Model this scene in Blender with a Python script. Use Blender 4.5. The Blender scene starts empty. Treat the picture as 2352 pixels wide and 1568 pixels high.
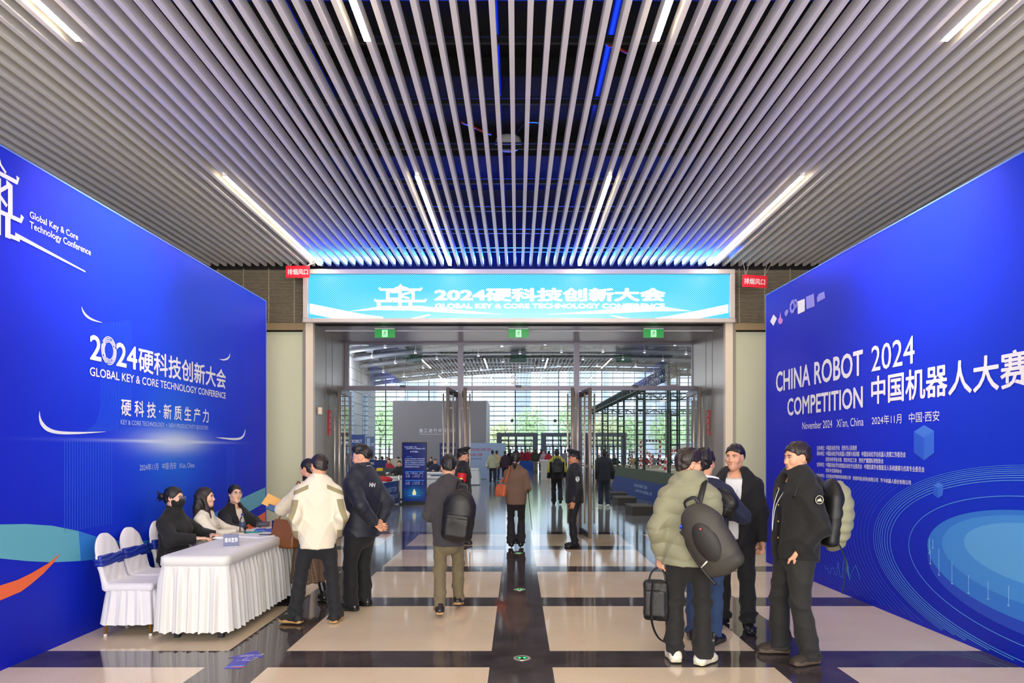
import bpy, math, random
import numpy as np
from mathutils import Vector, Matrix

SC = bpy.context.scene
COL = SC.collection
random.seed(7)
PI = math.pi

# ------------------------------------------------------------------ camera
CAM_H = 1.72
LENS = 25.0
FPX = LENS / 36.0 * 2352
VX, VY = 1188.0, 1030.0
cam_d = bpy.data.cameras.new('camera')
cam_d.lens = LENS
cam_d.sensor_width = 36
cam_d.shift_x = -(VX - 1176) / 2352
cam_d.shift_y = (VY - 784) / 2352
cam_d.clip_end = 400
cam = bpy.data.objects.new('camera', cam_d)
cam.location = (0, 0, CAM_H)
cam.rotation_euler = (PI / 2, 0, 0)
COL.objects.link(cam)
SC.camera = cam

# ------------------------------------------------------------------ render look
SC.view_settings.view_transform = 'Standard'
SC.view_settings.look = 'None'
SC.view_settings.exposure = 0.28
SC.view_settings.gamma = 1.0
SC.view_settings.use_curve_mapping = False
try:
    SC.cycles.use_denoising = True
    SC.cycles.max_bounces = 7
    SC.cycles.diffuse_bounces = 3
    SC.cycles.glossy_bounces = 3
    SC.cycles.transparent_max_bounces = 12
    SC.cycles.caustics_reflective = False
    SC.cycles.caustics_refractive = False
    SC.cycles.sample_clamp_indirect = 4.0
except Exception:
    pass

# ------------------------------------------------------------------ sky (overcast daylight)
world = bpy.data.worlds.new('World')
SC.world = world
world.use_nodes = True
wn = world.node_tree.nodes
wn['Background'].inputs[0].default_value = (0.80, 0.90, 1.0, 1)
wn['Background'].inputs[1].default_value = 2.2


def lamp(kind, name, loc, power, color=(1, 1, 1), size=0.1, target=None, **kw):
    d = bpy.data.lights.new(name, kind)
    d.energy = power
    d.color = color
    if kind == 'AREA':
        d.shape = 'RECTANGLE'
        d.size = size[0]
        d.size_y = size[1]
    else:
        d.shadow_soft_size = size
    for k, v in kw.items():
        setattr(d, k, v)
    o = bpy.data.objects.new(name, d)
    o.location = loc
    if target is not None:
        o.rotation_euler = (Vector(target) - Vector(loc)).to_track_quat('-Z', 'Y').to_euler()
    COL.objects.link(o)
    return o


# added spots without fixtures, to brighten the upper part of both banners
for sx in (-1, 1):
    lamp('SPOT', 'added_banner_spot', (sx * 2.55, 6.7, 4.84), 380, (1.0, 0.80, 0.83), 0.10,
         target=(sx * 3.95, 6.9, 3.75), spot_size=math.radians(84), spot_blend=1.0)
# blue light line along the top of the screen housing
lamp('AREA', 'blue_light_line', (0.03, 12.52, 5.03), 1000, (0.004, 0.04, 1.0), (6.8, 0.12), target=(0.03, 9.6, 4.80), spread=math.radians(36))
# added area lamp behind the camera, standing in for assumed entrance daylight
lamp('AREA', 'added_daylight_lamp', (0, -5.6, 2.5), 1150, (1.0, 0.95, 0.86), (11.0, 4.6), target=(0, 0, 2.3))
# added point lamps filling the hall, kept aside so the floor doesn't mirror them
HALL_FILLS = [(-8, 19), (8.5, 19), (-10, 26), (11, 26), (18, 27), (-11, 34), (14, 34), (-11.4, 42), (16, 42), (-11.4, 50), (19, 51)]
for x, y in HALL_FILLS:
    lamp('POINT', 'hall_fill_light', (x, y, 7.1), 430, (0.97, 0.98, 1.0), 0.36)


# ------------------------------------------------------------------ helpers
def P(px, py, Z):
    """world point seen at a photo pixel at depth Z"""
    return Vector(((px - VX) / FPX * Z, Z, CAM_H + (VY - py) / FPX * Z))


def lin(h):
    if isinstance(h, str):
        h = h.lstrip('#')
        c = [int(h[i:i + 2], 16) / 255 for i in (0, 2, 4)]
    else:
        c = h
    return tuple(x / 12.92 if x <= 0.04045 else ((x + 0.055) / 1.055) ** 2.4 for x in c)


MATS = {}


def mat(name, color='#808080', rough=0.5, metal=0.0, emit=None, estr=0.0, noise=0.0, nscale=20.0, bump=0.0, bscale=60.0,
        spec=None, sheen=0.0, coat=0.0, alpha=1.0, weave=0.0):
    if name in MATS:
        return MATS[name]
    m = bpy.data.materials.new(name)
    MATS[name] = m
    m.use_nodes = True
    nt = m.node_tree
    b = nt.nodes['Principled BSDF']
    c = lin(color)
    b.inputs['Base Color'].default_value = (*c, 1)
    b.inputs['Roughness'].default_value = rough
    b.inputs['Metallic'].default_value = metal
    if spec is not None:
        b.inputs['Specular IOR Level'].default_value = spec
    if sheen:
        b.inputs['Sheen Weight'].default_value = sheen
    if coat:
        b.inputs['Coat Weight'].default_value = coat
        b.inputs['Coat Roughness'].default_value = 0.05
    if emit is not None:
        b.inputs['Emission Color'].default_value = (*lin(emit), 1)
        b.inputs['Emission Strength'].default_value = estr
    tc = None
    if noise or bump or weave:
        tc = nt.nodes.new('ShaderNodeTexCoord')
    if noise:
        n = nt.nodes.new('ShaderNodeTexNoise')
        n.inputs['Scale'].default_value = nscale
        n.inputs['Detail'].default_value = 4
        nt.links.new(tc.outputs['Object'], n.inputs['Vector'])
        mx = nt.nodes.new('ShaderNodeMix')
        mx.data_type = 'RGBA'
        mx.inputs[6].default_value = (*[x * (1 - noise) for x in c], 1)
        mx.inputs[7].default_value = (*[min(1, x * (1 + noise)) for x in c], 1)
        nt.links.new(n.outputs['Fac'], mx.inputs[0])
        nt.links.new(mx.outputs[2], b.inputs['Base Color'])
    if bump:
        n2 = nt.nodes.new('ShaderNodeTexNoise')
        n2.inputs['Scale'].default_value = bscale
        n2.inputs['Detail'].default_value = 3
        nt.links.new(tc.outputs['Object'], n2.inputs['Vector'])
        bp = nt.nodes.new('ShaderNodeBump')
        bp.inputs['Strength'].default_value = bump
        bp.inputs['Distance'].default_value = 0.01
        nt.links.new(n2.outputs['Fac'], bp.inputs['Height'])
        nt.links.new(bp.outputs['Normal'], b.inputs['Normal'])
    return m


def glass_mat(name, tint=(1, 1, 1), refl=0.5, rough=0.0):
    """thin clear pane: what lies behind shows, with a fresnel mirror on top"""
    m = bpy.data.materials.new(name)
    MATS[name] = m
    m.use_nodes = True
    nt = m.node_tree
    nt.nodes.remove(nt.nodes['Principled BSDF'])
    out = nt.nodes['Material Output']
    tr = nt.nodes.new('ShaderNodeBsdfTransparent')
    tr.inputs[0].default_value = (*tint, 1)
    gl = nt.nodes.new('ShaderNodeBsdfGlossy')
    gl.inputs['Roughness'].default_value = rough
    fr = nt.nodes.new('ShaderNodeFresnel')
    fr.inputs[0].default_value = 1.5
    mu = nt.nodes.new('ShaderNodeMath')
    mu.operation = 'MULTIPLY'
    mu.inputs[1].default_value = refl
    mx = nt.nodes.new('ShaderNodeMixShader')
    nt.links.new(fr.outputs[0], mu.inputs[0])
    nt.links.new(mu.outputs[0], mx.inputs[0])
    nt.links.new(tr.outputs[0], mx.inputs[1])
    nt.links.new(gl.outputs[0], mx.inputs[2])
    nt.links.new(mx.outputs[0], out.inputs[0])
    return m


class NB:
    """tiny node-expression builder"""

    def __init__(s, m):
        s.nt = m.node_tree
        s.N = s.nt.nodes
        s.b = s.N['Principled BSDF']

    def sock(s, v, inp):
        if isinstance(v, (int, float)):
            inp.default_value = v
        else:
            s.nt.links.new(v, inp)

    def m(s, op, a, b=0.0, c=None):
        n = s.N.new('ShaderNodeMath')
        n.operation = op
        s.sock(a, n.inputs[0])
        s.sock(b, n.inputs[1])
        if c is not None:
            s.sock(c, n.inputs[2])
        return n.outputs[0]

    def xyz(s, kind='Object'):
        tc = s.N.new('ShaderNodeTexCoord')
        sp = s.N.new('ShaderNodeSeparateXYZ')
        s.nt.links.new(tc.outputs[kind], sp.inputs[0])
        s.tc = tc.outputs[kind]
        return sp.outputs[0], sp.outputs[1], sp.outputs[2]

    def mix(s, f, a, b):
        n = s.N.new('ShaderNodeMix')
        n.data_type = 'RGBA'
        s.sock(f, n.inputs[0])
        for v, i in ((a, 6), (b, 7)):
            if isinstance(v, tuple):
                n.inputs[i].default_value = (*v, 1)
            else:
                s.nt.links.new(v, n.inputs[i])
        return n.outputs[2]

    def noise(s, scale, detail=3, vec=None, rough=0.5):
        n = s.N.new('ShaderNodeTexNoise')
        n.inputs['Scale'].default_value = scale
        n.inputs['Detail'].default_value = detail
        n.inputs['Roughness'].default_value = rough
        s.nt.links.new(vec if vec is not None else s.tc, n.inputs['Vector'])
        return n.outputs['Fac']

    def ramp(s, v, a, b):
        n = s.N.new('ShaderNodeMapRange')
        s.sock(v, n.inputs[0])
        n.inputs[1].default_value = a
        n.inputs[2].default_value = b
        return n.outputs[0]

    def bump(s, h, strength, dist=0.01):
        n = s.N.new('ShaderNodeBump')
        n.inputs['Strength'].default_value = strength
        n.inputs['Distance'].default_value = dist
        s.nt.links.new(h, n.inputs['Height'])
        s.nt.links.new(n.outputs[0], s.b.inputs['Normal'])


def props(o, label=None, cat=None, group=None, kind=None):
    if label:
        o['label'] = label
    if cat:
        o['category'] = cat
    if group:
        o['group'] = group
    if kind:
        o['kind'] = kind
    return o


def thing(name, label, cat, loc=(0, 0, 0), rz=0.0, group=None, kind=None):
    o = bpy.data.objects.new(name, None)
    o.empty_display_size = 0.1
    COL.objects.link(o)
    o.location = loc
    o.rotation_euler = (0, 0, rz)
    return props(o, label, cat, group, kind)


def link(name, me, parent=None):
    o = bpy.data.objects.new(name, me)
    COL.objects.link(o)
    if parent is not None:
        o.parent = parent
    return o


def dup(root, loc=None, rz=None, label=None):
    def cp(o, par):
        c = o.copy()
        COL.objects.link(c)
        c.parent = par
        for ch in list(o.children):
            cp(ch, c)
        return c
    r = cp(root, None)
    if loc is not None:
        r.location = loc
    if rz is not None:
        r.rotation_euler = (0, 0, rz)
    if label:
        r['label'] = label
    return r


class MB:
    """collects shapes and links them as ONE mesh object"""

    def __init__(s):
        s.v, s.f, s.mi = [], [], []
        s.cur = 0

    def add(s, vs, fs):
        n = len(s.v)
        s.v += [tuple(v) for v in vs]
        s.f += [tuple(i + n for i in f) for f in fs]
        s.mi += [s.cur] * len(fs)
        return s

    def box(s, c, d, M=None):
        hx, hy, hz = d[0] / 2, d[1] / 2, d[2] / 2
        vs = [Vector((x * hx, y * hy, z * hz)) for x in (-1, 1) for y in (-1, 1) for z in (-1, 1)]
        if M is not None:
            vs = [M @ v for v in vs]
        vs = [v + Vector(c) for v in vs]
        return s.add(vs, [(0, 1, 3, 2), (4, 6, 7, 5), (0, 4, 5, 1), (2, 3, 7, 6), (0, 2, 6, 4), (1, 5, 7, 3)])

    def span(s, x0, x1, y0, y1, z0, z1):
        return s.box(((x0 + x1) / 2, (y0 + y1) / 2, (z0 + z1) / 2), (abs(x1 - x0), abs(y1 - y0), abs(z1 - z0)))

    def bar(s, a, b, w, h=None):
        """square bar from a to b"""
        a, b = Vector(a), Vector(b)
        d = b - a
        q = d.to_track_quat('Z', 'Y').to_matrix()
        return s.box((a + b) / 2, (w, h or w, d.length), q)

    def prism(s, pts, y0, y1, ax=(Vector((1, 0, 0)), Vector((0, 0, 1)), Vector((0, 1, 0))), o=Vector((0, 0, 0))):
        """polygon pts (u,v) extruded along the third axis"""
        n = len(pts)
        vs = [o + ax[0] * u + ax[1] * v + ax[2] * y0 for u, v in pts] + [o + ax[0] * u + ax[1] * v + ax[2] * y1 for u, v in pts]
        fs = [tuple(range(n)), tuple(range(2 * n - 1, n - 1, -1))]
        fs += [(i, i + n, (i + 1) % n + n, (i + 1) % n) for i in range(n)]
        return s.add(vs, fs)

    def tube(s, path, r, seg=8, caps=True, flat=None):
        path = [Vector(p) for p in path]
        n = len(path)
        rs = r if isinstance(r, (list, tuple)) else [r] * n
        vs, fs = [], []
        up = None
        for i, p in enumerate(path):
            t = (path[min(i + 1, n - 1)] - path[max(i - 1, 0)]).normalized()
            if up is None:
                up = t.orthogonal().normalized()
                if flat is not None:
                    up = Vector(flat)
            u = (up - t * up.dot(t))
            u = u.normalized() if u.length > 1e-6 else t.orthogonal().normalized()
            if flat is None:
                up = u
            w = t.cross(u)
            ru, rw = (rs[i], rs[i]) if not isinstance(rs[i], tuple) else rs[i]
            for k in range(seg):
                a = 2 * PI * k / seg
                vs.append(p + u * math.cos(a) * ru + w * math.sin(a) * rw)
        for i in range(n - 1):
            for k in range(seg):
                k2 = (k + 1) % seg
                fs.append((i * seg + k, i * seg + k2, (i + 1) * seg + k2, (i + 1) * seg + k))
        if caps:
            fs.append(tuple(range(seg - 1, -1, -1)))
            fs.append(tuple((n - 1) * seg + k for k in range(seg)))
        return s.add(vs, fs)

    def lathe(s, prof, c=(0, 0, 0), seg=24, M=None):
        vs, fs = [], []
        for r, z in prof:
            for k in range(seg):
                a = 2 * PI * k / seg
                v = Vector((r * math.cos(a), r * math.sin(a), z))
                vs.append((M @ v if M is not None else v) + Vector(c))
        for i in range(len(prof) - 1):
            for k in range(seg):
                k2 = (k + 1) % seg
                fs.append((i * seg + k, i * seg + k2, (i + 1) * seg + k2, (i + 1) * seg + k))
        fs.append(tuple(range(seg - 1, -1, -1)))
        fs.append(tuple((len(prof) - 1) * seg + k for k in range(seg)))
        return s.add(vs, fs)

    def build(s, name, m, parent=None, smooth=False, bevel=0.0):
        me = bpy.data.meshes.new(name)
        me.from_pydata(s.v, [], s.f)
        for x in (m if isinstance(m, (list, tuple)) else [m]):
            me.materials.append(x)
        if len(set(s.mi)) > 1:
            me.polygons.foreach_set('material_index', s.mi)
        if smooth:
            me.polygons.foreach_set('use_smooth', [True] * len(me.polygons))
        me.update()
        o = link(name, me, parent)
        if bevel:
            b = o.modifiers.new('b', 'BEVEL')
            b.width = bevel
            b.segments = 2
            b.limit_method = 'ANGLE'
        return o


# ------------------------------------------------------------------ lettering
def text_mesh(s, bold=0.0, space=1.0):
    cu = bpy.data.curves.new('txt', 'FONT')
    cu.body = s
    cu.space_character = space
    cu.resolution_u = 3
    o = bpy.data.objects.new('txt', cu)
    me = bpy.data.meshes.new_from_object(o)
    bpy.data.objects.remove(o)
    bpy.data.curves.remove(cu)
    return me


CAPH = 0.727


def lettering(s, m, parent, o, ex, ez, w, h, cap=True, bold=0.0, space=1.0, name='lettering', slant=0.0):
    """text s fitted to width w and cap height (or box height) h; o = lower left point, parent space"""
    me = text_mesh(s, bold, space)
    n = len(me.vertices)
    a = np.empty(n * 3)
    me.vertices.foreach_get('co', a)
    a = a.reshape(-1, 3)
    x0, x1, y0, y1 = a[:, 0].min(), a[:, 0].max(), a[:, 1].min(), a[:, 1].max()
    u = (a[:, 0] - x0) / (x1 - x0) * w
    v = a[:, 1] / CAPH * h if cap else (a[:, 1] - y0) / (y1 - y0) * h
    u = u + v * slant
    o, ex, ez = np.array(o), np.array(ex), np.array(ez)
    a = o + u[:, None] * ex + v[:, None] * ez
    me.vertices.foreach_set('co', a.ravel())
    if bold:
        em = (w / (x1 - x0))
        em2 = abs(h) / (CAPH if cap else (y1 - y0))
        nv = np.cross(ex, ez)
        fs = [tuple(p.vertices) for p in me.polygons]
        V, F = [], []
        for k, (du, dv) in enumerate([(0, 0)] + [(math.cos(q * PI / 4), math.sin(q * PI / 4)) for q in range(8)]):
            q = a + ex * du * bold * em * .9 + ez * dv * bold * em2 * .9 + nv * .00008 * k
            F += [tuple(i + len(V) for i in f) for f in fs]
            V += [tuple(r) for r in q]
        me = bpy.data.meshes.new(name)
        me.from_pydata(V, [], F)
    me.materials.clear()
    me.materials.append(m)
    me.name = name
    me.update()
    return link(name, me, parent)


class Panel:
    """a vertical printed plane: origin, reading direction ex (unit), up Z; maps photo pixels to local (s, z)"""

    def __init__(p, O, ex):
        p.O, p.ex = Vector(O), Vector(ex).normalized()
        p.ey = Vector((0, 0, 1)).cross(p.ex)
        p.rz = math.atan2(p.ex.y, p.ex.x)

    def sz(p, px, py):
        d = Vector(((px - VX) / FPX, 1, (VY - py) / FPX))
        C = Vector((0, 0, CAM_H))
        t = (p.O - C).dot(p.ey) / d.dot(p.ey)
        h = C + d * t - p.O
        return h.dot(p.ex), h.z

    def poly(p, pts, name, m, parent, off):
        q = [p.sz(*a) for a in pts]
        return MB().prism(q, -off, -off + 0.001).build(name, m, parent)

    def text(p, s, xl, xr, yt, yb, m, parent, off=0.004, **kw):
        """left end pixel column xl with cap top yt and baseline yb; right end column xr"""
        s0, z1 = p.sz(xl, yt)
        _, z0 = p.sz(xl, yb)
        s1, _ = p.sz(xr, yb)
        return lettering(s, m, parent, (s0, -off, z0), (1, 0, 0), (0, 0, 1), s1 - s0, z1 - z0, **kw)


def strip(pts, wid, name=None):
    """polyline with varying widths -> polygon outline (2D)"""
    L, R = [], []
    n = len(pts)
    for i, (x, y) in enumerate(pts):
        a, b = pts[max(i - 1, 0)], pts[min(i + 1, n - 1)]
        dx, dy = b[0] - a[0], b[1] - a[1]
        l = math.hypot(dx, dy) or 1
        w = wid[i] if isinstance(wid, (list, tuple)) else wid
        L.append((x - dy / l * w / 2, y + dx / l * w / 2))
        R.append((x + dy / l * w / 2, y - dx / l * w / 2))
    return L + R[::-1]


def smooth_line(pts, n=8):
    out = []
    for i in range(len(pts) - 1):
        p0, p1, p2, p3 = (pts[max(i - 1, 0)], pts[i], pts[i + 1], pts[min(i + 2, len(pts) - 1)])
        for k in range(n):
            t = k / n
            out.append(tuple(0.5 * (2 * b + (c - a) * t + (2 * a - 5 * b + 4 * c - d) * t * t + (3 * b - a - 3 * c + d) * t ** 3)
                             for a, b, c, d in zip(p0, p1, p2, p3)))
    out.append(tuple(pts[-1]))
    return out


WHITE = mat('white_print', '#eeeef8', 0.45)
BLACK = mat('black_plastic', '#141417', 0.4)
STEEL = mat('brushed_steel', '#d3c9ba', 0.3, 0.65)
# ================================================================== SETTING
ZP, ZD = 12.43, 14.78          # portal front, door plane
CEIL = 4.90

# ---- floor: granite grid in the passage, grey polished tiles in the hall
m_floor = mat('granite_floor', '#b0a8a0', 0.1)
b = NB(m_floor)
x, y, z = b.xyz()


def band(v, start, period, width):
    f = b.m('WRAP', b.m('SUBTRACT', v, start), period, 0.0)
    return b.m('LESS_THAN', f, width)


wx = band(x, 0.277, 2.24, 1.745)
wy = band(y, 6.05, 2.175, 1.72)
white = b.m('MULTIPLY', wx, wy)
speck = b.noise(140, 4, rough=0.7)
big = b.noise(2.2, 3)
wcol = b.mix(b.ramp(speck, 0.34, 0.62), lin('#c6aa86'), lin('#f4e4c8'))
wcol = b.mix(b.ramp(big, 0.3, 0.8), wcol, lin('#ead9be'))
dcol = b.mix(b.ramp(b.noise(3.0, 6, rough=0.65), 0.3, 0.75), lin('#332d2e'), lin('#5c5354'))
c = b.mix(white, dcol, wcol)
hall = b.m('GREATER_THAN', y, ZD - 0.02)
jx = b.m('LESS_THAN', b.m('WRAP', x, 0.8, 0.0), 0.012)
jy = b.m('LESS_THAN', b.m('WRAP', y, 0.8, 0.0), 0.02)
hcol = b.mix(b.m('MAXIMUM', jx, jy), lin('#8b8988'), lin('#63615f'))
hcol = b.mix(b.ramp(b.noise(1.3, 3), 0.35, 0.7), hcol, lin('#7b7877'))
c = b.mix(hall, c, hcol)
m_floor.node_tree.links.new(c, b.b.inputs['Base Color'])
b.sock(b.m('ADD', b.m('ADD', 0.05, b.m('MULTIPLY', hall, .025)), b.m('MULTIPLY', b.noise(5, 3), 0.05)), b.b.inputs['Roughness'])
b.b.inputs['Specular IOR Level'].default_value = 0.62
b.bump(b.noise(1.6, 2), 0.018, 0.05)
fl = MB().add([(-14, -9, 0), (24, -9, 0), (24, 64, 0), (-14, 64, 0)], [(0, 1, 2, 3)]).build('floor', m_floor)
props(fl, kind='structure')

# ---- ceiling: dark plenum slab, pale metal baffles, black carrier rails
m_slab = mat('plenum_black', '#0a0b0e', 0.8)
m_baffle = mat('baffle_grey', '#f3f1ec', 0.40, 0.0, spec=0.5)
m_rail = mat('black_rail', '#0d0e12', 0.4)
ce = MB().span(-6.3, 6.3, -8, 12.6, 6.3, 6.5).build('ceiling', m_slab)
props(ce, kind='structure')
sl = MB().span(-0.0215, 0.0215, -8, 12.40, CEIL, CEIL + 0.105).build('slat', m_baffle, ce)
X0 = -1.163
first = True
for k in range(-36, 54):
    o = sl if first else sl.copy()
    if not first:
        COL.objects.link(o)
        o.parent = ce
    first = False
    o.location = (X0 + 0.14 * k, 0, 0)
for i, yy in enumerate(np.arange(-7.5, 12.3, 1.02)):
    r = MB().span(-6.2, 6.2, yy, yy + 0.03, CEIL + 0.107, CEIL + 0.15).span(-6.2, 6.2, yy + 0.06, yy + 0.075, CEIL + 0.19, CEIL + 0.205)
    r.build('carrier_rail', m_rail, ce)
# ducts and trays above the baffles
m_duct = mat('duct_dark', '#050609', 0.7, 0.0)
for i, (yy, w) in enumerate(((2.0, .5), (4.6, .8), (6.4, .4), (8.3, .9), (10.4, .6))):
    o = MB().span(-6.0, 6.0, yy, yy + w, 6.0 + .06 * (i % 2), 6.29).build('air_duct', m_duct)
    props(o, '%s black air duct running crosswise above the ceiling slats' % ['first', 'second', 'third', 'fourth', 'fifth'][i], 'duct', 'ducts above the slats')
for i, xx in enumerate((-2.2, -.22, .95, 2.7)):
    o = MB().tube([(xx, -6, 5.92), (xx, 12.3, 5.92)], 0.04, 8).build('sprinkler_pipe', m_duct, smooth=True)
    props(o, 'dark lengthwise pipe above the slats, number %s from the west side' % ['one', 'two', 'three', 'four'][i], 'pipe', 'pipes above the slats')
t = thing('ceiling_speaker', 'white rounded box with black cable hanging above the centre slats', 'speaker', (-.1, 8.05, 5.12))
MB().lathe([(.0, 0), (.12, .0), (.15, .03), (.14, .10), (.05, .14), (0, .14)], seg=20).build('housing', mat('white_plastic', '#d9d9de', 0.4), t, True)
MB().tube(smooth_line([(.05, 0, .13), (.2, .02, .3), (.42, 0, .26), (.5, 0, -.0)]), .014, 6).build('cable', BLACK, t, True)
m_orange = mat('orange_cable', '#d9451e', 0.5)
for i, pts in enumerate(([(-.6, 7.7, 5.25), (-.5, 7.9, 5.3), (-.38, 7.85, 5.22), (-.3, 8.1, 5.3)], [(.75, 6.1, 5.22), (.8, 6.3, 5.3), (.9, 6.2, 5.2), (1.02, 6.4, 5.27)])):
    props(MB().tube(smooth_line(pts), .012, 6).build('orange_cable', m_orange, smooth=True),
          ['orange cable loop beside the white ceiling speaker', 'red orange cable loop above the slats nearer the camera'][i], 'cable')

# ---- linear ceiling lights, in three rows of four
m_tube = mat('light_diffuser', '#ffffff', 0.5, emit='#ffe8c6', estr=48.0)
m_house = mat('light_housing', '#d8d8dc', 0.4)
L0 = None
rown = {0: 'far', 1: 'near'}
coln = ['outer west', 'inner west', 'inner east', 'outer east']
for r, (y0, y1) in enumerate(((8.27, 12.28), (1.52, 5.54), (-5.2, -1.2))):
    for k in range(4):
        loc = (X0 + 0.14 * 16 * (k - 1), y0, CEIL)
        if L0 is None:
            L0 = thing('linear_ceiling_light', 'x', 'ceiling light', loc, group='linear lights between the ceiling slats')
            MB().span(-.027, .027, 0, 4.01, -.012, .04).build('housing', m_house, L0)
            MB().span(-.024, .024, .01, 4.0, -.02, -.0125).build('diffuser', m_tube, L0)
            o = L0
        else:
            o = dup(L0, loc)
        o['label'] = 'linear ceiling light, %s of the row %s' % (
            coln[k], ['ending above the screen', 'cut by the photo top', 'behind the camera'][r])

# ---- side walls, wall around the portal
m_wallside = mat('side_wall', '#a9a59d', 0.6)
props(MB().span(-6.5, -6.3, -8, 12.6, 0, 6.4).build('wall_left', m_wallside), kind='structure')
props(MB().span(6.3, 6.5, -8, 12.6, 0, 6.4).build('wall_right', m_wallside), kind='structure')
m_dark = mat('dark_recess', '#2a2522', 0.7)
m_metal = mat('champagne_metal', '#a39d96', 0.34, 0.55)
m_cream = mat('cream_metal', '#e9dcc6', 0.35, 0.0, spec=0.4)
PX0, PX1 = -3.56, 3.63        # portal opening
for nm, xa, xb in (('wall_left.001', -6.3, -3.73), ('wall_right.001', 3.80, 6.3)):
    props(MB().span(xa, xb, 12.72, 12.92, 0, 6.4).build(nm, m_dark), kind='structure')
props(MB().span(-3.73, 3.8, 12.72, 12.9, 4.84, 6.4).build('wall_front.001', m_slab), kind='structure')
m_gp = mat('green_white_glass', '#d6d9c0', 0.12, noise=0.03, nscale=1.5, coat=0.3)
m_bronze = mat('bronze_strip', '#b79f7c', 0.3, 0.9)
m_louver = mat('louver_bronze', '#b0a490', 0.4, 0.3)
for sgn, xa, xb, side in ((-1, -6.3, -3.75, 'left'), (1, 3.82, 6.3, 'right')):
    t = thing('louver_grille', 'bronze louvre grille above the %s glass wall panel beside the screen' % side, 'grille', ((xa + xb) / 2, 12.60, 3.93))
    w = xb - xa
    lv = MB()
    for i in range(37):
        lv.box((0, 0, .02 + i * .0255), (w, .05, .011), Matrix.Rotation(.5, 3, 'X'))
    lv.build('louver_blades', m_louver, t)
    MB().span(-w / 2, w / 2, .05, .07, 0, .97).build('backing', mat('louver_backing', '#4d443a', .7), t)
    po = MB()
    for q in np.arange(-w / 2 + .1, w / 2, .45):
        po.span(q, q + .012, -.03, .05, 0, .97)
    po.build('frame', m_louver, t)
    o = MB().span(xa, xb, 12.50, 12.66, 3.84, 3.92).span(xa, xb, 12.46, 12.52, 3.80, 3.845).build('bronze_strip', [m_bronze], None)
    o.name = 'trim_%d' % (2 + (sgn > 0))
    props(o, kind='structure')
    t = thing('glass_wall_panel', 'pale green glass wall panel %s of the portal' % ('left' if sgn < 0 else 'right'), 'wall panel', ((xa + xb) / 2, 12.55, 0))
    MB().span(-w / 2, w / 2, 0, .04, .12, 3.78).build('glass_sheet', m_gp, t)
    MB().span(-w / 2, w / 2, -.01, .1, 0, .12).build('plinth', m_metal, t)

# portal: jambs with joints, soffit, groove
m_soff = mat('soffit_metal', '#9d98a0', 0.3, 0.35)
p = MB()
for xin, s in ((PX0, -1), (PX1, 1)):
    # cream front return
    p.cur = 1
    p.span(xin, xin + s * .13, ZP - .03, ZP + .09, 0, 3.92)
    p.cur = 0
    p.span(xin + s * .012, xin + s * .22, ZP + .09, ZP + .83, 0, 3.92)
    p.span(xin + s * .03, xin + s * .22, ZP + .83, ZP + .87, 0, 3.92)
    p.span(xin + s * .012, xin + s * .22, ZP + .87, ZP + 1.28, 0, 3.92)
    p.span(xin + s * .03, xin + s * .22, ZP + 1.28, ZP + 1.32, 0, 3.92)
    p.span(xin + s * .012, xin + s * .22, ZP + 1.32, ZD + .1, 0, 3.92)
p.cur = 2
p.span(PX0 - .2, PX1 + .2, ZP, ZP + .82, 3.92, 4.0)
p.span(PX0 - .2, PX1 + .2, ZP + .82, ZP + .88, 3.95, 4.0)
p.span(PX0 - .2, PX1 + .2, ZP + .88, ZD + .1, 3.92, 4.0)
p.cur = 3
p.span(PX0 - .2, PX1 + .2, ZP + .80, ZP + .83, 3.90, 3.925)
o = p.build('trim_1', [m_metal, m_cream, m_soff, m_house])
props(o, kind='structure')
props(MB().span(-14, -3.76, ZD - .1, ZD + .1, 0, 9.5).span(3.84, 24, ZD - .1, ZD + .1, 0, 9.5).span(-3.76, 3.84, ZD - .1, ZD + .1, 4.0, 9.5).build('wall_front', m_wallside), kind='structure')

# ---- doors: frame with mullions, transom panes, six open leaves
m_frame = mat('door_frame_grey', '#5d5762', 0.35, 0.5)
m_stile = mat('door_stile_metal', '#a89e94', 0.3, 0.5)
m_pane = glass_mat('transom_glass', (.93, .95, .97), 2.0)
m_pane2 = glass_mat('clear_glass', (.95, .97, .97), 0.45)
MX = [-3.557, -1.177, 1.231, 3.675]
f = MB()
f.span(-3.57, -3.50, ZD - .06, ZD + .06, 0, 3.92).span(3.63, 3.70, ZD - .06, ZD + .06, 0, 3.92)
f.span(-3.67, -3.57, ZD - .05, ZD + .05, 0, 3.92).span(3.70, 3.78, ZD - .05, ZD + .05, 0, 3.92)
for q in MX[1:3]:
    f.span(q - .055, q + .055, ZD - .08, ZD + .08, 0, 3.92)
f.span(-3.6, 3.7, ZD - .07, ZD + .07, 2.93, 3.02)
f.span(-3.6, 3.7, ZD - .05, ZD + .05, 3.885, 3.92)
fr = f.build('window_1', m_frame)
props(fr, kind='structure')
for i in range(3):
    MB().span(MX[i] + .05, MX[i + 1] - .05, ZD - .005, ZD + .005, 3.02, 3.89).build('pane', m_pane, fr)
    MB().span((MX[i] + MX[i + 1]) / 2 - .06, (MX[i] + MX[i + 1]) / 2 + .06, ZD - .09, ZD - .05, 2.98, 3.03).build('door_closer', BLACK, fr)


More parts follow.
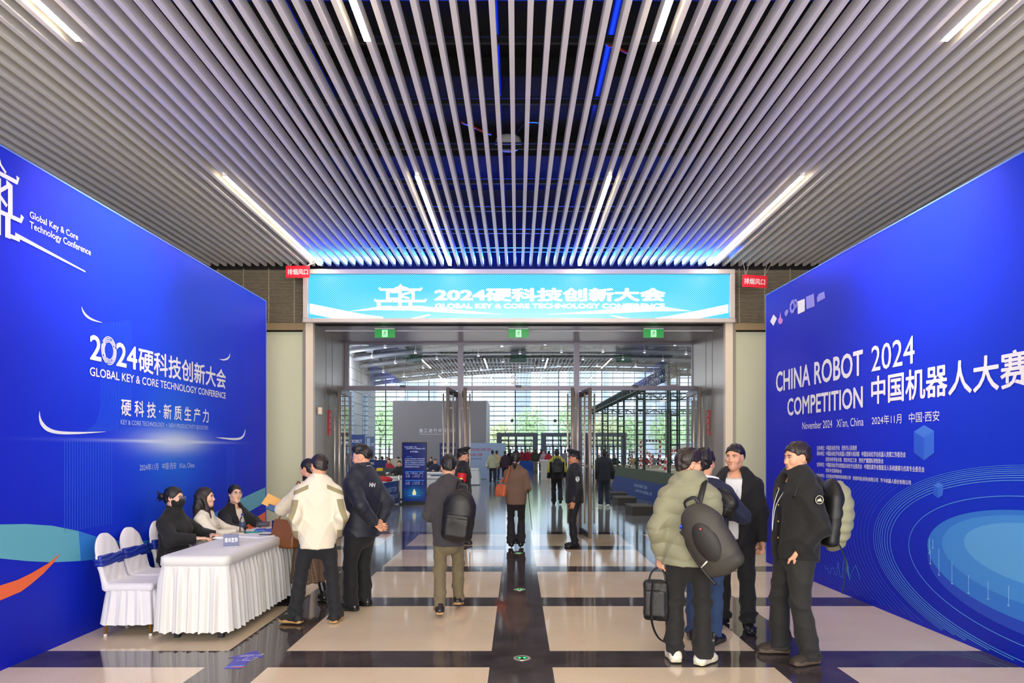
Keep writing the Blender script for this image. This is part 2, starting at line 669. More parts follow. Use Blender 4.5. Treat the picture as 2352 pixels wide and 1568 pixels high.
def leaf(i, hx, nx):
    """open door leaf from hinge x hx (door plane) to near edge x nx"""
    a, e = Vector((hx, ZD - .06, 0)), Vector((nx, ZD - 1.17, 0))
    d = (e - a)
    L = d.length
    o = thing('door_%d' % i, None, None, a, math.atan2(d.y, d.x), kind='structure')
    MB().span(0, L, -.022, .022, 2.78, 2.89).span(0, L, -.022, .022, .0, .10).span(0, .06, -.022, .022, .1, 2.78).build('leaf_frame', m_frame, o)
    MB().tube([(L - .02, 0, .0), (L - .02, 0, 2.89)], .036, 10).build('stile', m_stile, o, True)
    MB().span(.06, L - .05, -.006, .006, .1, 2.78).build('pane', m_pane2, o)
    for s in (-1, 1):
        h = MB().tube([(L - .06, s * .095, .28), (L - .06, s * .095, 2.78)], .016, 8)
        for zz in (.55, 2.5):
            h.tube([(L - .06, 0, zz), (L - .06, s * .095, zz)], .010, 6)
        h.build('pull_handle', STEEL, o, True)


for i, (hx, nx) in enumerate(((-3.45, -3.41), (-1.24, -1.33), (-1.12, -1.0), (1.175, 1.06), (1.30, 1.395), (3.52, 3.49))):
    leaf(i + 1, hx, nx)

# ---- small fittings of the portal
m_green = mat('exit_green', '#14853a', 0.3, emit='#12b040', estr=0.3)
m_greenl = mat('exit_bright', '#b8ffc8', 0.3, emit='#8cff9c', estr=0.9)
m_greend = mat('exit_pictogram', '#06501c', 0.4)
for i, px in enumerate((884, 1191, 1501)):
    c0 = P(px, 766, 12.95)
    t = thing('exit_sign', '%s of the three green exit signs under the portal soffit' % ['leftmost', 'middle', 'rightmost'][i], 'exit sign', c0, group='exit signs over the doors')
    MB().span(-.185, .185, -.006, .006, -.075, .08).build('sign_plate', m_green, t)
    MB().span(-.18, .18, -.025, .025, .08, .10).span(-.01, .01, -.01, .01, .1, .14).build('bracket', m_house, t)
    s = [-1, 0, 1][i]
    sx = 0.0
    MB().span(sx - .05, sx + .05, -.010, -.006, -.06, .065).build('pictogram_field', m_greenl, t)
    g = MB()
    g.lathe([(.0, -.001), (.010, -.001), (.010, .001), (0, .001)], (sx + .008, -.0115, .042), 10, Matrix.Rotation(PI / 2, 3, 'X'))
    for q in ([(.004, .03), (-.004, -.005)], [(-.004, -.005), (.018, -.022), (.012, -.045)], [(-.004, -.005), (-.018, -.025), (-.036, -.028)],
              [(.002, .026), (.022, .010), (.034, .014)], [(.002, .026), (-.018, .022), (-.026, .004)]):
        g.prism([(sx + u, v) for u, v in strip(q, .010)], -.0125, -.0105)
    g.build('running_man_pictogram', m_greend, t)
for i, px in enumerate((1036, 1348)):
    o = MB().box(P(px, 751, 13.0), (.19, .05, .05)).build('door_sensor', mat('sensor_white', '#c9c9d4', .4), bevel=.008)
    props(o, 'small white door sensor under the soffit %s the middle exit sign' % ['left of', 'right of'][i], 'sensor')
m_red = mat('red_sign', '#dc1430', 0.4)
for i, (xx, s) in enumerate(((PX0 - .008, 1), (PX1 + .008, -1))):
    t = thing('red_vertical_sign', 'narrow red vertical sign with white characters on the %s portal jamb' % ['left', 'right'][i], 'sign', (xx + s * .002, 13.52, 2.2), PI / 2 if s > 0 else -PI / 2)
    MB().span(-.10, .10, -.006, 0, -.23, .25).build('sign_plate', m_red, t)
    for k, ch in enumerate('消防通道'):
        lettering(ch, WHITE, t, (-.05, -.008, .12 - k * .115), (1, 0, 0), (0, 0, 1), .10, .09, cap=False, bold=.01)
o = MB().lathe([(0, 0), (.045, 0), (.045, .13), (0, .13)], (PX0 + .03, 12.72, 2.33), 14).build('wall_device', m_cream, smooth=False, bevel=.01)
props(o, 'small cream wall device on the left portal jamb', 'device')
for i, (px, py, Z, tilt) in enumerate(((684, 624, 11.9, 0), (1733, 646, 11.7, -.06))):
    c0 = P(px, py, Z)
    t = thing('hanging_red_sign', 'red hanging sign with white characters left of the screen' if i == 0 else 'red hanging sign with white characters right of the screen, slightly tilted', 'sign', c0, 0)
    t.rotation_euler = (0, -tilt, 0.0)
    MB().span(-.20, .20, -.004, .004, -.1, .1).build('sign_plate', m_red, t)
    lettering('排烟风口', WHITE, t, (-.17, -.006, -.05), (1, 0, 0), (0, 0, 1), .34, .095, cap=False, bold=.012)
    w = MB()
    for a, bx in ((-.15, -.05), (-.15, -.2), (.15, .24), (.15, .34)):
        w.tube([(a, 0, .09), (bx, .1, CEIL - c0.z)], .0025, 4)
    w.build('suspension_wire', mat('wire', '#c8c8cc', .4), t)

# ---- LED screen over the doors
t = thing('led_screen', 'wide bright cyan screen with white conference lettering above the doors', 'screen', (0.03, ZP, 4.36))
W2, H2 = 3.655, .385
hs = MB()
hs.span(-3.74, 3.74, -.13, .0, .385, .466).span(-3.74, 3.74, -.13, 0, -.455, -.385).span(-3.74, -W2, -.13, 0, -.385, .385).span(W2, 3.74, -.13, 0, -.385, .385)
hs.build('housing_frame', mat('screen_frame', '#c9c2bd', .35, .2), t, bevel=.006)
MB().span(-3.7, 3.7, .0, .3, -.45, .46).build('housing', m_dark, t)
m_led = mat('led_cyan', '#001018', .5, emit='#20c8ff', estr=1.12)
b = NB(m_led)
x, y, z = b.xyz()
wob = b.m('MULTIPLY', b.noise(.55, 2), 60.0)
k = 2 * PI / .036
d1 = b.m('SINE', b.m('ADD', b.m('MULTIPLY', x, k), wob))
d2 = b.m('SINE', b.m('ADD', b.m('MULTIPLY', z, k), b.m('MULTIPLY', wob, .7)))
dots = b.ramp(b.m('MULTIPLY', d1, d2), -.5, .7)
col = b.mix(dots, lin('#0c92f2'), lin('#5fe6ff'))
# pale ground towards the lower middle of the picture shown on the screen
low = b.m('MULTIPLY', b.ramp(z, .12, -.38), b.ramp(b.m('ABSOLUTE', x), 3.6, 0.6))
col = b.mix(b.m('MULTIPLY', low, .65), col, lin('#c4fbff'))
m_led.node_tree.links.new(col, b.b.inputs['Emission Color'])
MB().span(-W2, W2, -.06, 0, -H2, H2).build('display', m_led, t)
m_ledw = mat('led_white', '#ffffff', .5, emit='#ffffff', estr=1.7)
m_ledp = mat('led_pale', '#c8faff', .5, emit='#b4f6ff', estr=1.0)
YT = -.062


def lx(px):
    return (px - 1192) / FPX * (ZP - .06) * 1.0


def lz(py):
    return CAM_H + (VY - py) / FPX * (ZP - .06) - 4.36


def led_poly(pts, mm, off=0.0, name='lit_shape'):
    MB().prism([(lx(a), lz(c)) for a, c in pts], YT - .001 - off, YT - off).build(name, mm, t)


sw = smooth_line([(712, 706), (760, 714), (830, 726), (880, 731)])
led_poly([(712, 699)] + [(a, c - 3 - 6 * (1 - i / len(sw))) for i, (a, c) in enumerate(sw)] + [(880, 731.5), (770, 731.5), (712, 720)], m_ledw)
led_poly([(1672, 699), (1610, 712), (1540, 725), (1500, 731.5), (1600, 731.5), (1672, 718)], m_ledw)
led_poly([(800, 715), (870, 704), (960, 702), (1060, 712), (1160, 722), (1060, 720), (940, 713), (860, 712)], m_ledp, .0)
led_poly([(1588, 714), (1530, 705), (1450, 703), (1380, 712), (1250, 722), (1400, 720), (1500, 715)], m_ledp, .0)
led_poly([(940, 731.5), (985, 722), (990, 723.5), (960, 731.5)], m_ledw)
led_poly([(1400, 723), (1450, 731.5), (1424, 731.5)], m_ledw)

LOGO = [  # strokes of the pavilion emblem, in the pixel grid of the photo crop
    ([(205, 136), (222, 164), (826, 164), (838, 136)], 34), ([(430, 148), (500, 122), (523, 84), (548, 122), (640, 148)], 20),
    ([(330, 180), (330, 320)], 50), ([(368, 200), (500, 200)], 30), ([(516, 186), (516, 440)], 50), ([(340, 300), (500, 300)], 30),
    ([(548, 240), (690, 198)], 28), ([(548, 268), (655, 296)], 28), ([(650, 192), (712, 192), (712, 330)], 46),
    ([(132, 312), (160, 335), (395, 335)], 34), ([(412, 336), (635, 336)], 34), ([(642, 335), (885, 335), (910, 308)], 34),
    ([(198, 340), (198, 440)], 52), ([(175, 426), (392, 426)], 32), ([(670, 335), (670, 440)], 52), ([(645, 426), (862, 426)], 32)]
lg = MB()
for i, (pts, w) in enumerate(LOGO):
    q = strip(pts, w)
    lg.prism([(lx(840 + a / 6.533), lz(640 + c / 6.533)) for a, c in q], YT - .003 - i * .0002, YT - .002)
lg.prism([(lx(840 + a / 6.533), lz(640 + c / 6.533)) for a, c in [(420, 152), (505, 122), (518, 84), (532, 84), (545, 122), (640, 152)]], YT - .004, YT - .003)
lg.build('pavilion_emblem', m_ledw, t)
lettering('2024硬科技创新大会', m_ledw, t, (lx(1000), YT - .003, lz(691)), (1, 0, 0), (0, 0, 1), lx(1526) - lx(1000), lz(664.5) - lz(693), cap=False, bold=.045)
lettering('GLOBAL KEY & CORE TECHNOLOGY CONFERENCE', m_ledw, t, (lx(1000), YT - .003, lz(707.5)), (1, 0, 0), (0, 0, 1), lx(1526) - lx(1000), lz(697) - lz(707.5), bold=.045)
# ================================================================== BANNERS
def banner_mat(name, c_dark, c_mid, c_bright, cx, glow=None):
    m = mat(name, '#0a2fd0', 0.5, spec=0.2)
    b = NB(m)
    x, y, z = b.xyz()
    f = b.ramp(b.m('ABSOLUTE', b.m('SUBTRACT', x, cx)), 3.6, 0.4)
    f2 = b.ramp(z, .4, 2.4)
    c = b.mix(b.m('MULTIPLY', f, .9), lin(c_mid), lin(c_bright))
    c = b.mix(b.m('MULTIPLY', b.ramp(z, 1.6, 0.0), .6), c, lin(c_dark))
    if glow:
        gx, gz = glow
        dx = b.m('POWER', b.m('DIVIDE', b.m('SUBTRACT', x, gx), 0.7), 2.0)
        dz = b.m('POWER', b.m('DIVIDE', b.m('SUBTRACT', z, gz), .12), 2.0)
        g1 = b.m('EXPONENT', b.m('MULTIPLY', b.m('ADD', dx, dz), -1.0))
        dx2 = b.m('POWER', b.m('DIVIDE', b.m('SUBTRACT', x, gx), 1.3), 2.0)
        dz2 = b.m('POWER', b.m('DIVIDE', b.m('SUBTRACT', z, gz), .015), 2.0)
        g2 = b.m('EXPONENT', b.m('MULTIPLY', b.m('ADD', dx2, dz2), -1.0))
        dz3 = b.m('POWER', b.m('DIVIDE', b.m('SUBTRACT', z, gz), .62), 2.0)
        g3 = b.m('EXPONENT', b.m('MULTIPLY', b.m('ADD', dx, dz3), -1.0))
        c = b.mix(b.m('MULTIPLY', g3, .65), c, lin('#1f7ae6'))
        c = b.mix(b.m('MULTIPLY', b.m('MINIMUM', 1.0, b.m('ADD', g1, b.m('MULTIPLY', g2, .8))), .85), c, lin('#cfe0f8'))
    m.node_tree.links.new(c, b.b.inputs['Base Color'])
    return m


PR_T = mat('print_teal', '#5fb0c8', .45)
PR_T2 = mat('print_blue_ribbon', '#2f7fd6', .45)
PR_O = mat('print_orange', '#f06a32', .45)
PR_C = mat('print_crescent', '#e6eefc', .45)
PR_L = mat('print_line', '#2f70e0', .45)
PR_LB = mat('print_line_bright', '#5a9ee8', .45)

# ---- left banner
LB = Panel((-4.0, 2.5, 0), (0, 1, 0))
t = thing('backdrop_banner', 'tall blue conference backdrop wall behind the registration table', 'banner', LB.O, LB.rz)
Ls = 11.32 - 2.5
gs, gz = LB.sz(402, 1014)
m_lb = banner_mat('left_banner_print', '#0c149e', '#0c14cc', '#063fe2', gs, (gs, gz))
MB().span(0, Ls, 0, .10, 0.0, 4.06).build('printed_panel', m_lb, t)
MB().span(Ls - .004, Ls + .01, -.004, .12, 0, 4.065).span(0, Ls, -.004, .12, 4.06, 4.075).build('edge_frame', mat('banner_edge', '#5a86e8', .4), t)
LB.poly([(-60, 1200), (0, 1204), (60, 1203), (120, 1207), (180, 1219), (232, 1236), (300, 1245), (300, 1275), (230, 1283), (180, 1288), (120, 1291), (60, 1288), (0, 1282), (-60, 1278)], 'printed_ribbon', PR_T, t, .002)
LB.poly([(180, 1219), (232, 1236), (300, 1245), (380, 1235), (460, 1195), (548, 1147), (609, 1119), (609, 1153), (568, 1177), (480, 1225), (400, 1262), (300, 1275), (230, 1283), (185, 1288)], 'printed_ribbon', PR_T2, t, .003)
LB.poly([(520, 1163), (548, 1147), (609, 1119), (609, 1153), (568, 1177), (530, 1197)], 'printed_ribbon', PR_T, t, .004)
LB.poly([(-40, 1360), (0, 1344), (40, 1331), (71, 1316), (110, 1293), (138, 1270), (120, 1294), (98, 1317), (70, 1341), (47, 1358), (0, 1378), (-40, 1392)], 'printed_swoosh', PR_O, t, .005)
LB.poly([(540, 1212), (570, 1197), (591, 1186), (609, 1175), (609, 1205), (575, 1222)], 'printed_swoosh', PR_O, t, .005)
for pts, w in (([(187, 704), (190, 714), (198, 725), (212, 734), (235, 741)], [0, 3, 5, 4, 0]), ([(90, 944), (91, 960), (97, 974), (110, 986), (135, 993), (180, 994), (245, 991)], [0, 4, 8, 9, 7, 5, 0]),
               ([(528, 811), (526, 819), (521, 824), (512, 826), (503, 824)], [0, 2.5, 4, 3, 0]), ([(563, 985), (560, 998), (552, 1006), (536, 1008), (512, 1006), (495, 1004)], [0, 3, 5, 5, 3, 0])):
    n = 6
    sp = smooth_line(pts, n)
    ww = np.interp(np.linspace(0, len(pts) - 1, len(sp)), range(len(pts)), w)
    LB.poly(strip(sp, list(ww)), 'printed_crescent', PR_C, t, .003)
ln = MB()
for px in list(range(148, 262, 6)) + list(range(522, 541, 4)):
    s0, zt = LB.sz(px, 1008 + (px - 148) * .05)
    ln.span(s0 - .002, s0 + .002, -.002, -.001, 0.98 if px < 300 else 1.05, zt)
for k in range(20):
    a = k * 3.6
    pts = smooth_line([(231 + a, 742 - k * .4), (232 + a, 880), (230 + a, 940), (218 + a * 1.1, 975), (196 + a * 1.5, 990)], 5)
    q = [LB.sz(*v) for v in pts]
    ln.prism(strip(q, .0026), -.002, -.001)
ln.build('printed_lines', PR_L, t)
# emblem upper left
lg = MB()
for i, (pts, w) in enumerate(LOGO):
    q = [LB.sz(-59 + (a - 130) * .1397, 0) for a, c in pts]
    q = [(s, 3.99 - .62 * (c - 80) / 360) for (s, _), (a, c) in zip(q, pts)]
    ww = w * .62 / 360 * .58
    lg.prism(strip(q, ww), -.005 - i * .0002, -.003)
s0, _ = LB.sz(34, 520)
s1, _ = LB.sz(195, 580)
lg.prism([(s0, 3.405), (s1, 3.35), (s1, 3.362), (s0, 3.44)], -.005, -.003)
lg.build('pavilion_emblem', WHITE, t)
LB.text('Global Key & Core', 67.2, 178, 483, 499, WHITE, t, bold=.012)
LB.text('Technology Conference', 67, 207.4, 506, 523, WHITE, t, bold=.012)
LB.text('2', 206.4, 231, 765.3, 823.8, WHITE, t, bold=.02)
LB.text('24', 266.8, 313.6, 783, 838.5, WHITE, t, bold=.02)
LB.text('硬科技创新大会', 317.3, 517.5, 797, 852, WHITE, t, cap=False, bold=.02)
s0, z1 = LB.sz(232.5, 774)
s1, z0 = LB.sz(266, 834)
rg = MB()
cx, cz, rx, rz_ = (s0 + s1) / 2, 2.678, (s1 - s0) / 2, .135
for k, (r, gaps) in enumerate(((1.0, (.3, 2.6, 4.4)), (.88, (1.2, 3.6)), (.76, (.5, 5.2)), (.64, (2.2, 4.0)))):
    for a0, a1 in zip(gaps, list(gaps[1:]) + [gaps[0] + 2 * PI]):
        arc = [(cx + rx * r * math.cos(a), cz + rz_ * r * math.sin(a)) for a in np.linspace(a0 + .12, a1 - .05, 14)]
        rg.prism(strip(arc, .008), -.005, -.003)
rg.build('ring_emblem', WHITE, t)
LB.text('GLOBAL KEY & CORE TECHNOLOGY CONFERENCE', 205.3, 517.5, 841, 861.7, WHITE, t, bold=.014)
LB.text('硬 科 技 · 新 质 生 产 力', 277.6, 478.5, 915, 953.5, WHITE, t, cap=False, bold=.018)
LB.text('KEY & CORE TECHNOLOGY  •  NEW PRODUCTIVITY BOOSTERS', 276.4, 477.4, 962.7, 974.2, mat('pale_print', '#b9cdf4', .45), t)
LB.text('2024年11月   中国·西安   Xi\'an, China', 320, 445.7, 1067, 1080, mat('pale_print', '#b9cdf4', .45), t)

# ---- right banner
RB = Panel((3.78, 10.8, 0), (0.0367, -1, 0))
t = thing('backdrop_banner', 'tall blue robot competition backdrop wall behind the talking men', 'banner', RB.O, RB.rz)
Rs = 8.6
gs, gz = RB.sz(2300, 1080)
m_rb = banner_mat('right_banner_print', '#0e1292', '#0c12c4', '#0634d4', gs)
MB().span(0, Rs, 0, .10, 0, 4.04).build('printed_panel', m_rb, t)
MB().span(-.01, .004, -.004, .12, 0, 4.045).span(0, Rs, -.004, .12, 4.04, 4.055).build('edge_frame', mat('banner_edge', '#5a86e8', .4), t)
RB.text('CHINA ROBOT', 1783.6, 1982, 853.6, 899, WHITE, t, bold=.022)
RB.text('COMPETITION', 1809.6, 1982, 914, 953.6, WHITE, t, bold=.022)
RB.text('2024', 2002.5, 2101.4, 793, 853, WHITE, t, bold=.004)
RB.text('中国机器人大赛', 2002.5, 2366, 866, 928, WHITE, t, cap=False, bold=.02)
RB.text('November 2024   Xi\'an, China', 1843.6, 1984, 968.6, 985.7, WHITE, t, bold=.0)
RB.text('2024年11月   中国·西安', 2003, 2158.6, 955, 976, WHITE, t, bold=.0, cap=False)
for s, xl, xr, yt, yb in (('主办单位：中国自动化学会   西安市人民政府', 1876.8, 1968.8, 1023, 1033.7),
                          ('承办单位：中国自动化学会机器人竞赛与培训部   中国自动化学会机器人竞赛工作委员会', 1876.8, 2081, 1035.6, 1046),
                          ('西安市科学技术局   西安市总工会   西安浐灞国际港管委会', 1897.4, 2030, 1049.5, 1059.3),
                          ('支持单位：中国自动化学会智能自动化专业委员会   中国仿真学会智能无人系统建模与仿真专业委员会', 1876.8, 2124.3, 1061, 1071),
                          ('西安市互联网协会', 1897.4, 1934, 1075, 1084),
                          ('协办单位：北京易动宇航科技有限公司   创首科技(深圳)有限公司   节卡机器人股份有限公司', 1876.8, 2093, 1086.5, 1096)):
    RB.text(s, xl, xr, yt, yb, WHITE, t, cap=False, bold=.006)
# sponsor marks, upper left corner
lv = mat('print_lavender', '#8d86ee', .45)
pk = mat('print_pink', '#c07ad8', .45)
RB.poly([(1777, 722), (1785, 731), (1777, 748), (1769.5, 738)], 'printed_mark', WHITE, t, .004)
RB.poly([(1793, 716), (1795, 730), (1799, 734), (1797, 742), (1792, 744.5), (1788, 740), (1788, 733), (1791, 729)], 'printed_mark', pk, t, .004)
RB.poly([(1803, 716), (1808, 710), (1812, 713), (1810, 720), (1806, 727), (1803, 722)], 'printed_mark', lv, t, .004)
s0, z0 = RB.sz(1821, 704)
s1, z1 = RB.sz(1829, 700)
g = MB()
for (sc, zc, r) in ((s0, z0, .085), (s1 - .02, z1 + .02, .06)):
    gear = [(sc + r * (1 + .16 * (k % 4 < 2)) * math.cos(2 * PI * k / 40), zc + r * (1 + .16 * (k % 4 < 2)) * math.sin(2 * PI * k / 40)) for k in range(40)]
    hole = [(sc + r * .5 * math.cos(2 * PI * k / 40), zc + r * .5 * math.sin(2 * PI * k / 40)) for k in range(40)]
    for k in range(40):
        k2 = (k + 1) % 40
        g.prism([gear[k], gear[k2], hole[k2], hole[k]], -.005, -.004)
g.build('printed_mark', lv, t)
RB.poly([(1832.5, 692), (1849, 685.5), (1849, 714), (1833, 721.5)], 'printed_mark', WHITE, t, .004)
RB.poly([(1852, 681.5), (1870, 674), (1872, 703), (1853, 710)], 'printed_mark', lv, t, .004)
RB.poly([(1877, 684), (1881, 675), (1894, 669), (1896, 684), (1878, 694)], 'printed_mark', lv, t, .004)
# cubes
for pts in ([(2123, 976), (2146, 989), (2123, 1005), (2099.5, 991)], [(2099.5, 991), (2123, 1005), (2123, 1057), (2099.5, 1039)], [(2146, 989), (2146, 1040), (2123, 1057), (2123, 1005)]):
    k = pts[0][0]
    RB.poly(pts, 'printed_cube', mat('print_cube_%d' % int(k), {2123: '#3f7be6', 2099: '#1f5ad8', 2146: '#2f6ce2'}[int(k)], .45), t, .003)
for pts, c in (([(2155, 1107), (2167, 1113), (2155, 1120), (2144.5, 1113)], 2123), ([(2144.5, 1113), (2155, 1120), (2155, 1143.5), (2145, 1136)], 2099), ([(2167, 1113), (2166, 1137), (2155, 1143.5), (2155, 1120)], 2146)):
    RB.poly(pts, 'printed_cube', MATS['print_cube_%d' % c], t, .003)
# glowing stage: ellipses in the print
ec = RB.sz(2352, 1245)


def ell(sc, zc, a, bb, n=72):
    return [(sc + a * math.cos(2 * PI * k / n), zc + bb * math.sin(2 * PI * k / n)) for k in range(n)]


def clip_s(pts):
    return [(min(max(s, .02), Rs - .02), min(max(z, .01), 4.0)) for s, z in pts]


sL, zL = RB.sz(2131, 1290)
sC = RB.sz(2340, 1300)[0] + .22
aD = sC - sL
zc = .80
for i, (a, bb, dz, c) in enumerate(((aD, .44, -.10, '#1444c8'), (aD, .44, 0.0, '#2c78dc'), (aD * .84, .35, .05, '#3f8ee4'), (aD * .62, .24, .10, '#58a4ea'))):
    MB().prism(clip_s(ell(sC, zc + dz, a, bb)), -.003 - i * .001, -.002 - i * .001).build('printed_stage', mat('print_stage_%d' % i, c, .45), t)
rl = MB()
for k, (f, w) in enumerate(((1.22, .006), (1.46, .006), (1.5, .006), (1.535, .006), (1.57, .005), (1.6, .005), (1.63, .004), (1.66, .0035), (1.69, .003))):
    e = ell(sC, zc - .04, aD * f, .44 * (f * 1.18 - .1), 96)
    for j in range(96):
        q = [e[j], e[(j + 1) % 96]]
        if min(v[1] for v in q) > .03 and max(v[0] for v in q) < Rs - .05 and min(v[0] for v in q) > .1:
            rl.prism(strip(q, w), -.0025, -.0015)
rl.build('printed_rings', PR_LB, t)
rl = MB()
for k in range(26):
    a = 1.78 + k * .055
    e = ell(sC, zc - .04, aD * a, .44 * (a * 1.2 - .1), 120)
    for j in range(120):
        q = [e[j], e[(j + 1) % 120]]
        if min(v[1] for v in q) > .03 and max(v[1] for v in q) < 1.45 and max(v[0] for v in q) < sC and min(v[0] for v in q) > .1:
            rl.prism(strip(q, .0025), -.0022, -.0014)
rl.build('printed_rings', PR_L, t)
# skyline drawing
sk = [RB.sz(*v) for v in ((1893, 1300), (1897, 1300), (1897, 1306), (1902, 1304), (1904, 1316), (1908, 1316), (1910, 1304), (1916, 1304), (1917, 1318), (1922, 1320), (1925, 1290), (1930, 1322), (1936, 1326), (1937, 1300), (1940, 1279), (1945, 1279),
                          (1945, 1310), (1949, 1300), (1952, 1332), (1958, 1310), (1966, 1298), (1972, 1316), (1976, 1330))]
MB().prism(strip(sk, .004), -.003, -.002).build('printed_skyline', PR_LB, t)
pin = MB()
for px, y0, y1 in ((2136, 1236, 1270), (2144, 1238, 1258), (2138, 1262, 1294), (2158, 1260, 1320), (2188, 1290, 1340), (2226, 1320, 1362), (2271, 1335, 1375), (2318, 1345, 1390)):
    s, za = RB.sz(px, y0)
    _, zb = RB.sz(px, y1)
    pin.span(s - .0022, s + .0022, -.006, -.005, zb, za)
    pin.prism(ell(s, zb, .016, .005, 12), -.006, -.005)
pin.build('printed_beams', mat('print_beam', '#8fc0f0', .45), t)
# ================================================================== THE HALL BEYOND THE DOORS
m_hwall = mat('hall_wall_panel', '#c9c8ca', .5)
m_hframe = mat('curtain_wall_frame', '#3d4652', .5, .3)
m_gclear = glass_mat('curtain_wall_glass', (.97, .99, 1.0), .35)
GY = 60.0


def roof_z(x, y):
    return 8.25 + .142 * (60 - y) - .0037 * (x - 6) ** 2


# side wall with tall windows
w = MB()
w.cur = 0
w.span(-12.3, -12.0, 15, 60.2, 0, 12)
w.cur = 1
for yy in (50.3, 55.2):
    w.span(-12.01, -11.98, yy, yy + 1.9, 0.4, 6.0)
w.cur = 2
for zz in np.arange(1.0, 9, .82):
    w.span(-12.004, -11.99, 15, 60, zz, zz + .03)
o = w.build('wall_left.002', [m_hwall, mat('wall_window_dark', '#6f8293', .1), m_hframe])
props(o, kind='structure')
props(MB().span(22, 22.3, 15, 60.2, 0, 12).build('wall_right.002', m_hwall), kind='structure')
# roof deck
n = 24
vs, fs = [], []
for i in range(n + 1):
    xx = -12.3 + 34.6 * i / n
    for yy in (15, 60.6):
        vs.append((xx, yy, roof_z(xx, yy) + .75))
for i in range(n):
    fs.append((2 * i, 2 * i + 2, 2 * i + 3, 2 * i + 1))
props(MB().add(vs, fs).build('roof', mat('roof_deck', '#474b55', .7)), kind='structure')
m_truss = mat('truss_white', '#80858d', .4)
words_ = ['nearest', 'second', 'third', 'fourth', 'fifth', 'sixth', 'seventh', 'farthest']
for i, yy in enumerate((45.5, 47.8, 50.0, 52.1, 54.2, 56.2, 58.1, 59.7)):
    t = thing('roof_truss', 'white arched tube truss under the hall roof, %s of the eight' % words_[i], 'truss', (0, yy, 0), group='arched roof trusses')
    xs = np.linspace(-12, 22, 30)
    MB().tube([(q, 0, roof_z(q, yy) + .1) for q in xs], .17, 8).build('lower_chord', m_truss, t, True)
    MB().tube([(q, .9, roof_z(q, yy) + .62) for q in xs], .08, 6).build('upper_chord', m_truss, t, True)
    wb = MB()
    for k in range(len(xs) - 1):
        wb.bar((xs[k], 0, roof_z(xs[k], yy) + .1), (xs[k + 1], .9, roof_z(xs[k + 1], yy) + .62), .06)
        if k % 2:
            wb.span(xs[k] - .25, xs[k] + .25, .1, .9, roof_z(xs[k], yy) + .45, roof_z(xs[k], yy) + .6)
    wb.build('web_member', m_truss, t)
m_bulb = mat('lamp_glow', '#ffffff', .5, emit='#ffffff', estr=9.0)
L0 = None
kk = 0
for i, yy in enumerate((46.6, 49, 51, 53.1, 55.2, 57.1, 59.0)):
    for j in range(10):
        xx = -10.4 + 3.1 * j + (i % 2) * 1.3
        zz = roof_z(xx, yy) - .30
        if L0 is None:
            L0 = thing('hall_spotlight', 'small bright spotlight hanging among the white roof trusses of the hall', 'spotlight', (xx, yy, zz), group='spotlights under the hall roof')
            MB().lathe([(.03, .22), (.09, .2), (.10, .02), (.09, 0)], seg=10).tube([(0, 0, .2), (0, 0, 1.06)], .015, 5).build('housing', m_house, L0)
            MB().lathe([(0, -.012), (.085, -.012), (.085, -.002), (0, -.002)], seg=10).build('lamp_glass', m_bulb, L0)
        else:
            dup(L0, (xx, yy, zz))
# curtain wall
f = MB()
for k in range(21):
    f.span(-12, 22, GY - .05, GY + .05, .45 + .4 * k, .45 + .4 * k + (.05 if k % 2 else .07))
for k in range(38):
    xx = -12 + .912 * k
    big_ = (k % 4 == 1)
    f.span(xx - (.05 if big_ else .014), xx + (.032 if big_ else .006), GY - .08, GY + .03, 0, 9)
fr = f.build('window_2', m_hframe)
props(fr, kind='structure')
MB().span(-12, 22, GY + .06, GY + .075, 0, 9).build('pane', m_gclear, fr)
# entrance portals in the curtain wall
m_port = mat('portal_grey', '#5e6573', .5, .2)
for i, xa in enumerate((-1.72, 2.0, 5.7)):
    p = MB()
    W = 3.45
    p.span(0, .42, -.3, 0, 0, 3.0).span(W - .42, W, -.3, 0, 0, 3.0).span(0, W, -.32, 0, 2.72, 3.05)
    for q in (.98, 1.66, 2.36):
        p.span(q - .05, q + .05, -.3, 0, 0, 2.72)
    for zz in (2.0, 2.36):
        pass
    p.span(.4, W - .4, -.3, 0, 2.33, 2.43).span(.4, W - .4, -.3, 0, 1.86, 2.0)
    for q in (.42, .70, 1.03, 1.32, 1.71, 2.01, 2.41, 2.72):
        p.span(q, q + .07, -.28, 0, 0, 1.9)
    o = p.build('door_%d' % (7 + i), m_port)
    o.location = (xa, GY - .1, 0)
    props(o, kind='structure')
    for k in range(4 if i else 0):
        MB().lathe([(0, 0), (.05, 0), (.05, .02), (0, .02)], (.5 + .75 * k, -.2, 2.70), 10).build('lamp', m_greenl, o)

# outside: plaza, trees, pale buildings; leaf and building colours lightened to suggest haze
props(MB().add([(-90, 64, -.05), (120, 64, -.05), (120, 260, -.05), (-90, 260, -.05)], [(0, 1, 2, 3)]).build('ground', mat('plaza', '#d4d6d6', .8)), kind='structure')
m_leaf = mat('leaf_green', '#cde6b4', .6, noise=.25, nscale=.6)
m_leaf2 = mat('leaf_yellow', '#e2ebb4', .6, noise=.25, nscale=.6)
m_bark = mat('bark', '#6d6255', .8)


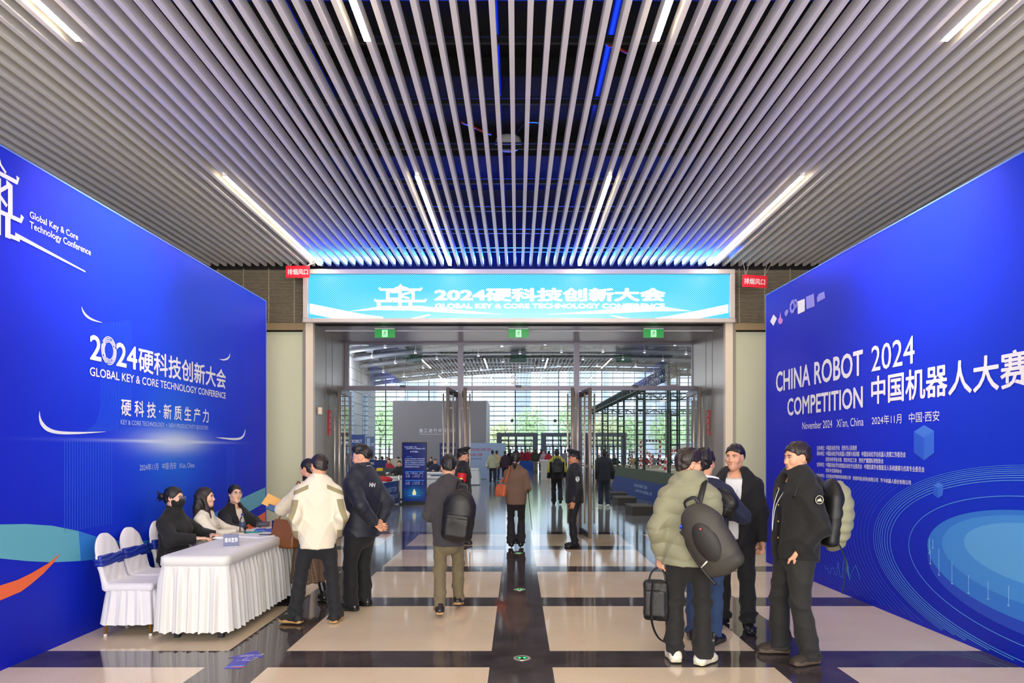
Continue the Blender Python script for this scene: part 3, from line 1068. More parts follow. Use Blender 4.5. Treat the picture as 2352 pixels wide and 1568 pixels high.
def tree(x, y, h, r, lab, m):
    t = thing('tree', lab, 'tree', (x, y, -.05), group='trees on the plaza outside')
    rng = np.random.RandomState(int(x * 10 + 500))
    tr = MB().tube([(0, 0, 0), (.1, 0, h * .4), (0, .1, h * .75)], [.16, .11, .05], 7)
    for k in range(6):
        a = k * 1.1
        tr.tube([(0.05, 0, h * (.35 + .05 * k)), (math.cos(a) * r * .6, math.sin(a) * r * .6, h * (.55 + .06 * k))], [.05, .02], 5)
    tr.build('trunk', m_bark, t, True)
    lf = MB()
    for k in range(1500):
        d = rng.normal(size=3)
        d /= np.linalg.norm(d)
        q = (rng.rand() ** .4)
        c = np.array([d[0] * r * q, d[1] * r * q, h * .62 + d[2] * h * .40 * q])
        s = .10 + .12 * rng.rand()
        u = rng.normal(size=3)
        u /= np.linalg.norm(u)
        v = np.cross(u, d)
        v /= np.linalg.norm(v) + 1e-6
        lf.add([c + u * s, c + v * s * .6, c - u * s, c - v * s * .6], [(0, 1, 2, 3)])
    lf.build('leaves', m, t)


for i, (px, Y, h, r) in enumerate(((872, 78, 8.0, 2.3), (893, 84, 7.0, 2.0), (1150, 80, 4.8, 2.0), (1218, 76, 6.4, 2.2), (1312, 79, 7.0, 2.1), (1392, 74, 5.6, 1.9), (1445, 77, 5.4, 1.9), (1530, 75, 5.6, 2.0), (1590, 79, 6.5, 2.2))):
    tree((px - VX) / FPX * Y, Y, h, r, ['leafy tree outside, leftmost, beside the grey hall wall', 'tree outside just left of the grey enclosure', 'low tree outside right of the grey enclosure', 'tree outside above the first grey entrance portal',
                                          'tree outside above the second grey entrance portal', 'tree outside behind the far corner of the truss cage', 'tree outside behind the middle of the truss cage',
                                          'tree outside behind the near part of the truss cage', 'tree outside at the far right behind the truss cage'][i], m_leaf2 if i in (2, 5) else m_leaf)
m_bl = [mat('building_pale', '#f0f4f9', .7), mat('building_blue', '#e0eaf6', .7), mat('building_white', '#e6ecf4', .7)]
for i, (px, wpx, hh, Y) in enumerate(((880, 70, 40, 170), (965, 60, 34, 180), (1045, 45, 42, 175), (1135, 50, 38, 165), (1200, 40, 44, 185), (1265, 44, 40, 170), (1340, 60, 36, 180), (1425, 50, 42, 168), (1500, 55, 40, 182), (1580, 60, 38, 172))):
    x0 = (px - VX) / FPX * Y
    wd = wpx / FPX * Y
    t = thing('tower_block', 'pale tower block seen through the curtain wall, %s from the left' % ['first', 'second', 'third', 'fourth', 'fifth', 'sixth', 'seventh', 'eighth', 'ninth', 'tenth'][i], 'building', (x0, Y, -.05), group='pale tower blocks outside')
    MB().span(-wd / 2, wd / 2, 0, 12, 0, hh).build('facade', m_bl[i % 2], t)
    s = MB()
    for k in range(6):
        s.span(-wd / 2 + wd * (k + .3) / 6, -wd / 2 + wd * (k + .55) / 6, -.3, 0, 0, hh)
    s.build('balcony_strip', m_bl[2], t)

# grey construction enclosure
m_enc = mat('enclosure_grey', '#8d8a90', .6, noise=.04, nscale=.8)
t = thing('construction_enclosure', 'large plain grey enclosure in front of the curtain wall with small white characters', 'enclosure', (-4.9, 45, 0))
MB().span(-2.98, 2.97, 0, 4.2, 0, 4.75).build('panel', m_enc, t)
MB().span(2.95, 3.0, -.02, 4.2, 0, 4.77).build('painted_lit_side', mat('enclosure_lit_paint', '#cdd2da', .5), t)  # lit side face of the box, painted lighter than the front panel
a, c = P(963, 993, 45), P(1050, 984, 45)
lettering('施 工 进 行 中  请 绕 行', WHITE, t, (a.x + 4.9, -.01, a.z), (1, 0, 0), (0, 0, 1), c.x - a.x, c.z - a.z, cap=False, bold=.01)
a = P(963, 997, 45)
MB().span(a.x + 4.9, a.x + 6.6, -.01, 0, a.z, a.z + .02).build('underline', WHITE, t)


def board(name, lab, cat, px0, px1, py0, Z, m, texts=(), foot=True, thick=.06, zb=0.0, rz=0.0):
    a, c = P(px0, py0, Z), P(px1, py0, Z)
    t = thing(name, lab, cat, ((a.x + c.x) / 2, Z, 0), rz)
    w = c.x - a.x
    MB().span(-w / 2, w / 2, 0, thick, zb + .02, a.z).build('panel', m, t)
    if foot:
        MB().span(-w / 2 + .02, -w / 2 + .08, -.2, .25, 0, .03).span(w / 2 - .08, w / 2 - .02, -.2, .25, 0, .03).build('foot', BLACK, t)
    for s, u0, u1, zz, h, mm in texts:
        lettering(s, mm, t, (-w / 2 + u0 * w, -.006, zz), (1, 0, 0), (0, 0, 1), (u1 - u0) * w, h, cap=False, bold=.0)
    return t


m_navy = mat('navy_print', '#12275e', .4)
m_redp = mat('red_print', '#b3243c', .5)
board('display_board', 'pale blue display board with red characters right of the grey enclosure', 'board', 1078, 1161, 1017, 40, mat('board_pale', '#93a6c6', .5),
      ((u'国际机器人装备工程会', .05, .62, 1.6, .16, m_redp), ('机器人竞赛', .05, .36, 1.3, .16, m_redp), ('技术交流', .05, .34, 1.1, .1, m_navy)))
board('display_board', 'small dark blue notice board left of the pale blue display board', 'board', 1010, 1050, 1017, 41, m_navy, (('机器人大赛', .1, .9, 1.7, .14, WHITE), ('比赛现场', .1, .7, 1.4, .12, WHITE)))
board('poster_board', 'tall blue poster board with white letters beside the grey hall wall', 'board', 806, 838, 998, 46, mat('poster_blue', '#2c4684', .5), (('ROBOT', .1, .8, 2.1, .2, WHITE), ('中国机器人', .1, .95, 1.7, .22, WHITE)))
board('poster_board', 'blue grey poster board with a pale tower drawing beside the grey enclosure', 'board', 840, 860, 1002, 46.2, mat('poster_grey', '#5d7296', .5), (('大赛', .6, .95, 1.9, .2, WHITE), ('1', .1, .5, 1.0, 1.4, mat('print_pale_tower', '#9fb2cc', .5))))
board('notice_board', 'wide low dark blue board behind the white equipment tables', 'board', 843, 885, 1056, 30, m_navy, (('比赛区', .1, .4, 1.05, .1, WHITE),), zb=.55)
board('partition', 'low beige partition behind the white equipment tables', 'partition', 893, 924, 1053, 32.6, mat('partition_beige', '#b5ab98', .6))

# kiosk
a, c = P(923, 1158, 21.9), P(980, 1015, 21.9)
t = thing('digital_kiosk', 'tall dark blue digital kiosk screen with white text standing in the hall', 'kiosk', ((a.x + c.x) / 2, 21.9, 0))
w, h = (c.x - a.x), 1.92
MB().span(-w / 2, w / 2, 0, .06, .06, h).build('housing', BLACK, t, bevel=.01)
MB().span(-w / 2 - .02, w / 2 + .02, -.2, .25, 0, .05).build('base_plate', BLACK, t)
m_ks = mat('kiosk_screen', '#02030a', .2, emit='#0a1c74', estr=.55)
b = NB(m_ks)
x, y, z = b.xyz()
d = b.m('ADD', b.m('POWER', b.m('DIVIDE', x, .26), 2.0), b.m('POWER', b.m('DIVIDE', b.m('SUBTRACT', z, .36), .16), 2.0))
m_ks.node_tree.links.new(b.mix(b.m('EXPONENT', b.m('MULTIPLY', d, -1.0)), lin('#0a1a70'), lin('#1478b4')), b.b.inputs['Emission Color'])
MB().span(-w / 2 + .025, w / 2 - .025, -.004, 0, .10, h - .03).build('screen', m_ks, t)
m_kt = mat('kiosk_text', '#dfe6ff', .5, emit='#b8c8ff', estr=.3)
m_kb = mat('kiosk_bar', '#2a70c8', .5, emit='#2a80d8', estr=.35)


def kt(s, u0, u1, zz, hh, mm=None):
    lettering(s, mm or m_kt, t, (u0 * w - w / 2, -.007, zz), (1, 0, 0), (0, 0, 1), (u1 - u0) * w, hh, cap=False)


kt('CHINA ROBOT  2024', .1, .6, 1.755, .035)
kt('COMPETITION 中国机器人大赛', .16, .92, 1.70, .04)
kt('水下机器人', .33, .68, 1.60, .055)
kt('大赛项目介绍', .18, .4, 1.45, .04, m_kb)
for k, s in enumerate(('水下机器人大赛旨在推动水下机器人技术发展', '提高参赛队伍的自主设计与工程实践能力', '比赛分为水下管道巡检和水下作业两个项目', '机器人须在规定时间内自主完成全部任务', '裁判依据完成质量与时间评定成绩')):
    kt(s, .12, .92 if k < 4 else .7, 1.39 - k * .062, .036)
for zz in (1.0, .73):
    MB().span(-.36 * w, .40 * w, -.007, -.004, zz, zz + .025).build('table_bar', m_kb, t)
for k, s in enumerate(('项目   比赛时间   场地', '小组   11月8日   1', '决赛   11月9日   2')):
    kt(s, .14, .85, .95 - k * .055, .03)
    if k:
        kt(s, .14, .85, .73 - k * .055, .03)
MB().lathe([(.0, 0), (.055, .02), (.062, .06), (.05, .11), (.03, .15), (.012, .19), (0, .195)], (0, -.004, .28), 14, Matrix.Diagonal((1, .05, 1))).build('egg_picture', mat('egg_glow', '#c9c39a', .5, emit='#d8d09a', estr=.6), t, True)
MB().lathe([(.05, 0), (.2, .01), (.2, .03), (.05, .03)], (0, -.004, .26), 24, Matrix.Diagonal((1, .02, 1))).build('stage_picture', m_kb, t)


# ---- pleated cloth tables
m_cloth = mat('white_tablecloth', '#d8d7d6', .75, sheen=.2, bump=.15, bscale=9)


def table_cloth(L, W, H, pleat=.11, flare=.05, scallop=True, seed=1, step=.012, hem=.03):
    """rounded top board with a pleated hanging skirt, centre at origin, L along x"""
    rng = np.random.RandomState(seed)
    per = 2 * (L + W)
    n = int(per / step)
    rows = [0, .02, .06, .125, .13, .135, .18, .30, .5, .7, .86, .95, 1.0]
    vs, fs = [], []
    ph = np.cumsum(rng.uniform(.75, 1.25, n)) / n

    def outline(s, off):
        s = s % per
        if s < L:
            p, nn = (-L / 2 + s, -W / 2), (0, -1)
            e = min(s, L - s)
        elif s < L + W:
            p, nn = (L / 2, -W / 2 + s - L), (1, 0)
            e = min(s - L, L + W - s)
        elif s < 2 * L + W:
            p, nn = (L / 2 - (s - L - W), W / 2), (0, 1)
            e = 9
        else:
            p, nn = (-L / 2, W / 2 - (s - 2 * L - W)), (-1, 0)
            e = 9
        cx, cy = p[0], p[1]
        # round the corners by pulling towards the centre
        R = .07 + off
        qx, qy = abs(cx) - (L / 2 - .07), abs(cy) - (W / 2 - .07)
        if qx > 0 and qy > 0:
            l = math.hypot(qx, qy)
            cx = math.copysign(L / 2 - .07 + qx / l * R, cx)
            cy = math.copysign(W / 2 - .07 + qy / l * R, cy)
        else:
            cx += nn[0] * off
            cy += nn[1] * off
        return cx, cy
    for ri, t_ in enumerate(rows):
        for i in range(n):
            s = per * i / n
            amp = .022 * min(1, max(0, (t_ - .13) / .2))
            a = 2 * PI * ph[i] * round(per / pleat)
            off = flare * t_ + amp * (math.sin(a) + .35 * math.sin(2.3 * a + 1)) + (.012 if t_ < .128 else 0)
            cx, cy = outline(s, off)
            z = H * (1 - t_) + hem * t_
            if ri == 0:
                z = H
                cx, cy = outline(s, -.015)
            if t_ == 1.0 and scallop:
                z += .014 * abs(math.sin(s / .06 * PI))
            vs.append((cx, cy, z + .0))
    for r in range(len(rows) - 1):
        for i in range(n):
            j = (i + 1) % n
            fs.append((r * n + i, (r + 1) * n + i, (r + 1) * n + j, r * n + j))
    fs.append(tuple(range(n)))
    return MB().add(vs, fs)


def skirt_table(lab, loc, rz, L, W, H=.76, group=None, step=.012, legs=True, m=None, seed=1, hem=.03):
    t = thing('skirted_table', lab, 'table', loc, rz, group)
    o = table_cloth(L, W, H, step=step, seed=seed, hem=hem).build('tablecloth', m or m_cloth, t, True)
    if legs:
        for sx in (-1, 1):
            for sy in (-1, 1):
                MB().box((sx * (L / 2 - .13), sy * (W / 2 - .10), .3), (.045, .045, .6)).build('leg', BLACK, t)
    return t


for i, (px0, px1, Z) in enumerate(((862, 1046, 24.5), (868, 1040, 28.5), (900, 1100, 34.0))):
    xa, xb = (px0 - VX) / FPX * Z, (px1 - VX) / FPX * Z
    skirt_table('long white skirted equipment table in the hall, %s of the three rows' % ['nearest', 'middle', 'farthest'][i], ((xa + xb) / 2, Z, 0), 0, xb - xa, .9, .78, 'white equipment tables in the hall', .03, False, seed=3 + i)
# blue contest counter
m_bluecl = mat('blue_cloth', '#14387e', .6)
d = Vector((-3.62 + 4.05, 22.1 - 18.2, 0))
t = thing('contest_counter', 'counter with dark blue printed front and white top left of the kiosk', 'counter', (-4.12, 18.2, 0), math.atan2(d.y, d.x))
MB().span(0, d.length, 0, .7, .03, .73).build('printed_front', m_bluecl, t)
MB().span(-.02, d.length + .02, -.02, .74, .73, .76).build('counter_top', mat('counter_white', '#e4e4e8', .4), t)
MB().tube([(d.length + .03, -.02, 0), (d.length + .03, -.02, .9)], .03, 8).build('end_post', STEEL, t, True)
lettering('CHINA ROBOT 2024', mat('pale_print', '#b9cdf4', .45), t, (2.1, -.006, .42), (1, 0, 0), (0, 0, 1), 1.6, .15)
lettering('COMPETITION 中国机器人大赛', MATS['pale_print'], t, (2.1, -.006, .2), (1, 0, 0), (0, 0, 1), 1.7, .14, cap=False)
# things on the hall tables
m_redb = mat('red_fabric', '#c8202c', .6)
o = MB().lathe([(0, 0), (.26, .0), (.30, .06), (.2, .13), (0, .16)], (0, 0, 0), 16, Matrix.Diagonal((1, .5, 1))).build('red_bag', m_redb, smooth=True)
o.location = (-3.95, 20.9, .76)
props(o, 'crumpled red bag lying on the blue fronted counter', 'bag')
m_gray = mat('dark_equipment', '#3c3d3c', .6)
for nm, lab, cat, px, Z, sz, mm in (('equipment_box', 'dark grey equipment box on the nearest white hall table', 'box', 874, 24.3, (.32, .3, .17), m_gray),
                                   ('battery_pack', 'flat black battery pack on the nearest white hall table', 'battery', 894, 24.3, (.5, .2, .05), mat('olive_equipment', '#5e5b48', .6)),
                                   ('yellow_box', 'small yellow box on the middle white hall table', 'box', 873, 28.4, (.25, .2, .16), mat('yellow_plastic', '#e3b81c', .5)),
                                   ('tool_case', 'black tool case on the middle white hall table', 'case', 897, 28.4, (.5, .3, .16), m_gray),
                                   ('laptop', 'grey laptop on the nearest white hall table right of the kiosk', 'laptop', 1003, 24.3, (.38, .25, .04), mat('laptop_grey', '#4a5a70', .4)),
                                   ('parts_box', 'low dark parts box on the farthest white hall table', 'box', 1000, 34, (.5, .3, .12), m_gray)):
    xx = (px - VX) / FPX * Z
    props(MB().span(xx - sz[0] / 2, xx + sz[0] / 2, Z - sz[1] / 2, Z + sz[1] / 2, .781, .781 + sz[2]).span(xx - sz[0] / 3, xx + sz[0] / 3, Z - sz[1] / 3, Z + sz[1] / 3, .78 + sz[2], .79 + sz[2]).build(nm, mm, bevel=.015), lab, cat)
t = thing('drone', 'small black ducted drone on the nearest white hall table', 'drone', ((917 - VX) / FPX * 24.3, 24.25, .785))
for s in (-1, 1):
    MB().lathe([(.07, 0), (.085, 0), (.085, .06), (.07, .06)], (s * .09, 0, .05), 14).build('duct_ring', BLACK, t)
MB().span(-.04, .04, -.12, .12, .0, .05).span(-.17, .17, -.02, .02, .05, .07).build('body_frame', m_gray, t)

# ---- right: truss cage with stage, skirt, steps, gates
m_cage = mat('cage_truss_dark', '#2c3833', .5, .4)


def truss(mb, a, c, w=.28):
    a, c = Vector(a), Vector(c)
    d = (c - a).normalized()
    u = d.orthogonal().normalized()
    if abs(d.z) > .9:
        u = Vector((1, 0, 0))
    else:
        u = Vector((0, 0, 1))
    v = d.cross(u)
    L = (c - a).length
    for su in (-1, 1):
        for sv in (-1, 1):
            o = (u * su + v * sv) * w / 2
            mb.bar(a + o, c + o, .045)
    n = max(2, int(L / .45))
    for k in range(n + 1):
        p = a + d * L * k / n
        for o1, o2 in (((1, 1), (1, -1)), ((-1, 1), (-1, -1)), ((1, 1), (-1, 1)), ((1, -1), (-1, -1))):
            mb.bar(p + (u * o1[0] + v * o1[1]) * w / 2, p + (u * o2[0] + v * o2[1]) * w / 2, .03)
        if k < n and abs(d.z) < .9:
            q = a + d * L * (k + 1) / n
            s = 1 if k % 2 else -1
            mb.bar(p + (u * s + v) * w / 2, q + (u * -s + v) * w / 2, .03)
            mb.bar(p + (u * s - v) * w / 2, q + (u * -s - v) * w / 2, .03)
    return mb


t = thing('truss_cage', 'dark truss cage with net around the drone arena on the right of the hall', 'cage', (4.75, 21.6, 0))
CH = 4.1
for yy in (0, 5.8, 11.0, 16.8, 24.2):
    truss(MB(), (0, yy, 0), (0, yy, CH)).build('post', m_cage, t)
for xx in (5, 10.0):
    truss(MB(), (xx, 24.2, 0), (xx, 24.2, CH)).build('post', m_cage, t)
    truss(MB(), (xx, 11, 0), (xx, 11, CH)).build('post', m_cage, t)
truss(MB(), (0, -.2, CH), (0, 24.4, CH)).build('beam', m_cage, t)
for yy in (0, 11.0, 24.2):
    truss(MB(), (0, yy, CH), (10, yy, CH)).build('beam', m_cage, t)
truss(MB(), (10, 0, CH), (10, 24.2, CH)).build('beam', m_cage, t)
m_net = bpy.data.materials.new('net')
m_net.use_nodes = True
nt = m_net.node_tree
b = NB(m_net)
x, y, z = b.xyz()
g = b.m('MAXIMUM', b.m('LESS_THAN', b.m('WRAP', b.m('ADD', x, y), .12, 0.0), .004), b.m('LESS_THAN', b.m('WRAP', z, .12, 0.0), .004))
b.b.inputs['Base Color'].default_value = (.02, .05, .035, 1)
nt.links.new(g, b.b.inputs['Alpha'])
MB().span(.16, .162, 0, 24.2, .65, CH).span(0, 10, 24.36, 24.362, .65, CH).build('net', m_net, t)
t = thing('arena_stage', 'raised sandy arena floor with blue printed skirt inside the truss cage', 'stage', (0, 0, 0))
A, B2, C2 = (5.05, 15.4), (4.46, 20.8), (3.9, 29.3)
MB().add([(5.1, 21, .66), (17, 21, .66), (17, 47, .66), (3.95, 47, .66), (3.95, 29, .66)], [(0, 1, 2, 3, 4)]).build('arena_floor', mat('sand_mat', '#b3a888', .9), t)
for (p0, p1) in ((B2, C2), (A, B2)):
    d = Vector((p1[0] - p0[0], p1[1] - p0[1], 0))
    q = MB()
    ax = (d.normalized(), Vector((0, 0, 1)), Vector((0, 0, 1)).cross(d.normalized()))
    q.prism([(0, 0), (d.length, 0), (d.length, .63), (0, .63)], -.05, 0, ax, Vector((*p0, 0)))
    q.build('printed_skirt', m_bluecl, t)
    q = MB()
    q.prism([(0, .63), (d.length, .63), (d.length, 1.0), (0, 1.0)], -.05, -.03, ax, Vector((*p0, 0)))
    q.build('net_border', mat('net_border', '#4e5a4a', .8, noise=.3, nscale=6), t)
d = Vector((B2[0] - C2[0], B2[1] - C2[1], 0)).normalized()
lettering('CHINA ROBOT 2024', MATS['pale_print'], t, (C2[0] - .012 + d.x * 4.0, C2[1] + d.y * 4.0, .38), d, (0, 0, 1), 1.9, .11)
lettering('COMPETITION 中国机器人大赛', MATS['pale_print'], t, (C2[0] - .012 + d.x * 4.2, C2[1] + d.y * 4.2, .2), d, (0, 0, 1), 2.3, .11, cap=False)
m_step = mat('step_dark', '#3a3634', .7)
for i, (px, py) in enumerate(((1421, 1148), (1441, 1161), (1478, 1184))):
    Z = FPX * CAM_H / (py - VY)
    xx = (px - VX) / FPX * Z
    t = thing('step_block', 'dark carpeted step block before the blue arena skirt, %s of three' % ['farthest', 'middle', 'nearest'][i], 'step', (xx, Z, 0), .06, 'step blocks by the arena')
    MB().span(-.28, .28, 0, .9, 0, .22).build('block', m_step, t)
    MB().span(-.29, .29, -.01, .91, .22, .25).build('tread', mat('step_tread', '#5b5650', .7), t)


def checker_ring(mb, r0, r1, seg, dz, a0, a1, sel):
    for k in range(seg):
        b0 = a0 + (a1 - a0) * k / seg
        b1 = a0 + (a1 - a0) * (k + 1) / seg
        for j in range(2):
            ra, rb = r0 + (r1 - r0) * j / 2, r0 + (r1 - r0) * (j + 1) / 2
            mb.cur = sel(k, j)
            mb.prism([(ra * math.cos(b0), ra * math.sin(b0)), (rb * math.cos(b0), rb * math.sin(b0)), (rb * math.cos(b1), rb * math.sin(b1)), (ra * math.cos(b1), ra * math.sin(b1))], -.05, .05, o=Vector((0, 0, dz)))
    return mb


gm = [mat('gate_white', '#dcdcd8', .5), mat('gate_black', '#23252c', .5), mat('gate_red', '#b3333c', .5)]
for i, (px, Z, R) in enumerate(((1470, 35, .62), (1572, 26, .75))):
    t = thing('arch_gate', ['round checkered arch gate, black on one leg and red on the other, in the arena', 'larger red checkered arch gate at the right of the arena'][i], 'gate', ((px - VX) / FPX * Z, Z, .67))
    checker_ring(MB(), R * .78, R, 26, .45, -.6, PI + .6, lambda k, j: 0 if (k + j) % 2 or 9 <= k < 16 else (2 if k < 9 or i else 1)).build('arch', gm, t)
    MB().span(-R * .85, -R * .6, -.15, .15, 0, .03).span(R * .6, R * .85, -.15, .15, 0, .03).build('foot', gm[1], t)
t = thing('square_gate', 'red checkered square gate behind the round arch gate in the arena', 'gate', ((1494 - VX) / FPX * 37, 37, .67))
for nm, a, c in (('post', (-.5, 0, 0), (-.5, 0, 1.45)), ('post', (.5, 0, 0), (.5, 0, 1.45)), ('crossbar', (-.5, 0, 1.45), (.5, 0, 1.45))):
    q = MB()
    a, c = Vector(a), Vector(c)
    for k in range(12):
        q.cur = 2 if k % 2 and nm != 'crossbar' else (1 if nm == 'crossbar' and k % 2 else 0)
        q.bar(a.lerp(c, k / 12), a.lerp(c, (k + 1) / 12), .09)
    q.build(nm, gm, t)
o = MB().tube(smooth_line([(6.2, 34.5, .7), (6.6, 33.9, .7), (7.2, 33.8, .7), (7.6, 34.3, .7), (7.5, 35, .7)]), .04, 6).build('hose', gm[0], smooth=True)
props(o, 'white hose curled on the arena floor under the gates', 'hose')

# ---- counters near the back doors
t = thing('reception_counter', 'white panelled counter left of the man in the yellow and black jacket', 'counter', (1.62, 39.3, 0), -.05)
MB().span(-.33, .33, 0, 1.6, 0, 1.04).build('body_panel', mat('counter_body', '#b9b5ac', .5), t)
MB().span(-.36, .36, -.03, 1.63, 1.04, 1.08).build('counter_top', MATS['counter_white'], t)
t = thing('blue_counter', 'low bright blue counter near the back doors before the red jackets', 'counter', (.72, 56, 0))
MB().span(-.62, .62, 0, .5, 0, .74).build('printed_front', mat('bright_blue_print', '#1452b4', .5), t)
MB().span(-.64, .64, -.02, .52, .74, .77).build('counter_top', mat('bright_blue_print', '#1452b4', .5), t)
for i, px in enumerate((1176, 1275)):
    c0 = P(px, 966, 58)
    t = thing('hanging_disc', 'small dark round disc sign hanging before the curtain wall %s' % ['at the first portal', 'at the second portal'][i], 'sign', c0)
    MB().lathe([(0, -.02), (.13, -.02), (.13, .02), (0, .02)], seg=18, M=Matrix.Rotation(PI / 2, 3, 'X')).build('disc', mat('disc_dark', '#4a4650', .5), t)
    MB().tube([(0, 0, .13), (0, 0, 9 - c0.z)], .008, 5).build('suspension_wire', BLACK, t)
# bay number on the middle transom pane
t = thing('bay_number', 'white numeral two on the middle transom pane', 'numeral', (P(1181, 885, ZD).x, ZD - .012, P(1181, 885, ZD).z))
lettering('2', mat('numeral_white', '#ffffff', .4), t, (-.07, 0, .02), (1, 0, 0), (0, 0, 1), .15, .2, bold=.01)

# sticker arrow and floor markers in the passage
m_stk = mat('sticker_blue', '#2a2cb8', .35)
FS = lambda px, py: Vector(((px - VX) * CAM_H / (py - VY), FPX * CAM_H / (py - VY), 0))
t = thing('floor_arrow', 'blue arrow floor sticker with white characters in front of the registration table', 'floor sticker', (0, 0, 0))


def floor_poly(pts, nm, mm, z):
    q = [FS(*a) for a in pts]
    return MB().prism([(v.x, v.y) for v in q], z, z + .0006, (Vector((1, 0, 0)), Vector((0, 1, 0)), Vector((0, 0, 1)))).build(nm, mm, t)


floor_poly([(514, 1535), (540, 1512), (523, 1511), (589, 1494), (607, 1509.5), (582, 1511), (562, 1529), (551, 1535.5)], 'sticker', m_stk, .0008)
floor_poly([(519, 1530.5), (563, 1527.5), (561, 1529.8), (518, 1531.3)], 'print_stripe', PR_LB, .0016)
floor_poly([(528, 1532), (561, 1530), (557, 1532), (530, 1533)], 'print_stripe', PR_O, .0016)
for s, a, c, h in (('入口', (541, 1518.5), (571, 1518.5), .13), ('中国机器人大赛', (543, 1509.0), (597, 1506.5), .07)):
    p0, p1 = FS(*a), FS(*c)
    d = (p1 - p0)
    lettering(s, WHITE, t, (p0.x, p0.y, .002), d.normalized(), Vector((d.y * 0 + .35, .94, 0)).normalized(), d.length, h, cap=False, bold=.0)
for i, (px, py, R) in enumerate(((1199, 1511, .0705), (1193.5, 1353.5, .0705), (1191, 1270, .0705))):
    c0 = FS(px, py)
    t = thing('floor_exit_light', 'round green arrow light set in the dark centre stripe, %s' % ['nearest of three', 'second of three', 'farthest of three at the doors'][i], 'floor light', c0, group='round lights in the centre stripe')
    MB().lathe([(R, 0), (R, .003), (R * .66, .004), (R * .66, .0)], seg=32).build('steel_ring', STEEL, t)
    MB().lathe([(0, 0), (R * .66, 0), (R * .66, .003), (0, .003)], seg=32).build('lens', mat('lens_dark', '#03140a', .1), t)
    g = MB()
    for s in (-1, 1):
        ar = [(-.007, -.018), (.007, -.018), (.007, .0), (.018, .0), (0, .022), (-.018, .0), (-.007, .0)]
        g.prism([(s * .021 + u, -s * 0 + (v if s > 0 else -v)) for u, v in (ar if s > 0 else ar[::-1])], .0032, .004, (Vector((1, 0, 0)), Vector((0, 1, 0)), Vector((0, 0, 1))))
    g.build('green_arrow', mat('arrow_glow', '#40ff80', .4, emit='#30ff70', estr=1.6), t)
# ================================================================== ORGANIC SURFACES (signed distance fields -> mesh)
def v3(*a):
    return np.array(a, float)


def cone(a, b_, ra, rb, flat=None):
    a, b_ = np.array(a, float), np.array(b_, float)
    d = b_ - a
    L2 = max(float(d @ d), 1e-9)

    def f(p):
        w = p - a
        t = np.clip((w @ d) / L2, 0, 1)
        w = w - t[:, None] * d
        if flat is not None:
            u, k = flat
            w = w - np.outer((w @ u) * (1 - 1 / k), u)
            return (np.sqrt((w * w).sum(1)) - (ra + (rb - ra) * t)) * min(1, k) ** .5
        return np.sqrt((w * w).sum(1)) - (ra + (rb - ra) * t)
    return f


def ello(c, r, R=None):
    c, r = np.array(c, float), np.array(r, float)

    def f(p):
        q = p - c
        if R is not None:
            q = q @ R
        k0 = np.sqrt(((q / r) ** 2).sum(1)) + 1e-9
        k1 = np.sqrt(((q / (r * r)) ** 2).sum(1)) + 1e-9
        return k0 * (k0 - 1) / k1
    return f


def rbox(c, h, rd, R=None):
    c, h = np.array(c, float), np.array(h, float)

    def f(p):
        q = p - c
        if R is not None:
            q = q @ R
        q = np.abs(q) - (h - rd)
        return np.sqrt((np.maximum(q, 0) ** 2).sum(1)) + np.minimum(q.max(1), 0) - rd
    return f


def half(pt, n):
    pt, n = np.array(pt, float), np.array(n, float)
    n = n / np.linalg.norm(n)
    return lambda p: (p - pt) @ n


def smin(a, b_, k):
    h = np.maximum(k - np.abs(a - b_), 0) / k
    return np.minimum(a, b_) - h * h * k * .25


class Field:
    def __init__(s):
        s.ops = []

    def u(s, f, k=.02):
        s.ops.append(('u', f, k))
        return s

    def sub(s, f, k=.01):
        s.ops.append(('s', f, k))
        return s

    def cut(s, f, k=.01):
        s.ops.append(('i', f, k))
        return s

    def add(s, f):
        s.ops.append(('d', f, 0))
        return s

    def __call__(s, p):
        d = None
        for o, f, k in s.ops:
            if o == 'd':
                d = d + f(p)
                continue
            e = f(p)
            if d is None:
                d = e
            elif o == 'u':
                d = smin(d, e, k)
            elif o == 's':
                d = -smin(-d, e, k)
            else:
                d = -smin(-d, -e, k)
        return d


def wrinkle(amp, sc=22.0, seed=0.0, dirz=.5, w=None):
    """cloth creases: long warped ridges running in three directions"""
    def f(p):
        k = sc * 1.5
        x, y, z = p[:, 0] * k, p[:, 1] * k, p[:, 2] * k
        q = 1.3 * np.sin(x * .22 + y * .17 + seed) + .9 * np.sin(z * .16 + x * .12 + seed * 2.1)
        a = 1 - np.abs(np.sin(z * (.25 + dirz * .3) + .15 * x + q + seed))
        b_ = 1 - np.abs(np.sin(z * .42 + x * .38 - y * .22 + 1.2 * q + seed * 3))
        c = 1 - np.abs(np.sin(z * .42 - x * .38 + y * .26 - 1.1 * q + seed * 2))
        m = .5 + .5 * np.sin(x * .15 - z * .11 + y * .1 + seed * 5)
        n = .5 + .5 * np.sin(x * .13 + z * .17 - y * .12 + seed * 7)
        d = -amp * (.9 * n * a ** 3 + 1.5 * m * b_ ** 3 + 1.5 * (1 - m) * c ** 3 - .6)
        return d * (w(p) if w is not None else 1)
    return f


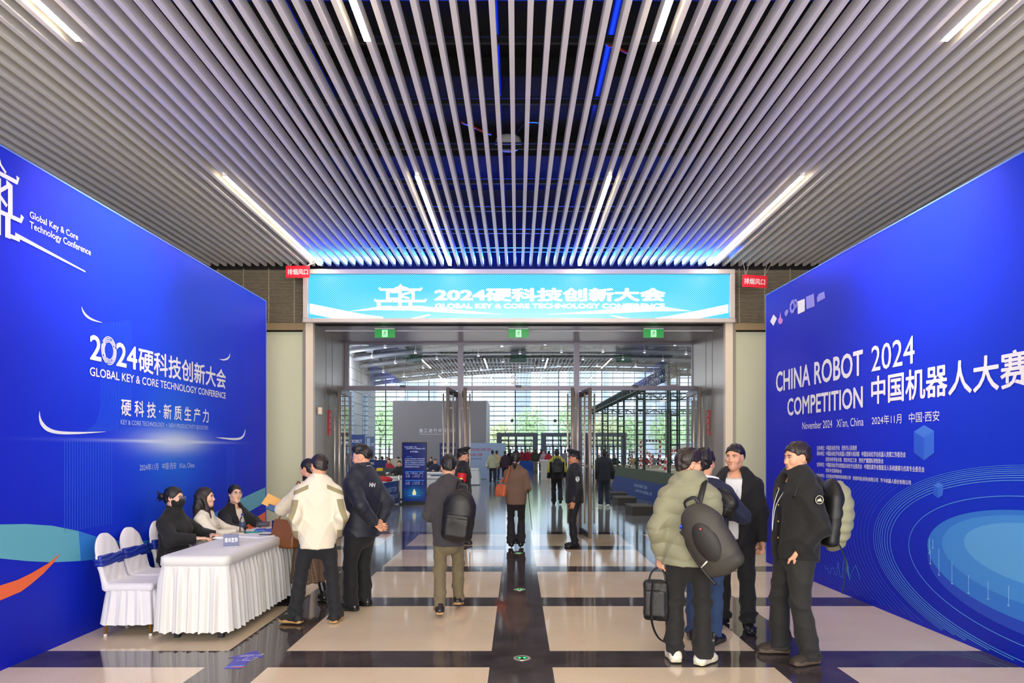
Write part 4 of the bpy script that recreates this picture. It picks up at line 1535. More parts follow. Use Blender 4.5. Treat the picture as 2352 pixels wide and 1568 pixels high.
def nets(fun, lo, hi, h):
    """surface nets over a narrow band; returns verts, quads"""
    lo, hi = np.array(lo, float), np.array(hi, float)
    B = 4
    nb = np.maximum(1, np.ceil((hi - lo) / (h * B)).astype(int))
    n = nb * B + 1
    cc = [lo[i] + (np.arange(nb[i]) + .5) * h * B for i in range(3)]
    g = np.stack(np.meshgrid(*cc, indexing='ij'), -1).reshape(-1, 3)
    dc = np.empty(len(g))
    for i in range(0, len(g), 200000):
        dc[i:i + 200000] = fun(g[i:i + 200000])
    act = (np.abs(dc) < h * B * 1.5).reshape(nb)
    D = np.where(dc.reshape(nb) < 0, -1.0, 1.0)
    D = np.repeat(np.repeat(np.repeat(D, B, 0), B, 1), B, 2)
    D = np.pad(D, ((0, 1), (0, 1), (0, 1)), 'edge')
    A = np.zeros(n, bool)
    ai = np.argwhere(act)
    for dx in range(B + 1):
        for dy in range(B + 1):
            for dz in range(B + 1):
                A[ai[:, 0] * B + dx, ai[:, 1] * B + dy, ai[:, 2] * B + dz] = True
    idx = np.argwhere(A)
    pts = lo + idx * h
    val = np.empty(len(pts))
    for i in range(0, len(pts), 200000):
        val[i:i + 200000] = fun(pts[i:i + 200000])
    D[A] = val
    S = D < 0
    c8 = [S[i:n[0] - 1 + i, j:n[1] - 1 + j, k:n[2] - 1 + k] for i in (0, 1) for j in (0, 1) for k in (0, 1)]
    al, an = c8[0].copy(), c8[0].copy()
    for c in c8[1:]:
        al &= c
        an |= c
    M = an & ~al
    ci = np.argwhere(M)
    I = -np.ones(M.shape, int)
    I[M] = np.arange(len(ci))
    acc = np.zeros((len(ci), 3))
    cnt = np.zeros(len(ci))
    E8 = [(i, j, k) for i in (0, 1) for j in (0, 1) for k in (0, 1)]
    dv = [D[ci[:, 0] + e[0], ci[:, 1] + e[1], ci[:, 2] + e[2]] for e in E8]
    for a in range(8):
        for ax in range(3):
            if E8[a][ax]:
                continue
            e2 = list(E8[a])
            e2[ax] = 1
            b_ = E8.index(tuple(e2))
            m = (dv[a] < 0) != (dv[b_] < 0)
            t = dv[a] / np.where(m, dv[a] - dv[b_], 1)
            q = np.tile(np.array(E8[a], float), (len(ci), 1))
            q[:, ax] += t
            acc[m] += q[m]
            cnt[m] += 1
    V = lo + (ci + acc / np.maximum(cnt, 1)[:, None]) * h
    F = []
    for ax in range(3):
        o1, o2 = (ax + 1) % 3, (ax + 2) % 3
        sl0 = [slice(None)] * 3
        sl1 = [slice(None)] * 3
        sl0[ax] = slice(0, n[ax] - 1)
        sl1[ax] = slice(1, n[ax])
        a, b_ = S[tuple(sl0)], S[tuple(sl1)]
        ed = np.argwhere(a != b_)
        ed = ed[(ed[:, o1] > 0) & (ed[:, o2] > 0) & (ed[:, o1] < n[o1] - 1) & (ed[:, o2] < n[o2] - 1)]
        sg = a[ed[:, 0], ed[:, 1], ed[:, 2]]

        def cell(d1, d2):
            q = ed.copy()
            q[:, o1] += d1
            q[:, o2] += d2
            return I[q[:, 0], q[:, 1], q[:, 2]]
        qd = np.stack([cell(-1, -1), cell(0, -1), cell(0, 0), cell(-1, 0)], 1)
        qd[~sg] = qd[~sg][:, ::-1]
        F.append(qd)
    F = np.concatenate(F)
    F = F[(F >= 0).all(1)]
    return V, F


def raw_mesh(name, V, F, mats, mi=None, smooth=True):
    me = bpy.data.meshes.new(name)
    me.vertices.add(len(V))
    me.vertices.foreach_set('co', V.astype(np.float32).ravel())
    me.loops.add(F.size)
    me.loops.foreach_set('vertex_index', F.astype(np.int32).ravel())
    me.polygons.add(len(F))
    me.polygons.foreach_set('loop_start', np.arange(0, F.size, 4, dtype=np.int32))
    me.polygons.foreach_set('loop_total', np.full(len(F), 4, np.int32))
    for m in mats:
        me.materials.append(m)
    if mi is not None:
        me.polygons.foreach_set('material_index', mi.astype(np.int32))
    me.polygons.foreach_set('use_smooth', np.full(len(F), smooth))
    me.update(calc_edges=True)
    me.validate()
    return me


def relax(V, F, it=1, lam=.5):
    for _ in range(it):
        s = np.zeros_like(V)
        c = np.zeros(len(V))
        for k in range(4):
            np.add.at(s, F[:, k], V[F[:, (k + 1) % 4]] + V[F[:, (k + 3) % 4]])
            np.add.at(c, F[:, k], 2)
        V = V + lam * (s / np.maximum(c, 1)[:, None] - V)
    return V


def organic(name, fields, mats, parent, h, rule=None, it=1, attr=None):
    """fields: list of (fun, lo, hi, h); joined into ONE mesh"""
    VS, FS_, n = [], [], 0
    for fun, lo, hi, hh in fields:
        V, F = nets(fun, lo, hi, hh)
        if not len(F):
            continue
        V = relax(V, F, it)
        VS.append(V)
        FS_.append(F + n)
        n += len(V)
    V, F = np.concatenate(VS), np.concatenate(FS_)
    mats = mats if isinstance(mats, (list, tuple)) else [mats]
    mi = rule(V[F].mean(1)) if rule is not None else None
    me = raw_mesh(name, V, F, mats, mi)
    if attr is not None:
        at = me.attributes.new('panel', 'FLOAT', 'POINT')
        at.data.foreach_set('value', attr(V).astype(np.float32))
    return link(name, me, parent)


def rot(ax, a):
    return np.array(Matrix.Rotation(a, 3, ax))


# ================================================================== PEOPLE
SKIN = mat('skin', '#d9a183', .5, spec=.35)
SKIN_F = mat('skin_fair', '#e6b79c', .5, spec=.35)
SKIN_T = mat('skin_tan', '#c98a68', .5, spec=.35)
def hair_mat(name, c):
    m = mat(name, c, .42)
    b = NB(m)
    b.xyz()
    mp = b.N.new('ShaderNodeMapping')
    mp.inputs['Scale'].default_value = (170, 170, 16)
    b.nt.links.new(b.tc, mp.inputs[0])
    n = b.noise(1.0, 3, mp.outputs[0])
    cc = lin(c)
    b.nt.links.new(b.mix(b.ramp(n, .35, .7), tuple(q * .55 for q in cc), tuple(q * 1.9 for q in cc)), b.b.inputs['Base Color'])
    b.bump(n, .7, .006)
    return m


HAIR = hair_mat('black_hair', '#15100e')
HAIRB = hair_mat('brown_black_hair', '#211713')
EYEW = mat('eye_white', '#e2dcd8', .3)
IRIS = mat('iris_dark', '#1a100c', .2)
LIP = mat('lip', '#b0605a', .45)
LIPR = mat('lip_red', '#b8323a', .4)
BROW = mat('brow', '#1c1512', .7)
LENSM = glass_mat('spectacle_lens', (.96, .96, .96), .6)


def bone_ik(a, c, l1, l2, pole):
    a, c, pole = np.array(a, float), np.array(c, float), np.array(pole, float)
    d = c - a
    L = np.linalg.norm(d)
    u = d / L
    L = min(L, (l1 + l2) * .995)
    c = a + u * L
    x = (l1 * l1 - l2 * l2 + L * L) / (2 * L)
    hgt = math.sqrt(max(l1 * l1 - x * x, 1e-6))
    pl = pole - u * (pole @ u)
    pl /= np.linalg.norm(pl) + 1e-9
    return a + u * x + pl * hgt, c


def hand_field(W, fwd, palm, thumb_s, curl=.35, spread=.0, k=.006, sc=1.0):
    """wrist point, finger direction, palm normal, thumb side (+1: thumb along cross(palm,fwd))"""
    fwd = np.array(fwd, float)
    fwd /= np.linalg.norm(fwd)
    palm = np.array(palm, float)
    palm = palm - fwd * (palm @ fwd)
    palm /= np.linalg.norm(palm)
    side = np.cross(palm, fwd) * thumb_s
    W = np.array(W, float)
    F = Field()
    R = np.stack([side, fwd, palm], 1)
    F.u(cone(W - fwd * .05, W + fwd * .01, .026, .025, (palm, .78)))
    F.u(rbox(W + fwd * .05, (.039 * sc, .047 * sc, .0135 * sc), .0125, R), .02)
    fl = [(.030, .070), (.010, .079), (-.011, .073), (-.030, .057)]
    pts = []
    for i, (o, L) in enumerate(fl):
        p = W + fwd * .090 * sc + side * o * sc
        d = fwd + side * spread * (1.5 - i) * .5
        d /= np.linalg.norm(d)
        ang = 0.0
        c_ = curl * (1 + .1 * (i - 1))
        r = [.0092, .0085, .0078, .0068][0] * sc
        for j, fr in enumerate((.45, .30, .25)):
            ang += c_ * (1.0 if j else .8)
            dd = d * math.cos(ang) + palm * math.sin(ang)
            q = p + dd * L * fr * sc
            F.u(cone(p, q, r, r * .9), k)
            r *= .9
            p = q
        pts.append(p)
    p = W + fwd * .028 * sc + side * .030 * sc + palm * .006
    d1 = fwd * .62 + side * .62 + palm * (.25 + .4 * min(curl, 1))
    d1 /= np.linalg.norm(d1)
    q = p + d1 * .042 * sc
    d2 = fwd * .85 + side * .15 + palm * (.2 + .5 * min(curl, 1.1))
    d2 /= np.linalg.norm(d2)
    F.u(cone(p, q, .0135 * sc, .0105 * sc), .012)
    F.u(cone(q, q + d2 * .032 * sc, .0102 * sc, .0085 * sc), .006)
    pts.append(q + d2 * .03)
    allp = np.array(pts + [W - fwd * .05, W + side * .05, W - side * .05])
    return F, allp.min(0) - .035, allp.max(0) + .035


class Person:
    def __init__(s, label, loc, face, height=1.72, lod=0, female=False, seated=False, lean=(0, 0), hip=None, skin=SKIN, name='person', group=None, build=1.0, shoulder=None):
        """face: compass angle in degrees, 0 looks away from the camera, 90 looks to the photo's left"""
        s.t = thing(name, label, 'person', (loc[0], loc[1], 0), math.radians(face), group)
        s.sc = height / 1.72
        s.t.scale = (s.sc,) * 3
        s.lod = lod
        s.fem, s.skin, s.seated = female, skin, seated
        s.hh = [.009, .013, .022, .03][lod]
        s.bw = build
        s.hz = hip if hip is not None else (.50 if seated else .90)
        lx_, ly_ = lean
        s.up = v3(lx_, ly_, 1)
        s.up /= np.linalg.norm(s.up)
        s.R = np.array(Vector((0, 0, 1)).rotation_difference(Vector(s.up)).to_matrix())
        s.pel = v3(0, 0, s.hz)
        s.sw = shoulder or (.158 if female else .182)
        s.chest = s.T(0, 0, .36)
        s.neck = s.T(0, -.01, .54)
        s.sh = {-1: s.T(-s.sw, -.01, .45), 1: s.T(s.sw, -.01, .45)}
        s.hipj = {-1: s.pel + v3(-.085, 0, 0), 1: s.pel + v3(.085, 0, 0)}
        s.hands = []

    def T(s, x, y, z):
        return s.pel + s.R @ v3(x, y, z)

    # ---- pose
    def arms(s, L, R):
        """each: wrist target (local), elbow pole, hand dict"""
        s.el, s.wr, s.hd = {}, {}, {}
        for k, a in ((-1, L), (1, R)):
            e, w = bone_ik(s.sh[k], a[0], .285, .255, a[1])
            s.el[k], s.wr[k] = e, w
            s.hd[k] = a[2] if len(a) > 2 else {}

    def legs(s, L, R):
        """each: ankle (local), knee pole, toe angle"""
        s.kn, s.an, s.toe = {}, {}, {}
        for k, a in ((-1, L), (1, R)):
            kn, an = bone_ik(s.hipj[k], a[0], .421, .404, a[1] if len(a) > 1 else (k * .12, 1, 0))
            s.kn[k], s.an[k] = kn, an
            s.toe[k] = a[2] if len(a) > 2 else 0.0

    # ---- surfaces
    def torso(s, F, g=0.0, k=.06, waist=1.0, hips=True):
        ux, uy = s.R @ v3(1, 0, 0), s.R @ v3(0, 1, 0)
        w = s.bw
        if s.fem:
            st = [(.0, .150, .70), (.13, .128 * waist, .72), (.22, .125 * waist, .72), (.36, .142, .72), (.46, .125, .62)]
        else:
            st = [(.0, .152, .72), (.13, .145 * waist, .72), (.22, .148 * waist, .72), (.36, .165, .68), (.46, .150, .58)]
        for (z0, r0, f0), (z1, r1, f1) in zip(st[:-1], st[1:]):
            F.u(cone(s.T(0, 0, z0), s.T(0, .0, z1), r0 * w + g, r1 * w + g, (uy, (f0 + f1) / 2)), k)
        for q in (-1, 1):
            F.u(cone(s.T(q * .05, -.012, .460 - .3 * g), s.T(q * (s.sw - .022), -.012, .432 - .3 * g), .052 + g * .6, .052 + g * .6), .035)
        F.u(cone(s.T(0, -.012, .45), s.T(0, -.01, .52), .068 + g * .4, .050 + g * .4), .03)
        if s.fem:
            for q in (-1, 1):
                F.u(ello(s.T(q * .065, .085, .34), (.06 + g, .05 + g, .058 + g)), .05)
        return F

    def sleeve(s, F, side, r0, r1, r2, k=.03, to=1.0):
        e, w = s.el[side], s.wr[side]
        F.u(cone(s.sh[side], e, r0, r1), k)
        F.u(cone(e, e + (w - e) * to, r1, r2), k)
        return F

    def bbox(s, pts, pad):
        a = np.array(pts)
        return a.min(0) - pad, a.max(0) + pad

    def head(s, yaw=0, pitch=0, roll=0, hair='short', hairm=HAIR, glasses=None, mask=False, mouth='closed', lip=LIP, eyes=True, ear=True, fwd=.015, hair_kw={}):
        """yaw>0 turns to the person's left"""
        Rh = s.R @ np.array((Matrix.Rotation(math.radians(yaw), 3, 'Z') @ Matrix.Rotation(math.radians(pitch), 3, 'X') @ Matrix.Rotation(math.radians(roll), 3, 'Y')))
        c = s.neck + s.R @ v3(0, fwd, .165)
        s.hc, s.Rh = c, Rh
        H = lambda x, y, z: c + Rh @ v3(x, y, z)
        s.H = H
        fs = .95 if s.fem else 1.0
        F = Field()
        F.u(ello(H(0, -.012, .032), (.075 * fs, .094 * fs, .084), Rh))
        F.u(ello(H(0, .024, -.03), (.062 * fs, .068, .082), Rh), .04)
        F.u(ello(H(0, .066, -.094), (.024, .018, .018), Rh), .035)
        F.u(cone(H(-.045 * fs, .0, -.068), H(0, .055, -.094), .022, .02), .035)
        F.u(cone(H(.045 * fs, .0, -.068), H(0, .055, -.094), .022, .02), .035)
        F.u(cone(H(-.035, .068, .022), H(.035, .068, .022), .014, .014), .02)
        for q in (-1, 1):
            F.u(ello(H(q * .042, .062, -.028), (.02, .018, .02), Rh), .03)
        F.u(cone(H(0, .085, .004), H(0, .101, -.030), .0075, .0105), .014)
        F.u(ello(H(0, .102, -.034), (.0115, .011, .009), Rh), .010)
        for q in (-1, 1):
            F.u(ello(H(q * .012, .092, -.037), (.008, .010, .007), Rh), .008)
            F.sub(ello(H(q * .031, .094, .002), (.017, .011, .010), Rh), .012)
        F.u(ello(H(0, .084, -.062), (.022, .012, .011), Rh), .014)
        if mouth == 'open':
            F.sub(ello(H(0, .096, -.066), (.016, .016, .008), Rh), .006)
        else:
            F.sub(cone(H(-.018, .094, -.062), H(.018, .094, -.062), .0022, .0022), .004)
        if ear:
            Re = Rh @ rot('X', -.15)
            for q in (-1, 1):
                F.u(ello(H(q * .074 * fs, -.008, -.008), (.011, .019, .031), Re), .012)
                F.sub(ello(H(q * .086 * fs, -.004, -.004), (.009, .010, .018), Re), .006)
        F.u(cone(H(0, -.022, -.06), s.neck + s.R @ v3(0, 0, -.02), .050 * fs, .055 * fs), .03)
        F.u(cone(s.neck + s.R @ v3(0, 0, -.02), s.T(0, -.005, .45), .056 * fs, .075 * fs), .03)
        lo, hi = s.bbox([H(-.1, -.12, -.12), H(.1, .13, .13), H(-.1, .13, .13), H(.1, -.12, -.12), H(-.1, .13, -.13), H(.1, .13, -.13), H(-.1, -.12, .13), s.T(0, 0, .42)], .02)
        s.headF = (F, lo, hi, [.0042, .006, .011, .016][s.lod])
        s.hairs(hair, hairm, **hair_kw)
        if s.lod > 1:
            return
        if eyes:
            for q in (-1, 1):
                m = MB()
                M = Matrix(Rh.tolist())
                m.cur = 0
                m.lathe([(.0, -.0055), (.006, -.005), (.0085, 0), (.006, .005), (0, .0055)], H(q * .031, .0785, .001), 14, M @ Matrix.Diagonal((1.75, .9, .95)))
                m.cur = 1
                m.lathe([(.0, -.0045), (.0045, -.003), (.0055, 0), (.0045, .003), (0, .0045)], H(q * .031 + .0, .0822, .001), 12, M @ Matrix.Diagonal((.95, .95, 1.05)))
                m.build('eye', [EYEW, IRIS], s.t, True)
                MB().tube([H(q * .012, .0885, .0075), H(q * .03, .0895, .0105), H(q * .049, .078, .006)], [.0012, .0022, .0012], 6).build('eyelid', IRIS, s.t, True)
                MB().tube([H(q * .014, .0925, .022), H(q * .034, .0905, .0265), H(q * .054, .0755, .020)], [.003, .0042, .0016], 6).build('eyebrow', BROW, s.t, True)
            if not mask:
                m = MB()
                dz = .007 if mouth == 'open' else 0
                m.tube([H(-.021, .0855, -.062), H(-.010, .0938, -.0592 + dz * .3), H(0, .0960, -.0596 + dz * .3), H(.010, .0938, -.0592 + dz * .3), H(.021, .0855, -.062)], [.001, .0028, .003, .0028, .001], 6)
                m.tube([H(-.020, .0855, -.0635 - dz * .3), H(0, .0945, -.0675 - dz), H(.020, .0855, -.0635 - dz * .3)], [.001, .0038, .001], 6)
                m.build('mouth', lip, s.t, True)
                if mouth == 'open':
                    MB().tube([H(-.013, .089, -.063), H(0, .0925, -.0632), H(.013, .089, -.063)], [.002, .003, .002], 6).build('teeth', EYEW, s.t, True)
        if glasses:
            m = MB()
            for q in (-1, 1):
                ring = [H(q * .033 + .024 * math.cos(a), .106, .0 + .019 * math.sin(a)) for a in np.linspace(0, 2 * PI, 21)]
                m.tube(ring, .0014, 6, False)
                m.tube([H(q * .057, .105, .006), H(q * .075 * fs, .06, .008), H(q * .079 * fs, -.005, .006)], .0014, 5)
            m.tube([H(-.01, .107, .003), H(0, .109, .006), H(.01, .107, .003)], .0014, 5)
            o = m.build('glasses', glasses, s.t, True)
            l = MB()
            for q in (-1, 1):
                rr = [H(q * .033 + .0235 * math.cos(a), .106, .0 + .0185 * math.sin(a)) for a in np.linspace(0, 2 * PI, 19)[:-1]]
                l.add(rr, [tuple(range(18))])
            l.build('lens', LENSM, o)
        if mask:
            Fm = Field()
            Fm.u(ello(H(0, .028, -.056), (.073, .090, .080), Rh))
            Fm.u(cone(H(0, .088, -.02), H(0, .106, -.04), .012, .02), .03)
            Fm.cut(half(H(0, 0, -.018), Rh @ v3(0, -.30, 1)), .01)
            Fm.cut(half(H(0, .002, -.05), Rh @ v3(0, -1, -.2)), .01)
            organic('face_mask', [(Fm, H(0, .04, -.05) - .12, H(0, .04, -.05) + .12, .006)], BLACKC, s.t, .006)
            st = MB()
            for q in (-1, 1):
                st.tube([H(q * .058, .02, -.03), H(q * .078, -.012, .018)], .002, 5)
                st.tube([H(q * .056, .01, -.085), H(q * .078, -.02, -.03)], .002, 5)
            st.build('mask_strap', BLACKC, s.t, True)

    def hairs(s, style, m, vol=0.0, nape=-.098, side=.0, top=0.0, length=.35, noise=.0035, fringe=.062):
        H, Rh = s.H, s.Rh
        fs = .95 if s.fem else 1.0
        F = Field()
        hx = .0085 + vol
        F.u(ello(H(0, -.014, .034), (.075 * fs + hx, .094 * fs + hx, .084 + hx), Rh))
        pts = [H(-.12, -.14, -.14), H(.12, .14, .17), H(.12, -.14, -.14), H(-.12, .14, .17), H(.12, -.14, .17), H(-.12, .14, -.14)]
        if top:
            F.u(ello(H(0, .02, .075 + top), (.07, .08, .045), Rh), .03)
        if style != 'under':
            F.u(ello(H(0, -.048, -.032), (.064, .058, .068), Rh), .03)
        if style in ('short', 'under'):
            e0 = ello(H(0, .125, -.020), (.076, .089, .101), Rh)
            F.sub(lambda p: e0(p) + .004 * np.sin(((p - s.hc) @ Rh)[:, 0] * 150 + 2 * np.sin(((p - s.hc) @ Rh)[:, 0] * 47)) + .003 * np.sin(((p - s.hc) @ Rh)[:, 2] * 120), .012)
            F.cut(half(H(0, -.09, nape), Rh @ v3(0, .55, -1)), .01)
            # sideburn cut in front of the ears
            for q in (-1, 1):
                F.sub(cone(H(q * .085, .012, -.01), H(q * .085, .03, -.10), .034, .05), .012)
                if style == 'under':
                    F.sub(ello(H(q * .095, -.01, -.015), (.035, .085, .055), Rh), .015)
            if style == 'under':
                F.sub(ello(H(0, -.115, -.06), (.08, .03, .065), Rh), .02)
        else:
            F.sub(ello(H(0, .125, -.030), (.070, .088, .104), Rh), .012)
            if style == 'long':
                bk = s.R @ v3(0, -1, 0)
                for q in (-1, 0, 1):
                    b0 = H(q * .045, -.065, .0)
                    b1 = s.neck + s.R @ v3(q * .06, -.055, .03)
                    b2 = s.T(q * .075, -.105, .54 - length)
                    F.u(cone(b0, b1, .05, .05), .04)
                    F.u(cone(b1, b2, .052, .028), .04)
                    pts += [b2, b1]
                for q in (-1, 1):
                    a0 = H(q * .072, .0, .0)
                    a1 = s.neck + s.R @ v3(q * .085, .055, .02)
                    a2 = s.T(q * .085, .125, .58 - length)
                    F.u(cone(a0, a1, .026, .028), .03)
                    F.u(cone(a1, a2, .028, .012), .03)
                    pts += [a2, a1]
            elif style == 'low_tail':
                F.cut(half(H(0, -.09, -.085), Rh @ v3(0, .45, -1)), .02)
                b0, b1 = H(0, -.10, -.045), H(0, -.12, -.10)
                b2 = H(0, -.11, -.19)
                F.u(cone(b0, b1, .036, .032), .02).u(cone(b1, b2, .032, .018), .02)
                pts += [b1, b2 + .03]
            elif style == 'bun':
                F.cut(half(H(0, -.09, -.075), Rh @ v3(0, .45, -1)), .02)
                b0 = H(0, -.135, .0)
                F.u(ello(b0, (.042, .042, .04), Rh), .015)
                F.u(cone(H(0, -.09, .0), b0, .03, .03), .02)
                for a in range(7):
                    d = Rh @ v3(.3 * math.sin(a * 2.3), -.8 + .2 * math.sin(a), .8 * math.cos(a * 1.7))
                    F.u(cone(b0, b0 + d * .075, .012, .005), .008)
                pts += [b0 - .09, b0 + .09]
            elif style == 'tied':
                F.cut(half(H(0, -.09, -.085), Rh @ v3(0, .4, -1)), .02)
                F.u(ello(H(0, -.105, -.075), (.04, .035, .035), Rh), .025)
        sc = 42.0
        F.add(lambda p: noise * .8 * (np.sin(((p - s.hc) @ Rh)[:, 0] * sc * 1.7 + 3 * np.sin(((p - s.hc) @ Rh)[:, 2] * 25)) * np.sin(((p - s.hc) @ Rh)[:, 1] * sc + 2 * np.sin(((p - s.hc) @ Rh)[:, 2] * 30 + 1))
                                + .6 * np.sin(((p - s.hc) @ Rh)[:, 0] * 140 + ((p - s.hc) @ Rh)[:, 1] * 60)))
        lo, hi = s.bbox(pts, .03)
        organic('hair', [(F, lo, hi, [.0048, .0065, .012, .018][s.lod])], m, s.t, 0, it=1)

    def finish_body(s, show_hands=(True, True), bare_legs=False):
        """one skin mesh: head and neck, hands and wrists, and a slim body under the clothes"""
        C = Field()
        s.torso(C, -.03, hips=False)
        for k in (-1, 1):
            C.u(cone(s.sh[k], s.el[k], .036, .03), .02)
            C.u(cone(s.el[k], s.wr[k], .03, .022), .02)
            C.u(cone(s.hipj[k], s.kn[k], .06, .045), .03)
            C.u(cone(s.kn[k], s.an[k], .042, .03), .03)
        pts = [s.sh[1], s.sh[-1], s.neck, s.pel, *s.el.values(), *s.wr.values(), *s.kn.values(), *s.an.values()]
        lo, hi = s.bbox(pts, .12)
        fl = [(C, lo, hi, max(.016, s.hh * 1.4)), s.headF]
        for i, k in enumerate((-1, 1)):
            if not show_hands[i]:
                continue
            d = s.hd[k]
            f = s.wr[k] - s.el[k]
            f = f / np.linalg.norm(f)
            if s.lod < 2:
                F, a, b_ = hand_field(s.wr[k], d.get('fwd', f), d.get('palm', s.R @ v3(-k, 0, 0)), d.get('ts', -k), d.get('curl', .35), d.get('spread', .1))
                fl.append((F, a, b_, .0042 if s.lod == 0 else .0055))
            else:
                F = Field().u(cone(s.wr[k] - f * .03, s.wr[k] + f * .04, .028, .036)).u(cone(s.wr[k] + f * .04, s.wr[k] + f * .13, .034, .02), .02)
                a, b_ = s.bbox([s.wr[k] - f * .03, s.wr[k] + f * .14], .05)
                fl.append((F, a, b_, .014))
        organic('body', fl, s.skin, s.t, 0)

    def trousers(s, m, g=1.0, wz=None, cuff=.075, flare=0.0, wr=.010, seed=1.0, break_=.012, knee=.066, thigh=.092):
        wz = min(.10, getattr(s, 'hem', .1) + .055) if wz is None else wz
        F = Field()
        uy = s.R @ v3(0, 1, 0)
        F.u(cone(s.pel + v3(0, 0, min(.02, wz - .02)), s.T(0, 0, wz), .150 * s.bw, .140 * s.bw, (uy, .74)), .05)
        F.u(cone(s.hipj[-1] + v3(.02, -.025, .0), s.hipj[1] + v3(-.02, -.025, .0), .098 * s.bw, .098 * s.bw), .06)
        for k in (-1, 1):
            a = s.hipj[k]
            dn = s.an[k] - s.kn[k]
            dn /= np.linalg.norm(dn)
            end = s.an[k] + dn * (.02 if not s.seated else 0)
            F.u(cone(a, s.kn[k], thigh * g * s.bw, knee * g), .035)
            F.u(cone(s.kn[k], end, knee * g, (cuff + flare) * g * .82), .03)
            F.cut(half(end + v3(0, 0, -.02) if False else s.an[k] + dn * .022, dn), .008) if False else None
        zc = [min(s.an[-1][2], s.an[1][2])]

        def cutlegs(p):
            d = np.full(len(p), -1.0)
            for k in (-1, 1):
                dn = s.an[k] - s.kn[k]
                dn = dn / np.linalg.norm(dn)
                near = ((p - s.an[k]) ** 2).sum(1) < .18 ** 2
                d = np.where(near, np.maximum(d, (p - s.an[k] - dn * .028) @ dn), d)
            return d
        F.cut(cutlegs, .008)
        F.cut(half(s.T(0, 0, wz), s.up), .01)

        def wgt(p):
            w = np.full(len(p), .35)
            for k in (-1, 1):
                w = w + 1.3 * np.exp(-((p - s.kn[k]) ** 2).sum(1) / .012) + 1.9 * np.exp(-((p - s.an[k]) ** 2).sum(1) / .022)
            return w
        if s.lod < 3:
            F.add(wrinkle(wr, 24, seed, .9, wgt))
        lo, hi = s.bbox([s.T(-.2, -.15, .1), s.T(.2, .15, .1), s.pel + v3(0, -.14, -.1), s.pel + v3(0, .12, -.1), *s.kn.values(), *s.an.values()], .12)
        return organic('trousers', [(F, lo, hi, s.hh)], m, s.t, 0)

    def shoes(s, m, sole, L=.27, hgt=.075, chunky=0.0, heel=0.0, name='shoe'):
        for k in (-1, 1):
            a = s.an[k]
            dn = a - s.kn[k]
            dn = dn / np.linalg.norm(dn)
            ang = s.toe[k]
            fz = v3(-math.sin(ang), math.cos(ang), 0)
            # foot pitch follows the shank when the heel lifts
            lift = max(0.0, a[2] - .095)
            pit = min(1.1, lift * 5.0)
            fwd = fz * math.cos(pit) - v3(0, 0, 1) * math.sin(pit)
            up = fz * math.sin(pit) + v3(0, 0, 1) * math.cos(pit)
            sd = np.cross(fwd, up)
            R = np.stack([sd, fwd, up], 1)
            base = a - up * (.078 + heel * .2) if not heel else a - up * .085
            Q = lambda x, y, z: base + R @ v3(x, y, z)
            F = Field()
            w = .041 + chunky * .008
            F.u(cone(Q(0, -.045, .045), Q(0, -.02, .095), .036 + chunky * .01, .038 + chunky * .01))
            F.u(cone(Q(0, -.035, .035), Q(0, .10, .032), w, w * .95, (R[:, 2], .85)), .03)
            F.u(cone(Q(0, .0, .06), Q(0, .12, .034), .034, .028), .03)
            F.u(ello(Q(0, L * .47, .030), (w * .95, .055, .028 + chunky * .004), R), .03)
            F.cut(half(Q(0, 0, .004), -up), .004)
            F.cut(half(Q(0, 0, .118), up), .006)
            lo, hi = s.bbox([Q(-.06, -.1, -.01), Q(.06, .22, .13), Q(.06, -.1, .13), Q(-.06, .22, -.01)], .03)
            so = None
            o = organic(name, [(F, lo, hi, [.0065, .008, .013, .02][s.lod])], m, s.t, 0)
            if sole is not None:
                G = Field()
                th = .012 + chunky * .010
                for y0, rr in ((-.045, w * .92), (.02, w * .90), (.09, w * 1.04), (.135, w * .93)):
                    G.u(ello(Q(0, y0, th * .9), (rr + .003, .062, 1.0), R), .02)
                G.cut(half(Q(0, 0, .0), -up), .003).cut(half(Q(0, 0, th * 2), up), .003)
                G.cut(half(Q(0, L * .47 + .05, 0), fwd), .02).cut(half(Q(0, -.088, 0), -fwd), .02)
                organic('sole', [(G, lo, hi, [.0065, .008, .013, .02][s.lod])], sole, o, 0)
            if heel:
                MB().tube([Q(0, -.06, .03), Q(0, -.065, -.012)], [.02, .012], 8).build('heel', m, o, True)
# ================================================================== CLOTHES AND BAGS
def cloth(name, c, rough=.85, bump=.10, bscale=260, noise=.06, sheen=.06):
    return mat(name, c, rough, noise=noise, nscale=9, bump=bump, bscale=bscale, sheen=sheen)


def two_tone(name, c1, c2):
    m = cloth(name, c1)
    nt = m.node_tree
    a = nt.nodes.new('ShaderNodeAttribute')
    a.attribute_name = 'panel'
    b = NB(m)
    nt.links.new(b.mix(b.ramp(a.outputs['Fac'], -.002, .002), lin(c1), lin(c2)), b.b.inputs['Base Color'])
    return m


BLACKC = cloth('black_cloth', '#0e0e10')
BLACKC2 = cloth('soft_black_cloth', '#121214', bump=.15, bscale=160)
NYLON = mat('black_nylon', '#121214', .5, bump=.12, bscale=500)
NYLONG = mat('grey_nylon', '#37342f', .6, bump=.12, bscale=500)
LEATHER = mat('black_leather', '#161517', .3)
RUBBER = mat('rubber_white', '#d8d4cc', .6)
RUBBERT = mat('rubber_tan', '#b08a58', .6)
RUBBERK = mat('rubber_black', '#141414', .6)
GOLD = mat('gold_braid', '#c2a24a', .4, .6)
SILVER = mat('silver_metal', '#cfd0d6', .3, .9)
DARKRIM = mat('dark_rim', '#1c1a1c', .35)
PAPER = mat('paper', '#f2f2f4', .6)


